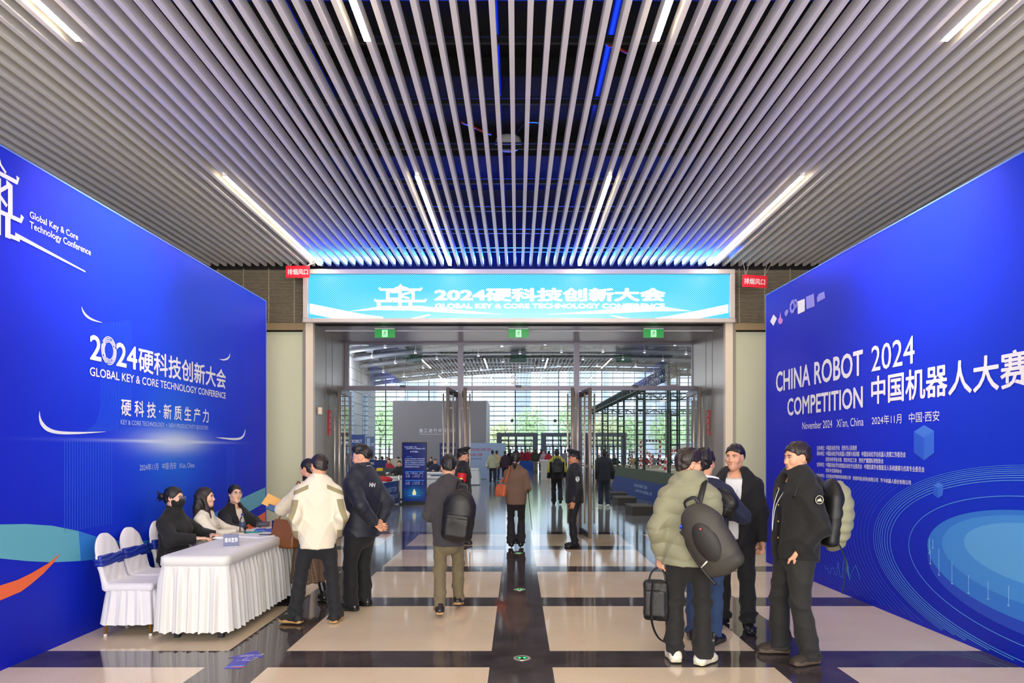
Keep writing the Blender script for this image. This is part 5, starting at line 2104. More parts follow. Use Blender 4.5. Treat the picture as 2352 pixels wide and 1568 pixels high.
def jacket(s, m, hem=-.08, puff=.02, sl=(.075, .062, .047), collar='stand', open_w=None, wr=.006, seed=1.0, rule=None, name='jacket', cuff=1.0, neck_r=.066, quilt=0.0, waist=1.0,
           hem_w=None, band=0.0, ck=0.0, hood_s=1.0, sleeves=(True, True), vtop=.56):
    s.hem = hem
    ux, uy = s.R @ v3(1, 0, 0), s.R @ v3(0, 1, 0)
    F = Field()
    s.torso(F, puff, waist=waist)
    r0 = (.150 if s.fem else .152) * s.bw + puff
    F.u(cone(s.T(0, 0, .06), s.T(0, 0, hem), r0, (hem_w or r0 + .006), (uy, .84)), .05)
    F.cut(half(s.T(0, 0, hem), -s.up), .014)
    if s.seated:
        F.cut(half(s.pel + v3(0, 0, -.02), v3(0, 0, -1)), .02)
    S = Field()
    for i, k in enumerate((-1, 1)):
        if not sleeves[i]:
            continue
        e, w = s.el[k], s.wr[k]
        G = Field()
        a0 = s.sh[k] + s.R @ v3(-k * .012, 0, -max(0, sl[0] - .062))
        G.u(cone(a0 + s.R @ v3(-k * .04, 0, .0), a0, sl[0] * .92, sl[0]))
        G.u(cone(a0, e, sl[0], sl[1]), .03)
        G.u(cone(e, w, sl[1], sl[2] * cuff), .03)
        d = (w - e) / np.linalg.norm(w - e)
        G.cut(half(w - d * .005 + d * .01, d), .010)
        S.u(G, .03)
    if len(S.ops):
        F.u(S, .035)

    K = Field()
    if collar == 'hood':
        q = hood_s
        K.u(ello(s.T(0, -.095 * q, .50), (.125 * q, .075 * q, .075 * q)), .02)
        for q_ in (-1, 1):
            K.u(cone(s.T(q_ * .075, .055, .46), s.T(q_ * .105, -.05, .525), .034, .046), .02)
    if collar in ('stand', 'high', 'hood'):
        top = .622 if collar == 'stand' else (.65 if collar == 'high' else .59)
        K.u(cone(s.T(0, -.012, .49), s.T(0, .012, top), neck_r + .026, neck_r + .024), .025)
        K.cut(half(s.T(0, -.015, top), s.R @ v3(0, .18, 1)), .012)
    elif collar == 'lapel':
        K.u(cone(s.T(0, -.03, .50), s.T(0, -.012, .575), neck_r + .022, neck_r + .014), .02)
        K.cut(half(s.T(0, -.015, .585), s.R @ v3(0, .75, 1)), .012)
    elif collar == 'crew':
        F.cut(half(s.T(0, 0, .555), s.R @ v3(0, .3, 1)), .012)
    if len(K.ops):
        F.u(K, .007)
    F.sub(cone(s.T(0, -.005, .50), s.T(0, .02, .75), neck_r - .006, neck_r + .010), .01)
    if open_w is not None:
        w1, w0 = open_w
        F.sub(cone(s.T(0, .17, vtop), s.T(0, .19, hem - .05), w1, w0, (uy, 3.0)), .012)

    def wgt(p):
        w = np.full(len(p), .75)
        for k in (-1, 1):
            w = w + 1.1 * np.exp(-((p - s.el[k]) ** 2).sum(1) / .012) + .7 * np.exp(-((p - s.wr[k]) ** 2).sum(1) / .008)
        return w
    if quilt:
        F.add(lambda p: -quilt * (np.abs(np.sin((p[:, 2] + .01 * np.sin(p[:, 0] * 30 + p[:, 1] * 23)) * 26)) ** .6 - .6))
    if s.lod < 3 and wr:
        F.add(wrinkle(wr, 17, seed, .55, wgt))
    pts = [s.T(-.25, -.2, hem), s.T(.25, .22, hem), s.T(-.22, -.2, .6), s.T(.22, .2, .66), *s.el.values(), *s.wr.values()]
    lo, hi = s.bbox(pts, .10)
    mats = m if isinstance(m, (list, tuple)) else [m]
    return organic(name, [(F, lo, hi, s.hh * .92)], mats, s.t, 0, attr=rule)


def shirt(s, m, hem=-.03, puff=.004, name='shirt', top=.545):
    F = Field()
    s.torso(F, puff)
    F.sub(cone(s.T(0, .012, .49), s.T(0, .03, .75), .052, .066), .01)
    F.cut(half(s.T(0, 0, hem), -s.up), .01)
    F.cut(half(s.T(0, 0, top), s.R @ v3(0, .45, 1)), .01)
    F.add(wrinkle(.004, 20, 2.2, .5))
    lo, hi = s.bbox([s.T(-.2, -.17, hem), s.T(.2, .17, .6)], .06)
    return organic(name, [(F, lo, hi, s.hh)], m, s.t, 0)


def acc(s, name, label, cat, p0=(0, 0, 0)):
    """a bag or other carried thing in the carrier's own frame; top-level; p0 = its base in that frame"""
    r = s.t.rotation_euler[2]
    p = Vector(p0) * s.sc
    c, q = math.cos(r), math.sin(r)
    t = thing(name, label, cat, s.t.location + Vector((p.x * c - p.y * q, p.x * q + p.y * c, p.z)), r)
    t.scale = (s.sc,) * 3
    t['p0'] = list(p0)
    return t


def put(o, t):
    o.location = Vector(o.location) - Vector(t['p0'])
    return o


def backpack(s, label, c, half_, R, body, front=None, pocket=True, handle=True, straps=(), logo=None, lod=None, extra=None, name='backpack', strapm=None):
    """c centre, half sizes (x, y, z) in the bag frame: y points towards the wearer's back (away from the pack front)"""
    c = np.array(c, float)
    R = np.array(R)
    hx, hy, hz = half_
    Q = lambda x, y, z: c + R @ v3(x, y, z)
    del_ = np.abs(R) @ v3(hx, hy, hz)
    t = acc(s, name, label, 'backpack' if name == 'backpack' else 'bag', tuple(c - v3(0, 0, del_[2])))
    hh = [.0075, .010, .018, .025][s.lod]
    F = Field().u(rbox(Q(0, 0, -hz * .22), (hx, hy * .62, hz * .78), min(hx, hy, hz) * .55, R))
    F.u(ello(Q(0, -hy * .25, -hz * .12), (hx * .98, hy * .85, hz * .93), R), .04)
    F.u(ello(Q(0, -hy * .1, hz * .45), (hx * .88, hy * .72, hz * .56), R), .06)
    if pocket:
        F.u(rbox(Q(0, -hy * .75, -hz * .38), (hx * .78, hy * .35, hz * .46), hy * .3, R), .015)
        F.add(lambda p: .004 * np.exp(-((((p - c) @ R)[:, 2] + hz * .10) / .006) ** 2))
    F.add(wrinkle(.004, 15, 3.0, .6))
    lo, hi = s.bbox([Q(x, y, z) for x in (-hx, hx) for y in (-hy * 1.2, hy) for z in (-hz, hz)], .05)
    put(organic('pack_body', [(F, lo, hi, hh)], body, t, 0), t)
    if front is not None:
        G = Field().u(ello(Q(0, -hy * .80, -hz * .05), (hx * .60, hy * .40, hz * .62), R))
        put(organic('front_panel', [(G, lo, hi, hh)], front, t, 0), t)
    m = MB()
    if pocket:
        m.tube([Q(-hx * .74, -hy * 1.06, hz * .05), Q(0, -hy * 1.16, hz * .07), Q(hx * .74, -hy * 1.06, hz * .05)], .0045, 6)
        m.tube([Q(-hx * .8, -hy * .75, hz * .35), Q(-hx * .6, -hy * .8, hz * .72), Q(0, -hy * .78, hz * .88), Q(hx * .6, -hy * .8, hz * .72), Q(hx * .8, -hy * .75, hz * .35)], .004, 6)
        put(m.build('zipper', RUBBERK, t, True), t)
    if handle:
        put(MB().tube(smooth_line([tuple(Q(-hx * .32, hy * .3, hz * .92)), tuple(Q(-hx * .25, hy * .3, hz * 1.14)), tuple(Q(hx * .25, hy * .3, hz * 1.14)), tuple(Q(hx * .32, hy * .3, hz * .92))], 5), [(.006, .014)] * 16, 8).build('top_handle', strapm or NYLON, t, True), t)
    for st in straps:
        pts = smooth_line([tuple(np.array(p, float)) for p in st], 6)
        put(MB().tube(pts, [(.006, .022)] * len(pts), 8, flat=tuple(R[:, 1])).build('strap', strapm or NYLON, t, True), t)
    if logo is not None:
        L = lettering(logo[0], logo[1], t, Q(*logo[2]), R[:, 0], R[:, 2], logo[3], logo[4], cap=False)
        put(L, t)
    return t, Q


def tote(s, label, c, w, h, d, m, strap, tilt=0.0, yaw=0.0):
    c = np.array(c, float)
    R = rot('Z', yaw) @ rot('Y', tilt)
    Q = lambda x, y, z: c + R @ v3(x, y, z)
    t = acc(s, 'shoulder_bag', label, 'bag', tuple(Q(0, 0, -h / 2)))
    F = Field().u(rbox(c, (d / 2, w / 2, h / 2), .03, R))
    F.cut(half(Q(d * .32, 0, 0), R @ v3(1, 0, .28)), .02).cut(half(Q(-d * .32, 0, 0), R @ v3(-1, 0, .28)), .02)
    F.add(wrinkle(.003, 18, 1.0, .5))
    lo, hi = s.bbox([Q(x, y, z) for x in (-d / 2, d / 2) for y in (-w / 2, w / 2) for z in (-h / 2, h / 2)], .05)
    put(organic('bag_body', [(F, lo, hi, .007 if s.lod == 0 else .010)], m, t, 0), t)
    for dy, top in strap:
        pts = smooth_line([tuple(Q(0, -w * .28 + dy, h * .42)), tuple(np.array(top) + v3(0, -.03 + dy, -.06)), tuple(np.array(top) + v3(0, dy, .0)), tuple(np.array(top) + v3(0, .04 + dy, -.06)), tuple(Q(0, w * .28 + dy, h * .42))], 6)
        put(MB().tube(pts, .009, 7).build('bag_strap', m, t, True), t)
    return t


def decal(s, txt, m, p, ex, ez, w, h, parent=None, bold=.03, slant=.0, name='logo'):
    return lettering(txt, m, parent or s.t, p, ex, ez, w, h, cap=True, bold=bold, slant=slant, name=name)


def peaked_cap(s, m):
    H, Rh = s.H, s.Rh
    F = Field()
    F.u(cone(H(0, -.012, .060), H(0, -.016, .098), .094, .096))
    F.cut(half(H(0, 0, .110), Rh @ v3(0, -.12, 1)), .01).cut(half(H(0, 0, .055), Rh @ v3(0, 0, -1)), .008)
    Rc = Rh @ rot('X', .20)
    F.u(ello(H(0, .0, .132), (.119, .131, .027), Rc), .022)
    F.u(ello(H(0, .05, .142), (.085, .065, .032), Rc), .03)
    lo, hi = s.bbox([H(-.15, -.16, .04), H(.15, .18, .2), H(-.15, .18, .04), H(.15, -.16, .2)], .03)
    c = organic('cap', [(F, lo, hi, .006)], m, s.t, 0)
    V = Field().u(ello(H(0, .085, .062), (.078, .065, .006), Rh @ rot('X', -.45)))
    V.sub(cone(H(0, -.012, .02), H(0, -.016, .12), .088, .088), .004)
    organic('visor', [(V, lo, hi, .0055)], LEATHER, c, 0)
    MB().tube([H(.1 * math.cos(a), -.013 + .1 * math.sin(a), .068) for a in np.linspace(.35, PI - .35, 13)], .0045, 6).build('chin_cord', SILVER, c, True)
    MB().lathe([(0, -.004), (.016, -.003), (.018, 0), (0, .004)], H(0, .108, .105), 14, Matrix(Rh.tolist()) @ Matrix.Rotation(-PI / 2, 3, 'X')).build('cap_badge', GOLD, c, True)


def held_card(name, lab, cat, c, size, R, m, text=None):
    R3 = Matrix(np.array(R).tolist()).to_3x3()
    t = thing(name, lab, cat, c)
    o = MB().box((0, 0, 0), size, R3).build('card', m, t, bevel=min(size) * .3)
    return t
# ================================================================== THE PEOPLE AT THE ENTRANCE



def hang(k, x=.25, y=.02, z=.80, **h):
    return ((k * x, y, z), (k * .5, -1, .1), h)


# ---- man in the cream and khaki jacket
p = Person('man from behind in a cream and khaki jacket, feet apart beside the table', (-1.97, 7.02), 16, 1.66, 0, build=.97, shoulder=.172, lean=(.02, .02))
p.arms(((-.185, .06, .89), (-.42, -1, 0)), ((.185, .06, .89), (.42, -1, 0)))
p.legs(((-.225, .02, .08), (-.3, 1, 0), 1.0), ((.175, -.02, .08), (.25, 1, 0), -.35))
p.head(yaw=20, pitch=-6, hair='short', hairm=HAIRB, hair_kw=dict(nape=-.055, noise=.004))
CREAM = two_tone('cream_khaki_jacket', '#ddd4c1', '#938867')


def r_white(c):
    x, y, z = np.abs(c[:, 0]), c[:, 1], c[:, 2]
    wv = .006 * np.sin(z * 24 + x * 9)
    ax = .185 + np.clip(1.36 - z, 0, .3) * .30
    k1 = np.minimum(.032 - np.abs(x - ax - wv), np.minimum(.03 - y, 1.27 - z))
    k2 = np.minimum(.022 - np.abs(z - 1.385 + (x - .12) * .45), x - .09)
    k3 = np.minimum(x - .19, .955 + wv - z)
    return np.maximum(np.maximum(k1, k2), k3)


jacket(p, CREAM, hem=-.135, puff=.026, sl=(.076, .066, .052), collar='stand', rule=r_white, seed=1.3, wr=.0075)
p.trousers(cloth('dark_blue_black_trousers', '#12141a'), 1.08, cuff=.085, seed=2.0, wr=.011)
p.shoes(mat('black_suede', '#1c1a1a', .8), RUBBERT, chunky=.5)
p.finish_body((False, False))

# ---- man in navy jacket, hands behind his back
p = Person('man in a navy work jacket and glasses with hands clasped behind his back', (-1.68, 7.67), 62, 1.745, 0, build=1.15, lean=(0, -.02))
p.arms(((-.06, -.235, .925), (-1, -.4, -.1), dict(fwd=(.9, -.15, -.45), palm=(.1, -1, 0), ts=-1, curl=.6)), ((.05, -.225, .93), (1, -.4, -.1), dict(fwd=(-.8, -.2, -.5), palm=(0, -1, 0), ts=1, curl=.7)))
p.legs(((-.14, .02, .08), (-.15, 1, 0), .25), ((.13, .06, .08), (.15, 1, 0), -.2))
p.head(yaw=18, pitch=-6, hair='under', hairm=HAIR, glasses=SILVER, hair_kw=dict(nape=-.03, top=.022, vol=.004, noise=.006))
NAVY = cloth('navy_softshell', '#141929', .6, bump=.12)
jacket(p, NAVY, hem=-.13, puff=.032, sl=(.088, .076, .056), collar='high', neck_r=.078, seed=2.2, wr=.0075)
MB().tube(smooth_line([tuple(p.T(.07, -.05, .60)), tuple(p.T(.03, -.085, .615)), tuple(p.T(-.03, -.085, .615)), tuple(p.T(-.07, -.05, .60))], 5), .006, 6).build('collar_piping', RUBBER, p.t, True)
decal(p, 'HH', WHITE, p.T(-.085, -.168, .405), v3(.97, -.05, -.12), v3(.1, .12, .98), .085, .045, slant=.3)
decal(p, 'WORK TECH', WHITE, p.T(-.262, .06, .29), v3(-.35, -.93, 0), v3(-.15, .1, .98), .075, .016, bold=.0)
p.trousers(cloth('black_trousers', '#0f1013'), 1.15, cuff=.085, seed=4.0)
p.shoes(LEATHER, RUBBERK, chunky=.5)
p.finish_body()

# ---- woman in the fluffy cream coat at the table
p = Person('woman from behind in a fluffy cream coat and long patterned skirt at the table', (-2.35, 8.0), 58, 1.60, 0, True, build=1.0)
p.arms(((-.17, .30, 1.10), (-1, -.3, -.6), dict(fwd=(.2, .9, .25), palm=(.6, 0, .7), ts=-1, curl=.6)), ((.10, .30, 1.12), (1, -.3, -.6), dict(fwd=(-.3, .9, .25), palm=(-.6, 0, .7), ts=1, curl=.6)))
p.legs(((-.10, .10, .085), (-.1, 1, 0), .1), ((.10, -.16, .085), (.1, 1, 0), -.5))
p.head(yaw=8, pitch=-14, hair='tied', hair_kw=dict(noise=.003), ear=True)
F_CR = cloth('fluffy_cream', '#d8cdb6', .95, bump=.9, bscale=70, sheen=.6)
jacket(p, F_CR, hem=.10, puff=.036, sl=(.082, .078, .060), collar='crew', wr=.007, seed=5)
jk = Field().u(cone(p.T(0, -.01, .50), p.T(0, .01, .625), .068, .064))
jk.cut(half(p.T(0, 0, .625), p.up), .01)
organic('turtleneck', [(jk, p.T(0, 0, .5) - .15, p.T(0, 0, .6) + .15, .009)], BLACKC, p.t, 0)
SKIRT = mat('patterned_skirt', '#6b5140', .85)
b = NB(SKIRT)
x, y, z = b.xyz()
g = b.m('MULTIPLY', b.m('SINE', b.m('MULTIPLY', b.m('ADD', b.m('ADD', x, y), z), 130)), b.m('SINE', b.m('MULTIPLY', b.m('SUBTRACT', b.m('ADD', x, y), z), 130)))
SKIRT.node_tree.links.new(b.mix(b.ramp(g, -.2, .4), lin('#5a4335'), lin('#86705a')), b.b.inputs['Base Color'])
F = Field().u(cone(p.T(0, 0, .2), p.T(0, 0, .0), .132, .165, (v3(0, 1, 0), .74)))
F.u(cone(p.T(0, 0, .0), p.T(0, .0, -.64), .165, .225, (v3(0, 1, 0), .78)), .05)
F.cut(half((0, 0, .24), (0, 0, -1)), .01)
F.add(lambda q: .008 * np.sin(np.arctan2(q[:, 1], q[:, 0]) * 9 + 1) * np.clip((.9 - q[:, 2]) * 2, 0, 1))
organic('skirt', [(F, v3(-.3, -.28, .2), v3(.3, .28, 1.15), .010)], SKIRT, p.t, 0)
bt = Field()
for k in (-1, 1):
    bt.u(cone(p.kn[k], p.an[k], .055, .038), .01)
organic('boot_shaft', [(bt, v3(-.22, -.32, .02), v3(.22, .3, .62), .010)], LEATHER, p.t, 0)
p.shoes(LEATHER, RUBBERK, name='boot')
p.finish_body()
MB().tube([tuple(p.H(.055, -.10, -.055)), tuple(p.H(.03, -.13, -.06)), tuple(p.H(.045, -.135, -.04)), tuple(p.H(.07, -.10, -.035))], .005, 6).build('hair_clip', SILVER, p.t, True)
BRN = mat('brown_leather', '#7a4a26', .45, bump=.2, bscale=120)
tote(p, 'brown leather tote bag hanging from the shoulder of the woman in the fluffy coat', p.T(-.30, .04, .06) if False else (-.30, .06, .86), .34, .36, .15, BRN, ((0, p.T(-.16, .0, .555)),), yaw=.15)
w = p.t.matrix_basis
env = w @ Vector(p.wr[-1] + v3(.02, .13, .04))
held_card('envelope', 'tan paper envelope in the hand of the woman in the fluffy coat', 'envelope', env + Vector((-.02, -.0, .05)), (.20, .005, .14), rot('Y', .45) @ rot('X', -.5), mat('envelope_tan', '#e0a95e', .7))
ph = held_card('phone', 'black smartphone with lit screen held by the woman in the fluffy coat', 'phone', env + Vector((.02, -.07, -.02)), (.155, .008, .075), rot('Y', .35) @ rot('X', -.6), BLACK)
MB().box((0, -.0045, .0025), (.14, .002, .064), Matrix((rot('Y', .35) @ rot('X', -.6)).tolist())).build('phone_screen', mat('phone_glow', '#0a1020', .2, emit='#6f9ad8', estr=.35), ph)

# ---- man in the charcoal blazer with a black backpack, walking in
p = Person('man from behind in a charcoal blazer walking in, black backpack on his right shoulder', (-.71, 7.35), 2, 1.655, 0, lean=(0, .03), build=.92, shoulder=.165)
p.arms(((-.15, .24, 1.0), (-.38, -1, -.1), dict(curl=.5)), ((.15, .24, 1.02), (.3, -1, -.1), dict(curl=.5)))
p.legs(((-.085, -.10, .115), (-.1, 1, 0), .05), ((.09, .30, .09), (.1, 1, 0), -.12))
p.head(yaw=4, pitch=-3, hair='short', hair_kw=dict(nape=-.06, vol=.003))
CHAR = cloth('charcoal_wool', '#39363a', .9, bump=.3)
jacket(p, CHAR, hem=-.155, puff=.02, sl=(.070, .060, .048), collar='lapel', wr=.005, seed=7, waist=.98)
p.trousers(cloth('olive_trousers', '#6a6048'), 1.02, cuff=.082, seed=6, wr=.011)
p.shoes(mat('brown_black_boot', '#1d1816', .45), RUBBERT, chunky=.3)
p.finish_body()
MB().tube([tuple(p.H(-.066, .05, -.02)), tuple(p.H(-.082, -.005, .012))], .003, 5).tube([tuple(p.H(-.064, .05, -.075)), tuple(p.H(-.083, -.012, -.03))], .003, 5).build('mask_strap', RUBBER, p.t, True)
Rb = rot('Z', -.12) @ rot('Y', .13) @ rot('X', .06)
backpack(p, 'black backpack hanging from the right shoulder of the man in the charcoal blazer', (.125, -.25, 1.10), (.165, .115, .275), Rb, NYLON,
         straps=([(.10, -.17, 1.33), (.125, -.09, 1.445), (.14, .03, 1.44), (.15, .13, 1.33)],))

# ---- woman in the brown blazer
p = Person('woman from behind in a brown blazer and dark flared trousers in the doorway', (-.02, 12.3), 0, 1.66, 1, True, build=.98)
p.arms(((-.13, .22, 1.02), (-.25, -1, -.1)), ((.15, .22, 1.02), (.3, -1, -.1)))
p.legs(((-.085, .0, .11), (-.1, 1, 0), .1), ((.085, .03, .11), (.1, 1, 0), -.1))
p.head(yaw=-12, hair='low_tail', hair_kw=dict(vol=.011))
MB().tube([tuple(p.H(-.02, -.15, -.065)), tuple(p.H(.03, -.15, -.07))], .012, 8).build('hair_clip', SILVER, p.t, True)
jacket(p, cloth('brown_tweed', '#6b5443', .9), hem=-.115, puff=.028, sl=(.072, .062, .050), collar='lapel', wr=.004, seed=3, waist=1.05)
p.trousers(cloth('dark_plum_trousers', '#18141a'), .98, cuff=.075, flare=.035, seed=2)
p.shoes(LEATHER, None, heel=.05)
p.finish_body()
tote(p, 'orange leather shoulder bag on the left side of the woman in brown', (-.27, -.03, 1.06), .22, .27, .10, mat('orange_leather', '#b8603a', .45), ((-.05, p.T(-.125, -.05, .565)), (-.02, p.T(-.125, -.04, .57))), tilt=.05, yaw=.9)
t = thing('monopod', 'thin black stick hanging at the right side of the woman in brown', 'stick', (.19, 12.2, .33))
MB().tube([(0, 0, .62), (.035, .0, .30), (.065, 0, 0)], [.007, .006, .004], 7).build('shaft', BLACK, t, True)
MB().tube([(0, 0, .62), (-.006, 0, .70)], .010, 8).build('grip', RUBBERK, t, True)

# ---- guards
UNI = cloth('guard_uniform', '#12151c', .75, bump=.15)


def guard(label, loc, face, h, armband, yaw=0, skin=SKIN_T):
    p = Person(label, loc, face, h, 1, skin=skin, build=1.14)
    p.arms(((-.22, .04, .83), (-.5, -1, .1), dict(curl=.6)), ((.22, .04, .83), (.5, -1, .1), dict(curl=.6)))
    p.legs(((-.07, .0, .08), (-.1, 1, 0), .25), ((.07, .0, .08), (.1, 1, 0), -.25))
    p.head(yaw=yaw, pitch=-4, hair='short', hair_kw=dict(nape=-.04))
    peaked_cap(p, UNI)
    jacket(p, UNI, hem=-.105, puff=.02, sl=(.076, .064, .050), collar='lapel', open_w=(.035, -.02), wr=.004, seed=4, vtop=.52)
    shirt(p, mat('uniform_shirt', '#8f9486', .7), hem=.1)
    MB().tube([tuple(p.T(0, .115, .50)), tuple(p.T(0, .135, .40)), tuple(p.T(0, .142, .30))], [(.012, .006), (.022, .006), (.03, .006)], 8).build('tie', BLACKC, p.t, True)
    for k in (-1, 1):
        q = p.sh[k]
        MB().box(q + v3(-k * .02, -.0, .083), (.10, .045, .008), Matrix.Rotation(k * .38, 3, 'Y')).build('epaulette', UNI, p.t, bevel=.003)
        MB().lathe([(0, 0), (.012, .0), (.012, .004), (0, .006)], q + v3(-k * .02, 0, .088), 10).build('epaulette_star', GOLD, p.t, True)
        bm = q + (p.el[k] - q) * .38 + v3(k * .076, .0, 0)
        sh_ = MB()
        sh_.cur = 0
        sh_.prism([(-.032, .035), (0, .045), (.032, .035), (.034, -.02), (0, -.055), (-.034, -.02)], -.002, .002, (Vector((0, 1, 0)), Vector((0, 0, 1)), Vector((1, 0, 0))), Vector(bm))
        sh_.cur = 1
        sh_.prism([(-.026, .028), (.026, .028), (.026, .012), (-.026, .012)], .0021, .003, (Vector((0, 1, 0)), Vector((0, 0, 1)), Vector((k, 0, 0))), Vector(bm))
        sh_.prism([(0, .004), (.012, -.01), (.006, -.03), (-.006, -.03), (-.012, -.01)], .0021, .003, (Vector((0, 1, 0)), Vector((0, 0, 1)), Vector((k, 0, 0))), Vector(bm))
        if not (armband and k == 1):
            sh_.build('arm_badge', [mat('badge_white', '#d6dcd8', .5), mat('badge_dark', '#3a5248', .5)], p.t)
    MB().box(p.T(-.07, .128, .40), (.06, .004, .02)).build('name_tag', SILVER, p.t)
    for i in range(3):
        MB().lathe([(0, 0), (.006, 0), (.006, .004), (0, .005)], p.wr[-1] + v3(-.052, -.005, .05 + .02 * i), 8, Matrix.Rotation(-PI / 2, 3, 'Y')).build('cuff_button', SILVER, p.t, True)
    if armband:
        a, c = p.sh[1], p.el[1]
        d = (c - a)
        G = Field().u(cone(a + d * .28, a + d * .78, .086, .080))
        G.cut(half(a + d * .74, d), .004).cut(half(a + d * .20, -d), .004)
        lo, hi = p.bbox([a, c], .13)
        o = organic('armband', [(G, lo, hi, .008)], mat('red_armband', '#d01f26', .5), p.t, 0)
        MB().lathe([(.03, -.002), (.034, -.002), (.034, .002), (.03, .002)], a + d * .6 + v3(.083, -.01, 0), 20, Matrix.Rotation(PI / 2, 3, 'Y')).build('armband_emblem', GOLD, o)
    p.trousers(UNI, 1.0, cuff=.078, seed=3)
    p.shoes(LEATHER, RUBBERK)
    p.finish_body()
    return p


guard('uniformed guard in peaked cap with red armband behind the man in the charcoal blazer', (-.985, 12.85), -84, 1.70, True, skin=SKIN)
guard('uniformed guard in peaked cap standing in profile right of the woman in brown', (1.0, 12.42), 92, 1.66, False)

# ---- walkers inside the doors
p = Person('man from behind in a yellow and black jacket with black backpack walking into the hall', (1.22, 21.9), 0, 1.70, 1)
p.arms(((-.27, -.04, .80), (-.4, -1, 0), dict(curl=.5)), ((.25, .14, .86), (.6, -1, 0), dict(curl=.5)))
p.legs(((-.09, .08, .085), (-.1, 1, 0), .05), ((.10, -.18, .16), (.1, 1, 0), -.05))
p.head(hair='short')
jacket(p, two_tone('yellow_black_jacket', '#a09a35', '#0e0e10'), hem=-.10, puff=.035, sl=(.085, .07, .055), collar='hood', wr=.006, rule=lambda c: np.maximum(np.minimum(1.33 - c[:, 2], .23 - np.abs(c[:, 0])), 1.0 - c[:, 2]))
p.trousers(BLACKC, 1.1, cuff=.09)
p.shoes(LEATHER, RUBBERK)
p.finish_body()
backpack(p, 'black backpack on the man in the yellow and black jacket', (0, -.245, 1.20), (.16, .10, .24), rot('X', .05), NYLON, straps=([(-.09, -.16, 1.40), (-.10, -.06, 1.46), (-.11, .06, 1.42)], [(.09, -.16, 1.40), (.10, -.06, 1.46), (.11, .06, 1.42)]))
p = Person('man from behind in a dark jacket and white shoes walking beside the arena', (2.58, 21.1), 0, 1.69, 1)
p.arms(((-.26, .05, .84), (-.5, -1, 0), dict(curl=.5)), ((.26, .05, .84), (.5, -1, 0), dict(curl=.5)))
p.legs(((-.10, .05, .085), (-.1, 1, 0), .15), ((.10, -.05, .09), (.1, 1, 0), -.15))
p.head(hair='short')
jacket(p, cloth('dark_denim_jacket', '#1d2129'), hem=-.12, puff=.035, sl=(.085, .072, .056), collar='stand', wr=.006)
p.trousers(cloth('navy_trousers', '#1e2638'), 1.08, cuff=.09)
p.shoes(RUBBER, RUBBER)
p.finish_body()

# ---- man in the sage puffer jacket
p = Person('man from behind in a sage green puffer jacket and white sneakers', (1.38, 5.72), -14, 1.71, 0, build=1.0, shoulder=.172)
p.arms(((-.225, .02, .845), (-.6, -1, 0), dict(fwd=(0, .1, -1), palm=(.6, .7, 0), ts=-1, curl=.95)), ((.14, .25, 1.14), (.22, -.3, -1), dict(curl=.8)))
p.legs(((-.115, .02, .085), (-.15, 1, 0), .25), ((.11, -.02, .085), (.15, 1, 0), -.55))
p.head(yaw=-64, pitch=-2, hair='short', hairm=HAIRB, glasses=DARKRIM, hair_kw=dict(nape=-.06, vol=.006, noise=.005, top=.006))
SAGE = cloth('sage_puffer', '#84836a', .7, bump=.2, bscale=80)
jacket(p, SAGE, hem=-.10, puff=.045, sl=(.090, .080, .056), collar='high', neck_r=.085, wr=.007, quilt=.017, seed=8)
p.trousers(cloth('charcoal_trousers', '#181617'), 1.12, cuff=.088, seed=9, wr=.011)
SNK = mat('white_sneaker', '#ddd8cb', .6, noise=.1, nscale=30)
p.shoes(SNK, mat('cream_sole', '#d6cdae', .6), chunky=1.0)
p.finish_body()
Rb = rot('Z', -.30) @ rot('Y', -.50) @ rot('X', .10)
t, Q = backpack(p, 'dark grey backpack with oval panel slung behind the man in sage green', (.155, -.285, 1.045), (.165, .115, .285), Rb, NYLONG, front=mat('dark_panel', '#1c1a18', .6), pocket=False,
                straps=([(.07, -.19, 1.26), (.105, -.145, 1.40), (.13, -.04, 1.475), (.15, .10, 1.40)],), strapm=NYLON)
put(MB().tube([Q(-.13, -.118, -.16), Q(-.06, -.135, -.135)], .006, 6).build('reflective_strip', RUBBER, t, True), t)
put(MB().lathe([(0, 0), (.009, 0), (.008, .003), (0, .004)], Q(.02, -.145, .10), 12, Matrix(Rb.tolist()) @ Matrix.Rotation(PI / 2, 3, 'X')).build('red_badge', mat('red_badge', '#b8504a', .4), t, True), t)
put(MB().tube(smooth_line([tuple(Q(-.13, .02, .16)), tuple(Q(-.175, -.02, .02)), tuple(Q(-.15, -.05, -.2)), tuple(Q(-.12, -.04, -.33))], 5), .012, 6).build('side_strap', NYLON, t, True), t)
put(MB().box(Q(-.15, -.05, .13), (.03, .02, .035), Matrix(Rb.tolist())).build('buckle', BLACK, t, bevel=.004), t)
put(MB().tube([Q(-.14, -.075, .165), Q(-.115, -.085, .185)], .008, 7).build('blue_clip', mat('blue_clip', '#1442c8', .3), t, True), t)
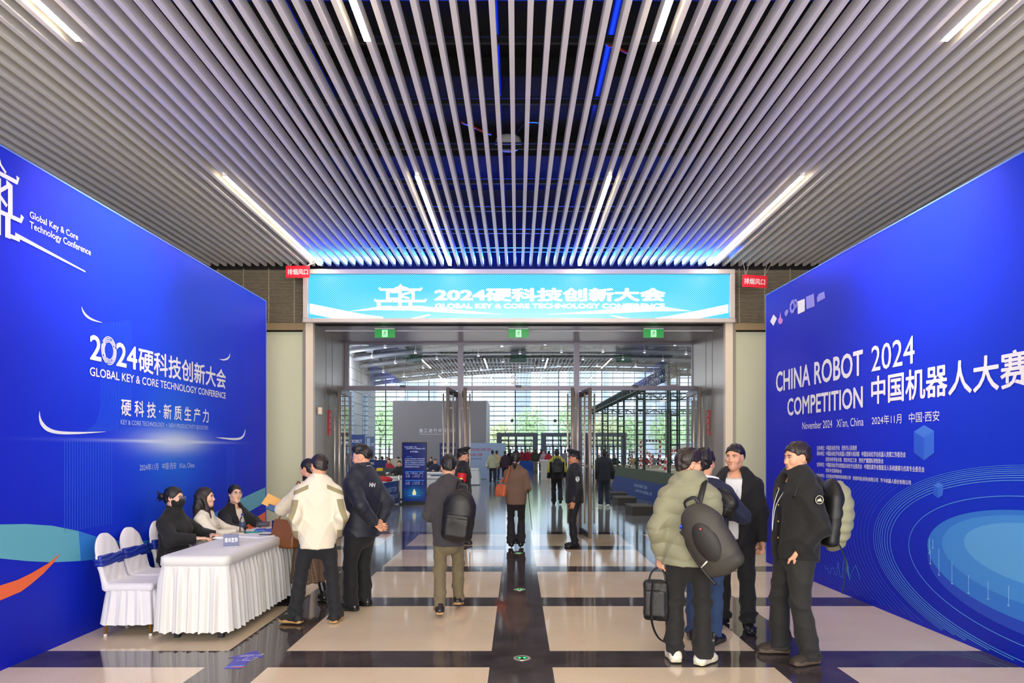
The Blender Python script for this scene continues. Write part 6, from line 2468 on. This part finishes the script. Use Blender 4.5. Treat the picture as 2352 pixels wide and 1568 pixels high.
# laptop bag in his left hand
wl = p.wr[-1]
bc = v3(wl[0] - .035, wl[1] + .01, wl[2] - .36)
t = acc(p, 'laptop_bag', 'black laptop bag held in the left hand of the man in sage green', 'bag', tuple(bc - v3(0, 0, .17)))
F = Field().u(rbox(bc, (.105, .05, .165), .035, rot('Z', -.05)))
F.u(rbox(bc + v3(-.01, -.045, -.02), (.085, .02, .11), .018), .01)
F.add(wrinkle(.003, 18, 1.5, .6))
put(organic('bag_body', [(F, bc - .24, bc + .24, .0075)], NYLON, t, 0), t)
for dy in (-.025, .025):
    put(MB().tube(smooth_line([tuple(bc + v3(-.06, dy, .15)), tuple(bc + v3(-.035, dy * .8, .23)), tuple(wl + v3(0, dy * .3 + .03, -.085)), tuple(bc + v3(.07, dy * .8, .22)), tuple(bc + v3(.075, dy, .15))], 5), [(.005, .011)] * 21, 8).build('handle', NYLON, t, True), t)
put(MB().tube(smooth_line([tuple(bc + v3(-.02, -.075, .17)), tuple(bc + v3(-.035, -.08, .0)), tuple(bc + v3(-.03, -.07, -.17)), tuple(bc + v3(.02, -.06, -.29)), tuple(bc + v3(.10, -.04, -.335)), tuple(bc + v3(.14, .0, -.32))], 5), [(.004, .016)] * 26, 8).build('shoulder_strap', NYLON, t, True), t)
put(MB().tube([bc + v3(-.10, -.0, .12), bc + v3(-.05, -.0, .168), bc + v3(.05, 0, .168), bc + v3(.10, 0, .12)], .004, 6).build('zipper', RUBBERK, t, True), t)

# ---- man in the navy sweatshirt, behind the sage one
p = Person('man in a navy sweatshirt and blue jeans mostly hidden behind the man in sage green', (1.67, 6.34), -18, 1.71, 0, build=1.0)
p.arms(((-.24, .05, .85), (-.6, -1, 0)), ((.14, .27, 1.14), (1, -.5, -.5), dict(curl=.7)))
p.legs(((-.10, .05, .085), (-.1, 1, 0), .2), ((.09, -.07, .085), (.1, 1, 0), -.4))
p.head(yaw=-25, hair='short', hairm=HAIR, hair_kw=dict(vol=.012, noise=.007, nape=-.08))
jacket(p, cloth('navy_sweatshirt', '#191e3a'), hem=-.08, puff=.028, sl=(.085, .072, .052), collar='crew', seed=3, wr=.007)
p.trousers(cloth('blue_jeans', '#233a60'), 1.05, cuff=.085, seed=5, wr=.011)
p.shoes(LEATHER, RUBBERK, chunky=.4)
p.finish_body()
shirt(p, mat('white_tee', '#e6e6e8', .8), hem=.35, puff=.02, top=.575)
backpack(p, 'black bag on the right shoulder of the man in the navy sweatshirt', (.17, -.12, 1.26), (.12, .075, .11), rot('Z', -.5) @ rot('Y', .4), NYLON, handle=False, pocket=True, name='shoulder_bag', straps=([(.11, -.05, 1.38), (.13, .0, 1.47), (.15, .1, 1.40), (.19, .12, 1.25)],))

# ---- man in black facing the camera
p = Person('man facing the camera in an open black hooded jacket over a white t-shirt', (2.10, 6.86), 158, 1.755, 0, skin=SKIN, build=1.05)
p.arms(((-.25, .07, .80), (-.6, -1, 0), dict(fwd=(0, .05, -1), palm=(.8, .4, 0), ts=-1, curl=1.2)), ((.22, .24, 1.12), (1, -.4, -.5), dict(curl=.8)))
p.legs(((-.13, .10, .085), (-.15, 1, 0), .25), ((.12, -.08, .085), (.15, 1, 0), -.35))
p.head(yaw=-18, pitch=-2, hair='short', hairm=HAIR, hair_kw=dict(nape=-.04, vol=.004))
jacket(p, BLACKC2, hem=-.12, puff=.032, sl=(.088, .078, .056), collar='hood', open_w=(.075, .035), wr=.011, seed=6, vtop=.53)
shirt(p, mat('white_tee', '#e6e6e8', .8), hem=-.06, puff=.012)
MB().tube(smooth_line([tuple(p.T(-.062, -.02, .585)), tuple(p.T(-.055, .075, .52)), tuple(p.T(-.02, .155, .33)), tuple(p.T(.0, .165, .2)), tuple(p.T(.02, .155, .33)), tuple(p.T(.055, .075, .52)), tuple(p.T(.062, -.02, .585))], 5), [(.002, .006)] * 31, 6).build('lanyard', mat('pale_lanyard', '#cfd3dc', .6), p.t, True)
p.trousers(BLACKC, 1.12, cuff=.085, seed=3, wr=.011)
p.shoes(LEATHER, RUBBERK, chunky=.3)
p.finish_body()

# ---- man in black at right, profile
p = Person('man in profile in a black hooded jacket with a round badge on the arm', (2.28, 5.82), 97, 1.765, 0, skin=SKIN, build=1.1, lean=(0, -.02))
p.arms(((-.165, .075, .875), (-.45, -1, .1), dict(fwd=(.3, -.15, -1), palm=(1, .2, 0), ts=1, curl=.1)), ((.22, .0, .86), (.5, -1, .2), dict(curl=.4)))
p.legs(((-.14, -.04, .085), (-.15, 1, 0), .25), ((.17, .05, .085), (.15, 1, 0), -.2))
p.head(yaw=5, pitch=-5, hair='short', hairm=HAIRB, mouth='open', hair_kw=dict(nape=-.05, vol=.005, noise=.005))
jacket(p, BLACKC2, hem=-.10, puff=.038, sl=(.094, .086, .06), collar='hood', hood_s=1.1, open_w=(.05, .03), wr=.013, seed=11, vtop=.53)
shirt(p, mat('black_tee', '#101218', .8), hem=-.05, puff=.012)
MB().tube(smooth_line([tuple(p.T(-.075, -.03, .585)), tuple(p.T(-.07, .075, .52)), tuple(p.T(-.02, .18, .33)), tuple(p.T(.0, .20, .12)), tuple(p.T(.02, .18, .33)), tuple(p.T(.07, .075, .52)), tuple(p.T(.075, -.03, .585))], 5), [(.002, .006)] * 31, 6).build('lanyard', mat('pale_lanyard', '#cfd3dc', .6), p.t, True)
q = p.sh[-1] + (p.el[-1] - p.sh[-1]) * .22 + v3(-.098, .0, 0)
bd = MB()
Mb = Matrix.Rotation(-PI / 2, 3, 'Y')
bd.lathe([(0, 0), (.036, 0), (.036, .004), (0, .004)], q, 24, Mb)
bd.cur = 1
bd.tube([Vector(q) + Vector((-.005, .031 * math.cos(a), .031 * math.sin(a))) for a in np.linspace(0, 2 * PI, 25)], .0022, 6, False)
bd.prism([(-.022, -.012), (-.010, .008), (-.004, .0), (.006, .014), (.022, -.012)], .004, .006, (Vector((0, -1, 0)), Vector((0, 0, 1)), Vector((-1, 0, 0))), Vector(q))
bd.build('arm_badge', [BLACK, mat('badge_cream', '#d8cfae', .5)], p.t)
for i in range(4):
    MB().lathe([(0, 0), (.008, 0), (.008, .005), (0, .006)], p.T(-.055 + .006 * i, .180 - .004 * i, .46 - .13 * i), 10, Matrix.Rotation(-PI / 2, 3, 'X')).build('snap_button', GOLD, p.t, True)
p.trousers(cloth('washed_black_jeans', '#201f1f', noise=.35), 1.18, cuff=.092, seed=13, wr=.011)
p.shoes(mat('dark_brown_knit', '#352c26', .8), mat('brown_sole', '#57493c', .7), chunky=.6)
p.finish_body()
t, Q = backpack(p, 'olive and black backpack worn by the man in profile at the right', (.0, -.27, 1.17), (.15, .085, .27), rot('X', .10), NYLON, front=None, pocket=False, handle=False,
                straps=([(-.10, -.19, 1.34), (-.125, -.10, 1.445), (-.14, .04, 1.425), (-.165, .11, 1.30)], [(.10, -.19, 1.34), (.125, -.10, 1.445), (.14, .06, 1.42)]))
G = Field().u(ello(Q(0, -.075, -.03), (.165, .115, .285), rot('X', .10)))
G.add(lambda v: .006 * np.sin(v[:, 2] * 70 + 2 * np.sin(v[:, 0] * 25)))
put(organic('rain_cover', [(G, Q(0, -.1, 0) - .33, Q(0, -.1, 0) + .33, .009)], cloth('olive_cover', '#8c8b72', .7), t, 0), t)
put(MB().tube(smooth_line([tuple(Q(-.12, -.02, -.20)), tuple(Q(-.15, -.08, -.32)), tuple(Q(-.16, -.10, -.42)), tuple(Q(-.16, -.09, -.62))], 5), [(.004, .018)] * 5 + [(.004, .012)] * 11, 8).build('loose_strap', NYLON, t, True), t)

# ---- women at the registration table
def sitter(label, loc, face, h, **kw):
    p = Person(label, loc, face, h, 0, True, True, skin=SKIN_F, **kw)
    return p


p = sitter('seated woman with black face mask, glasses and hair bun in a black jacket', (-3.72, 7.70), -96, 1.66, hip=.53)
p.arms(((-.16, .36, .80), (-1, -.4, -.5), dict(fwd=(.4, .9, 0), palm=(0, 0, -1), ts=1, curl=.3)), ((.16, .36, .80), (1, -.4, -.5), dict(fwd=(-.4, .9, 0), palm=(0, 0, -1), ts=-1, curl=.3)))
p.legs(((-.10, .42, .085), (-.1, 1, 1)), ((.10, .42, .085), (.1, 1, 1)))
p.head(yaw=3, pitch=-4, hair='bun', glasses=SILVER, mask=True)
jacket(p, BLACKC2, hem=-.02, puff=.04, sl=(.088, .080, .060), collar='stand', wr=.009, seed=2)
p.trousers(BLACKC, 1.0)
p.shoes(LEATHER, RUBBERK)
p.finish_body()
p = sitter('seated woman with long dark hair in a cream jacket with black trim', (-3.60, 8.2), -80, 1.62, hip=.53)
p.arms(((-.10, .40, .80), (-1, -.4, -.5), dict(fwd=(.5, .85, 0), palm=(0, 0, -1), ts=1, curl=.3)), ((.16, .38, .80), (1, -.4, -.5), dict(fwd=(-.3, .9, 0), palm=(0, 0, -1), ts=-1, curl=.3)))
p.legs(((-.10, .42, .085), (-.1, 1, 1)), ((.10, .42, .085), (.1, 1, 1)))
p.head(yaw=-4, hair='long', hairm=HAIRB, lip=LIPR, hair_kw=dict(length=.33), ear=False)
TW = cloth('cream_tweed', '#e7dfcf', .95, bump=.6, bscale=90)
jacket(p, TW, hem=-.02, puff=.024, sl=(.074, .066, .052), collar='crew', open_w=(.022, .01), wr=.004, seed=3)
shirt(p, BLACKC, hem=0.0, puff=.012)
tr = MB()
for k in (-1, 1):
    tr.tube([tuple(p.T(k * .035, .085, .50)), tuple(p.T(k * .03, .150, .36)), tuple(p.T(k * .03, .135, .2)), tuple(p.T(k * .03, .145, .02))], .004, 5)
    tr.tube([tuple(p.T(k * .055, .142, .24)), tuple(p.T(k * .12, .118, .24)), tuple(p.T(k * .125, .105, .16)), tuple(p.T(k * .06, .135, .155)), tuple(p.T(k * .055, .142, .24))], .0028, 5)
tr.build('black_trim', BLACKC, p.t, True)
for k in (-1, 1):
    MB().lathe([(0, 0), (.011, 0), (.011, .006), (0, .007)], p.T(k * .09, .135, .22), 12, Matrix.Rotation(-PI / 2, 3, 'X')).build('button', BLACK, p.t, True)
p.trousers(BLACKC, 1.0)
p.shoes(LEATHER, RUBBERK)
p.finish_body()
p = sitter('seated smiling woman with glasses in a black jacket over a cream blouse', (-3.56, 8.86), -112, 1.62, hip=.53, lean=(0, .08))
p.arms(((-.02, .52, .80), (-1, -.4, -.4), dict(fwd=(.25, .95, 0), palm=(.2, 0, -1), ts=1, curl=.5)), ((.22, .46, .79), (1, -.4, -.5), dict(fwd=(-.2, .95, 0), palm=(0, 0, -1), ts=-1, curl=.2)))
p.legs(((-.10, .42, .085), (-.1, 1, 1)), ((.10, .42, .085), (.1, 1, 1)))
p.head(yaw=-22, pitch=8, hair='tied', glasses=SILVER, mouth='open', lip=LIPR)
jacket(p, BLACKC2, hem=-.02, puff=.03, sl=(.08, .07, .055), collar='lapel', open_w=(.06, .03), wr=.006, seed=4, vtop=.53)
shirt(p, mat('cream_blouse', '#e3d6c0', .7), hem=0.0, puff=.012)
for i in range(3):
    MB().lathe([(0, 0), (.007, 0), (.007, .005), (0, .006)], p.T(.0, .142 - .004 * i, .40 - .09 * i), 10, Matrix.Rotation(-PI / 2, 3, 'X')).build('button', BLACK, p.t, True)
p.trousers(BLACKC, 1.0)
p.shoes(LEATHER, RUBBERK)
p.finish_body()
# ================================================================== REGISTRATION TABLE AND CHAIRS
t = skirt_table('long registration table with white pleated scalloped cloth, in front of the blue backdrop', (-2.90, 7.57, 0), PI / 2, 2.42, .60, .76, step=.008, hem=.075)

m_cover = mat('white_chair_cover', '#d8d7df', .75, sheen=.2, bump=.12, bscale=10)
m_sash = mat('blue_satin_sash', '#102a92', .4, bump=.3, bscale=25)


def covered_chair(label, loc, rz):
    """faces local +y"""
    t = thing('banquet_chair', label, 'chair', loc, rz, 'white covered banquet chairs')
    F = Field()
    lean_ = lambda z: -.20 - (z - .45) * .24
    zs = [.46, .60, .74, .83]
    for z0, z1, r0, r1 in ((.46, .78, .205, .195),):
        F.u(rbox((0, -.237, .56), (.203, .024, .17), .02, rot('X', .235)))
    F.u(ello((0, -.281, .735), (.207, .034, .20), rot('X', .235)), .03)
    F.cut(half((0, 0, .43), (0, 0, -1)), .01)
    F.u(rbox((0, .0, .445), (.215, .225, .04), .035), .03)
    F.add(lambda p: .0015 * np.sin(p[:, 0] * 50 + p[:, 2] * 30))
    organic('cover', [(F, v3(-.3, -.45, .36), v3(.3, .3, 1.02), .0085)], m_cover, t, 0)
    # pleated skirt
    n = 220
    vs, fs = [], []
    rows = [0, .08, .3, .6, 1.0]
    for r in rows:
        for i in range(n):
            a = 2 * PI * i / n
            c_, s_ = math.cos(a), math.sin(a)
            k = 1 / max(abs(c_), abs(s_)) if True else 1
            k = 1 / (abs(c_) ** 6 + abs(s_) ** 6) ** (1 / 6)
            off = .205 + .035 * r + .012 * r ** .5 * (math.sin(a * 20) + .4 * math.sin(a * 33 + 1))
            vs.append((c_ * k * off, s_ * k * (off + .012), .445 - r * .335 + .006 * math.sin(a * 20) * (r == 1)))
    for r in range(len(rows) - 1):
        for i in range(n):
            j = (i + 1) % n
            fs.append((r * n + i, (r + 1) * n + i, (r + 1) * n + j, r * n + j))
    MB().add(vs, fs).build('cover_skirt', m_cover, t, True)
    G = Field().u(rbox((0, -.266, .68), (.212, .046, .056), .03, rot('X', .235)))
    G.add(lambda p: .004 * np.sin(p[:, 2] * 150 + 2 * np.sin(p[:, 0] * 12)))
    organic('sash', [(G, v3(-.3, -.42, .55), v3(.3, -.15, .82), .007)], m_sash, t, 0)
    gold = mat('gold_leg', '#b8862c', .3, .9)
    for sx in (-1, 1):
        for sy in (-1, 1):
            l = MB().tube([(sx * .17, sy * .17, .42), (sx * .195, sy * .20, .02)], .012, 8).build('leg', gold, t, True)
            MB().lathe([(.016, 0), (.016, .02), (.012, .025)], (sx * .197, sy * .202, 0), 10).build('foot_cap', RUBBER, l, True)
    return t


c1 = covered_chair('empty white covered chair with blue sash, nearest the camera beside the table', (-3.58, 6.72, 0), -PI / 2 + .05)
for lab, y, x, r in (('empty white covered chair with blue sash, between the nearest chair and the masked woman', 7.20, -3.62, .0), ('white covered chair the masked woman sits on', 7.84, -3.66, .0),
                     ('white covered chair the woman in cream sits on', 8.36, -3.66, -.02), ('white covered chair the smiling woman in glasses sits on', 8.88, -3.66, -.2)):
    dup(c1, (x, y, 0), -PI / 2 + r, lab)

# ---- things on the table
TZ = .762
TP = lambda px, py: Vector(((px - VX) * (CAM_H - TZ) / (py - VY), FPX * (CAM_H - TZ) / (py - VY), TZ))


def tent_card(lab, loc, rz, two=True):
    t = thing('acrylic_sign', lab, 'sign', loc, rz, 'blue acrylic signs on the registration table')
    bl = mat('card_blue', '#121868', .3)
    ac = mat('acrylic_clear', '#c9cfe8', .1)
    MB().span(-.07, .07, -.045, .045, 0, .005).build('acrylic_base', ac, t)
    MB().box((0, -.012, .063), (.14, .004, .115), Matrix.Rotation(-.12, 3, 'X')).build('card', bl, t)
    MB().box((0, .012, .063), (.14, .004, .115), Matrix.Rotation(.12, 3, 'X')).build('card', bl, t)
    lettering('媒体签到', WHITE, t, (-.058, -.0215, .042), (1, 0, 0), (0, -.12, 1), .116, .045, cap=False, bold=.02)
    return t


tent_card('blue acrylic sign with white characters near the front of the registration table', TP(531, 1254), .35)
tent_card('blue acrylic sign at the far end of the registration table beside the brown bag', TP(639, 1218), .55)
t = thing('water_bottle', 'clear plastic water bottle with blue cap and label on the registration table', 'bottle', TP(557, 1224))
MB().lathe([(.030, 0), (.034, .006), (.034, .055), (.031, .06), (.034, .066), (.034, .13), (.030, .155), (.016, .185), (.013, .192), (.013, .205)], seg=24).build('bottle_body', glass_mat('pet_plastic', (.86, .9, .96), 1.0, .05), t, True)
MB().lathe([(.0345, .07), (.0348, .125)], seg=24).build('bottle_label', mat('bottle_label', '#39435e', .4), t, True)
MB().lathe([(0, .200), (.0155, .2), (.0155, .222), (0, .222)], seg=18).build('bottle_cap', mat('cap_blue', '#1c2a9a', .35), t, True)
for i, (px, py, rz, sz, lab) in enumerate(((585, 1231, -.4, (.42, .30, .008), 'stack of white sheets in the middle of the registration table'), (505, 1236, -.2, (.12, .08, .012), 'small pile of cards beside the hand of the woman in cream'), (545, 1226, .3, (.14, .09, .01), 'cream card stack in front of the water bottle'))):
    c0 = TP(px, py)
    o = MB().box((0, 0, sz[2] / 2), sz).box((.01, .01, sz[2] * 1.25), (sz[0] * .9, sz[1] * .9, sz[2] * .5)).build('paper_stack', PAPER if i != 2 else mat('card_cream', '#d9cbb4', .6))
    o.location = c0
    o.rotation_euler = (0, 0, rz)
    props(o, lab, 'paper')
o = MB().tube([(-.07, 0, .006), (.07, 0, .006)], .005, 8).tube([(.03, .004, .012), (.07, .004, .012)], .0018, 5).build('pen', mat('pen_dark', '#23253a', .3), smooth=True)
o.location = TP(609, 1231) + Vector((0, 0, .012))
o.rotation_euler = (0, 0, -.15)
props(o, 'dark pen lying on the white sheets of the registration table', 'pen')
m_teal = mat('teal_lanyard', '#1a9a90', .5)
for i, (px, py) in enumerate(((572, 1223), (590, 1222), (608, 1218))):
    c0 = TP(px, py)
    pts = [(.07 * math.cos(a) + .02 * math.sin(3 * a + i), .045 * math.sin(a) + .015 * math.cos(2 * a + i), .006 + .006 * math.sin(4 * a + i)) for a in np.linspace(0, 2 * PI, 26)]
    t = thing('lanyard', 'teal lanyard coiled on the table, %s of the three' % ['nearest the water bottle', 'middle one', 'nearest the far sign'][i], 'lanyard', c0, .5 * i, 'teal lanyards on the registration table')
    MB().tube(pts, [(.002, .009)] * 26, 6).build('ribbon', m_teal, t, True)
    MB().tube([(.07, 0, .006), (.10, .01, .006)], .005, 6).build('hook', SILVER, t, True)
t = thing('badge_holder', 'dark printed badge card with red edge in the hand of the smiling woman', 'badge', TP(604, 1214) + Vector((0, 0, .055)), .25)
MB().box((0, 0, 0), (.15, .11, .004), Matrix.Rotation(.45, 3, 'X')).build('card', mat('card_black', '#1e222a', .4), t)
MB().box((.077, 0, 0), (.006, .11, .005), Matrix.Rotation(.45, 3, 'X')).build('red_edge', m_redb, t)
lettering('嘉宾证', mat('badge_text', '#8f96a6', .5), t, (-.045, -.02, -.005), (1, 0, 0), (0, .9, .43), .09, .035, cap=False)
for i, (px, py, rz) in enumerate(((598, 1219, .2), (622, 1219, -.1))):
    o = MB().box((0, 0, .01), (.11, .15, .02)).box((0, 0, .0215), (.09, .13, .003)).build('badge_pile', mat('badge_blue', '#3a55b8', .4), bevel=.003)
    o.location = TP(px, py)
    o.rotation_euler = (0, 0, rz)
    props(o, ['pile of blue badges under the hand of the smiling woman', 'pile of blue badges beside the far blue sign'][i], 'badge')

# ================================================================== PEOPLE FARTHER INSIDE
def far(label, px, py, Z, face, h, jm, tm, walk=0.0, hair='short', fem=False, group=None, seat=False, arms=None, hairm=HAIR):
    """standing (py unused) or seated person at depth Z"""
    x = (px - VX) / FPX * Z
    p = Person(label, (x, Z), face, h, 2 if Z < 48 else 3, fem, seat, group=group, hip=.5 if seat else None)
    p.arms(*(arms or (((-.25, .06, .84), (-.5, -1, 0)), ((.25, .06, .84), (.5, -1, 0)))))
    if seat:
        p.legs(((-.1, .42, .085), (-.1, 1, 1)), ((.1, .42, .085), (.1, 1, 1)))
    else:
        p.legs(((-.09, walk, .085), (-.1, 1, 0)), ((.09, -walk, .085 + .2 * walk), (.1, 1, 0)))
    p.head(hair=hair, hairm=hairm)
    jacket(p, jm, hem=-.10 if not seat else -.02, puff=.03, sl=(.082, .07, .055), collar='stand', wr=0)
    p.trousers(tm, 1.05)
    p.shoes(LEATHER if not jm.name.startswith('x') else RUBBER, None)
    p.finish_body()
    return p


C_ = lambda n, c: cloth('far_' + n, c, bump=.0)
dk, nv, ol, bg, rd, pk_, pl, gy, tn, yl = (C_('black', '#1e2026'), C_('navy', '#232a44'), C_('olive', '#3c4034'), C_('sage', '#a8a88c'), C_('red', '#a82838'), C_('pink', '#c8a0b0'),
                                   C_('plum', '#35202e'), C_('grey', '#80808a'), C_('tan', '#c8a878'), C_('yellow', '#c8b45a'))
SB = ((-.2, .3, .80), (-1, -.4, -.5)), ((.2, .3, .80), (1, -.4, -.5))
p = far('woman from behind in a sage jacket carrying a white handbag, walking in the hall', 1131, 0, 35, 4, 1.64, bg, dk, .16, 'tied', True)
tote(p, 'white handbag on the left arm of the woman in the sage jacket', (-.30, -.02, 1.0), .28, .26, .12, mat('white_bag', '#c8c6c0', .5), ((0, p.T(-.15, .0, .53)),))
far('man in olive green walking left, left of the woman in sage', 1094, 0, 42, 30, 1.68, ol, dk, .22)
far('person in a yellow and tan coat just right of the woman in sage', 1141, 0, 38, -8, 1.62, tn, nv, .1, 'tied', True)
far('person in a dark olive coat behind the yellow and tan coat', 1149, 0, 43, 10, 1.70, ol, dk, .12)
far('person in a plum coat left of the woman in the brown blazer', 1160, 0, 36, 5, 1.60, pl, dk, .12, 'tied', True)
far('person in navy left edge of the walking group in the hall', 1083, 0, 42.5, 60, 1.70, nv, dk, .1)
far('man in a dark jacket and tan trousers standing right of the blue counter', 1230, 0, 52, 0, 1.68, ol, C_('khaki', '#8c8068'), .03)
far('person in purple beside the man in tan trousers', 1243, 0, 53, 20, 1.66, pl, nv, .05)
far('person in white and pink behind the white panelled counter', 1248, 0, 47, 160, 1.62, pk_, dk, 0, 'tied', True)
far('person in red and black behind the white panelled counter', 1260, 0, 43, 10, 1.58, rd, dk, 0)
far('person in a pale coat right of the man in the yellow and black jacket', 1298, 0, 46, 0, 1.64, gy, dk, .1)
for i, px in enumerate((1199, 1212, 1225)):
    far('person in a red jacket behind the blue counter, %s of three' % ['left', 'middle', 'right'][i], px, 0, 57, 180 - 20 * i, 1.66, rd, dk, 0, group='red jackets behind the blue counter')
far('person in black right of the plum coat near the back doors', 1172, 0, 50, 0, 1.66, dk, dk, .08)
far('person in black left of the red jackets near the back doors', 1184, 0, 54, 40, 1.66, dk, nv, .05)
# people sitting at the left tables
for i, (px, Z, f, m, lab) in enumerate(((862, 40, 150, dk, 'person in black sitting behind the low blue board'), (877, 41, 60, ol, 'person in olive sitting behind the low blue board'), (888, 39, 200, nv, 'person in navy sitting behind the beige partition'),
                                      (914, 38, 120, dk, 'person in black sitting left of the kiosk behind the partition'), (990, 37, 170, dk, 'person in black sitting right of the kiosk at the far white table'), (893, 31.5, 180, rd, 'person in red sitting beside the low blue board'),
                                      (917, 26.4, 180, dk, 'person sitting behind the nearest white table left of the kiosk'), (999, 31, 200, nv, 'person in navy sitting right of the kiosk at the middle white table'))):
    far(lab, px, 0, Z, f, 1.66, m, dk, 0, seat=True, arms=SB)
# spectators beyond the arena
for i, px in enumerate((1376, 1386, 1398, 1412, 1452, 1462, 1482, 1500, 1514, 1532)):
    far('spectator sitting beyond the arena, %s from the left' % ['first', 'second', 'third', 'fourth', 'fifth', 'sixth', 'seventh', 'eighth', 'ninth', 'tenth'][i], px, 0, 51 + (i % 3) * .8, 170 + 25 * (i % 3), 1.66, (dk, yl, nv, dk, tn, dk, rd, gy, dk, nv)[i], dk, 0, group='spectators beyond the arena', seat=True, arms=SB)
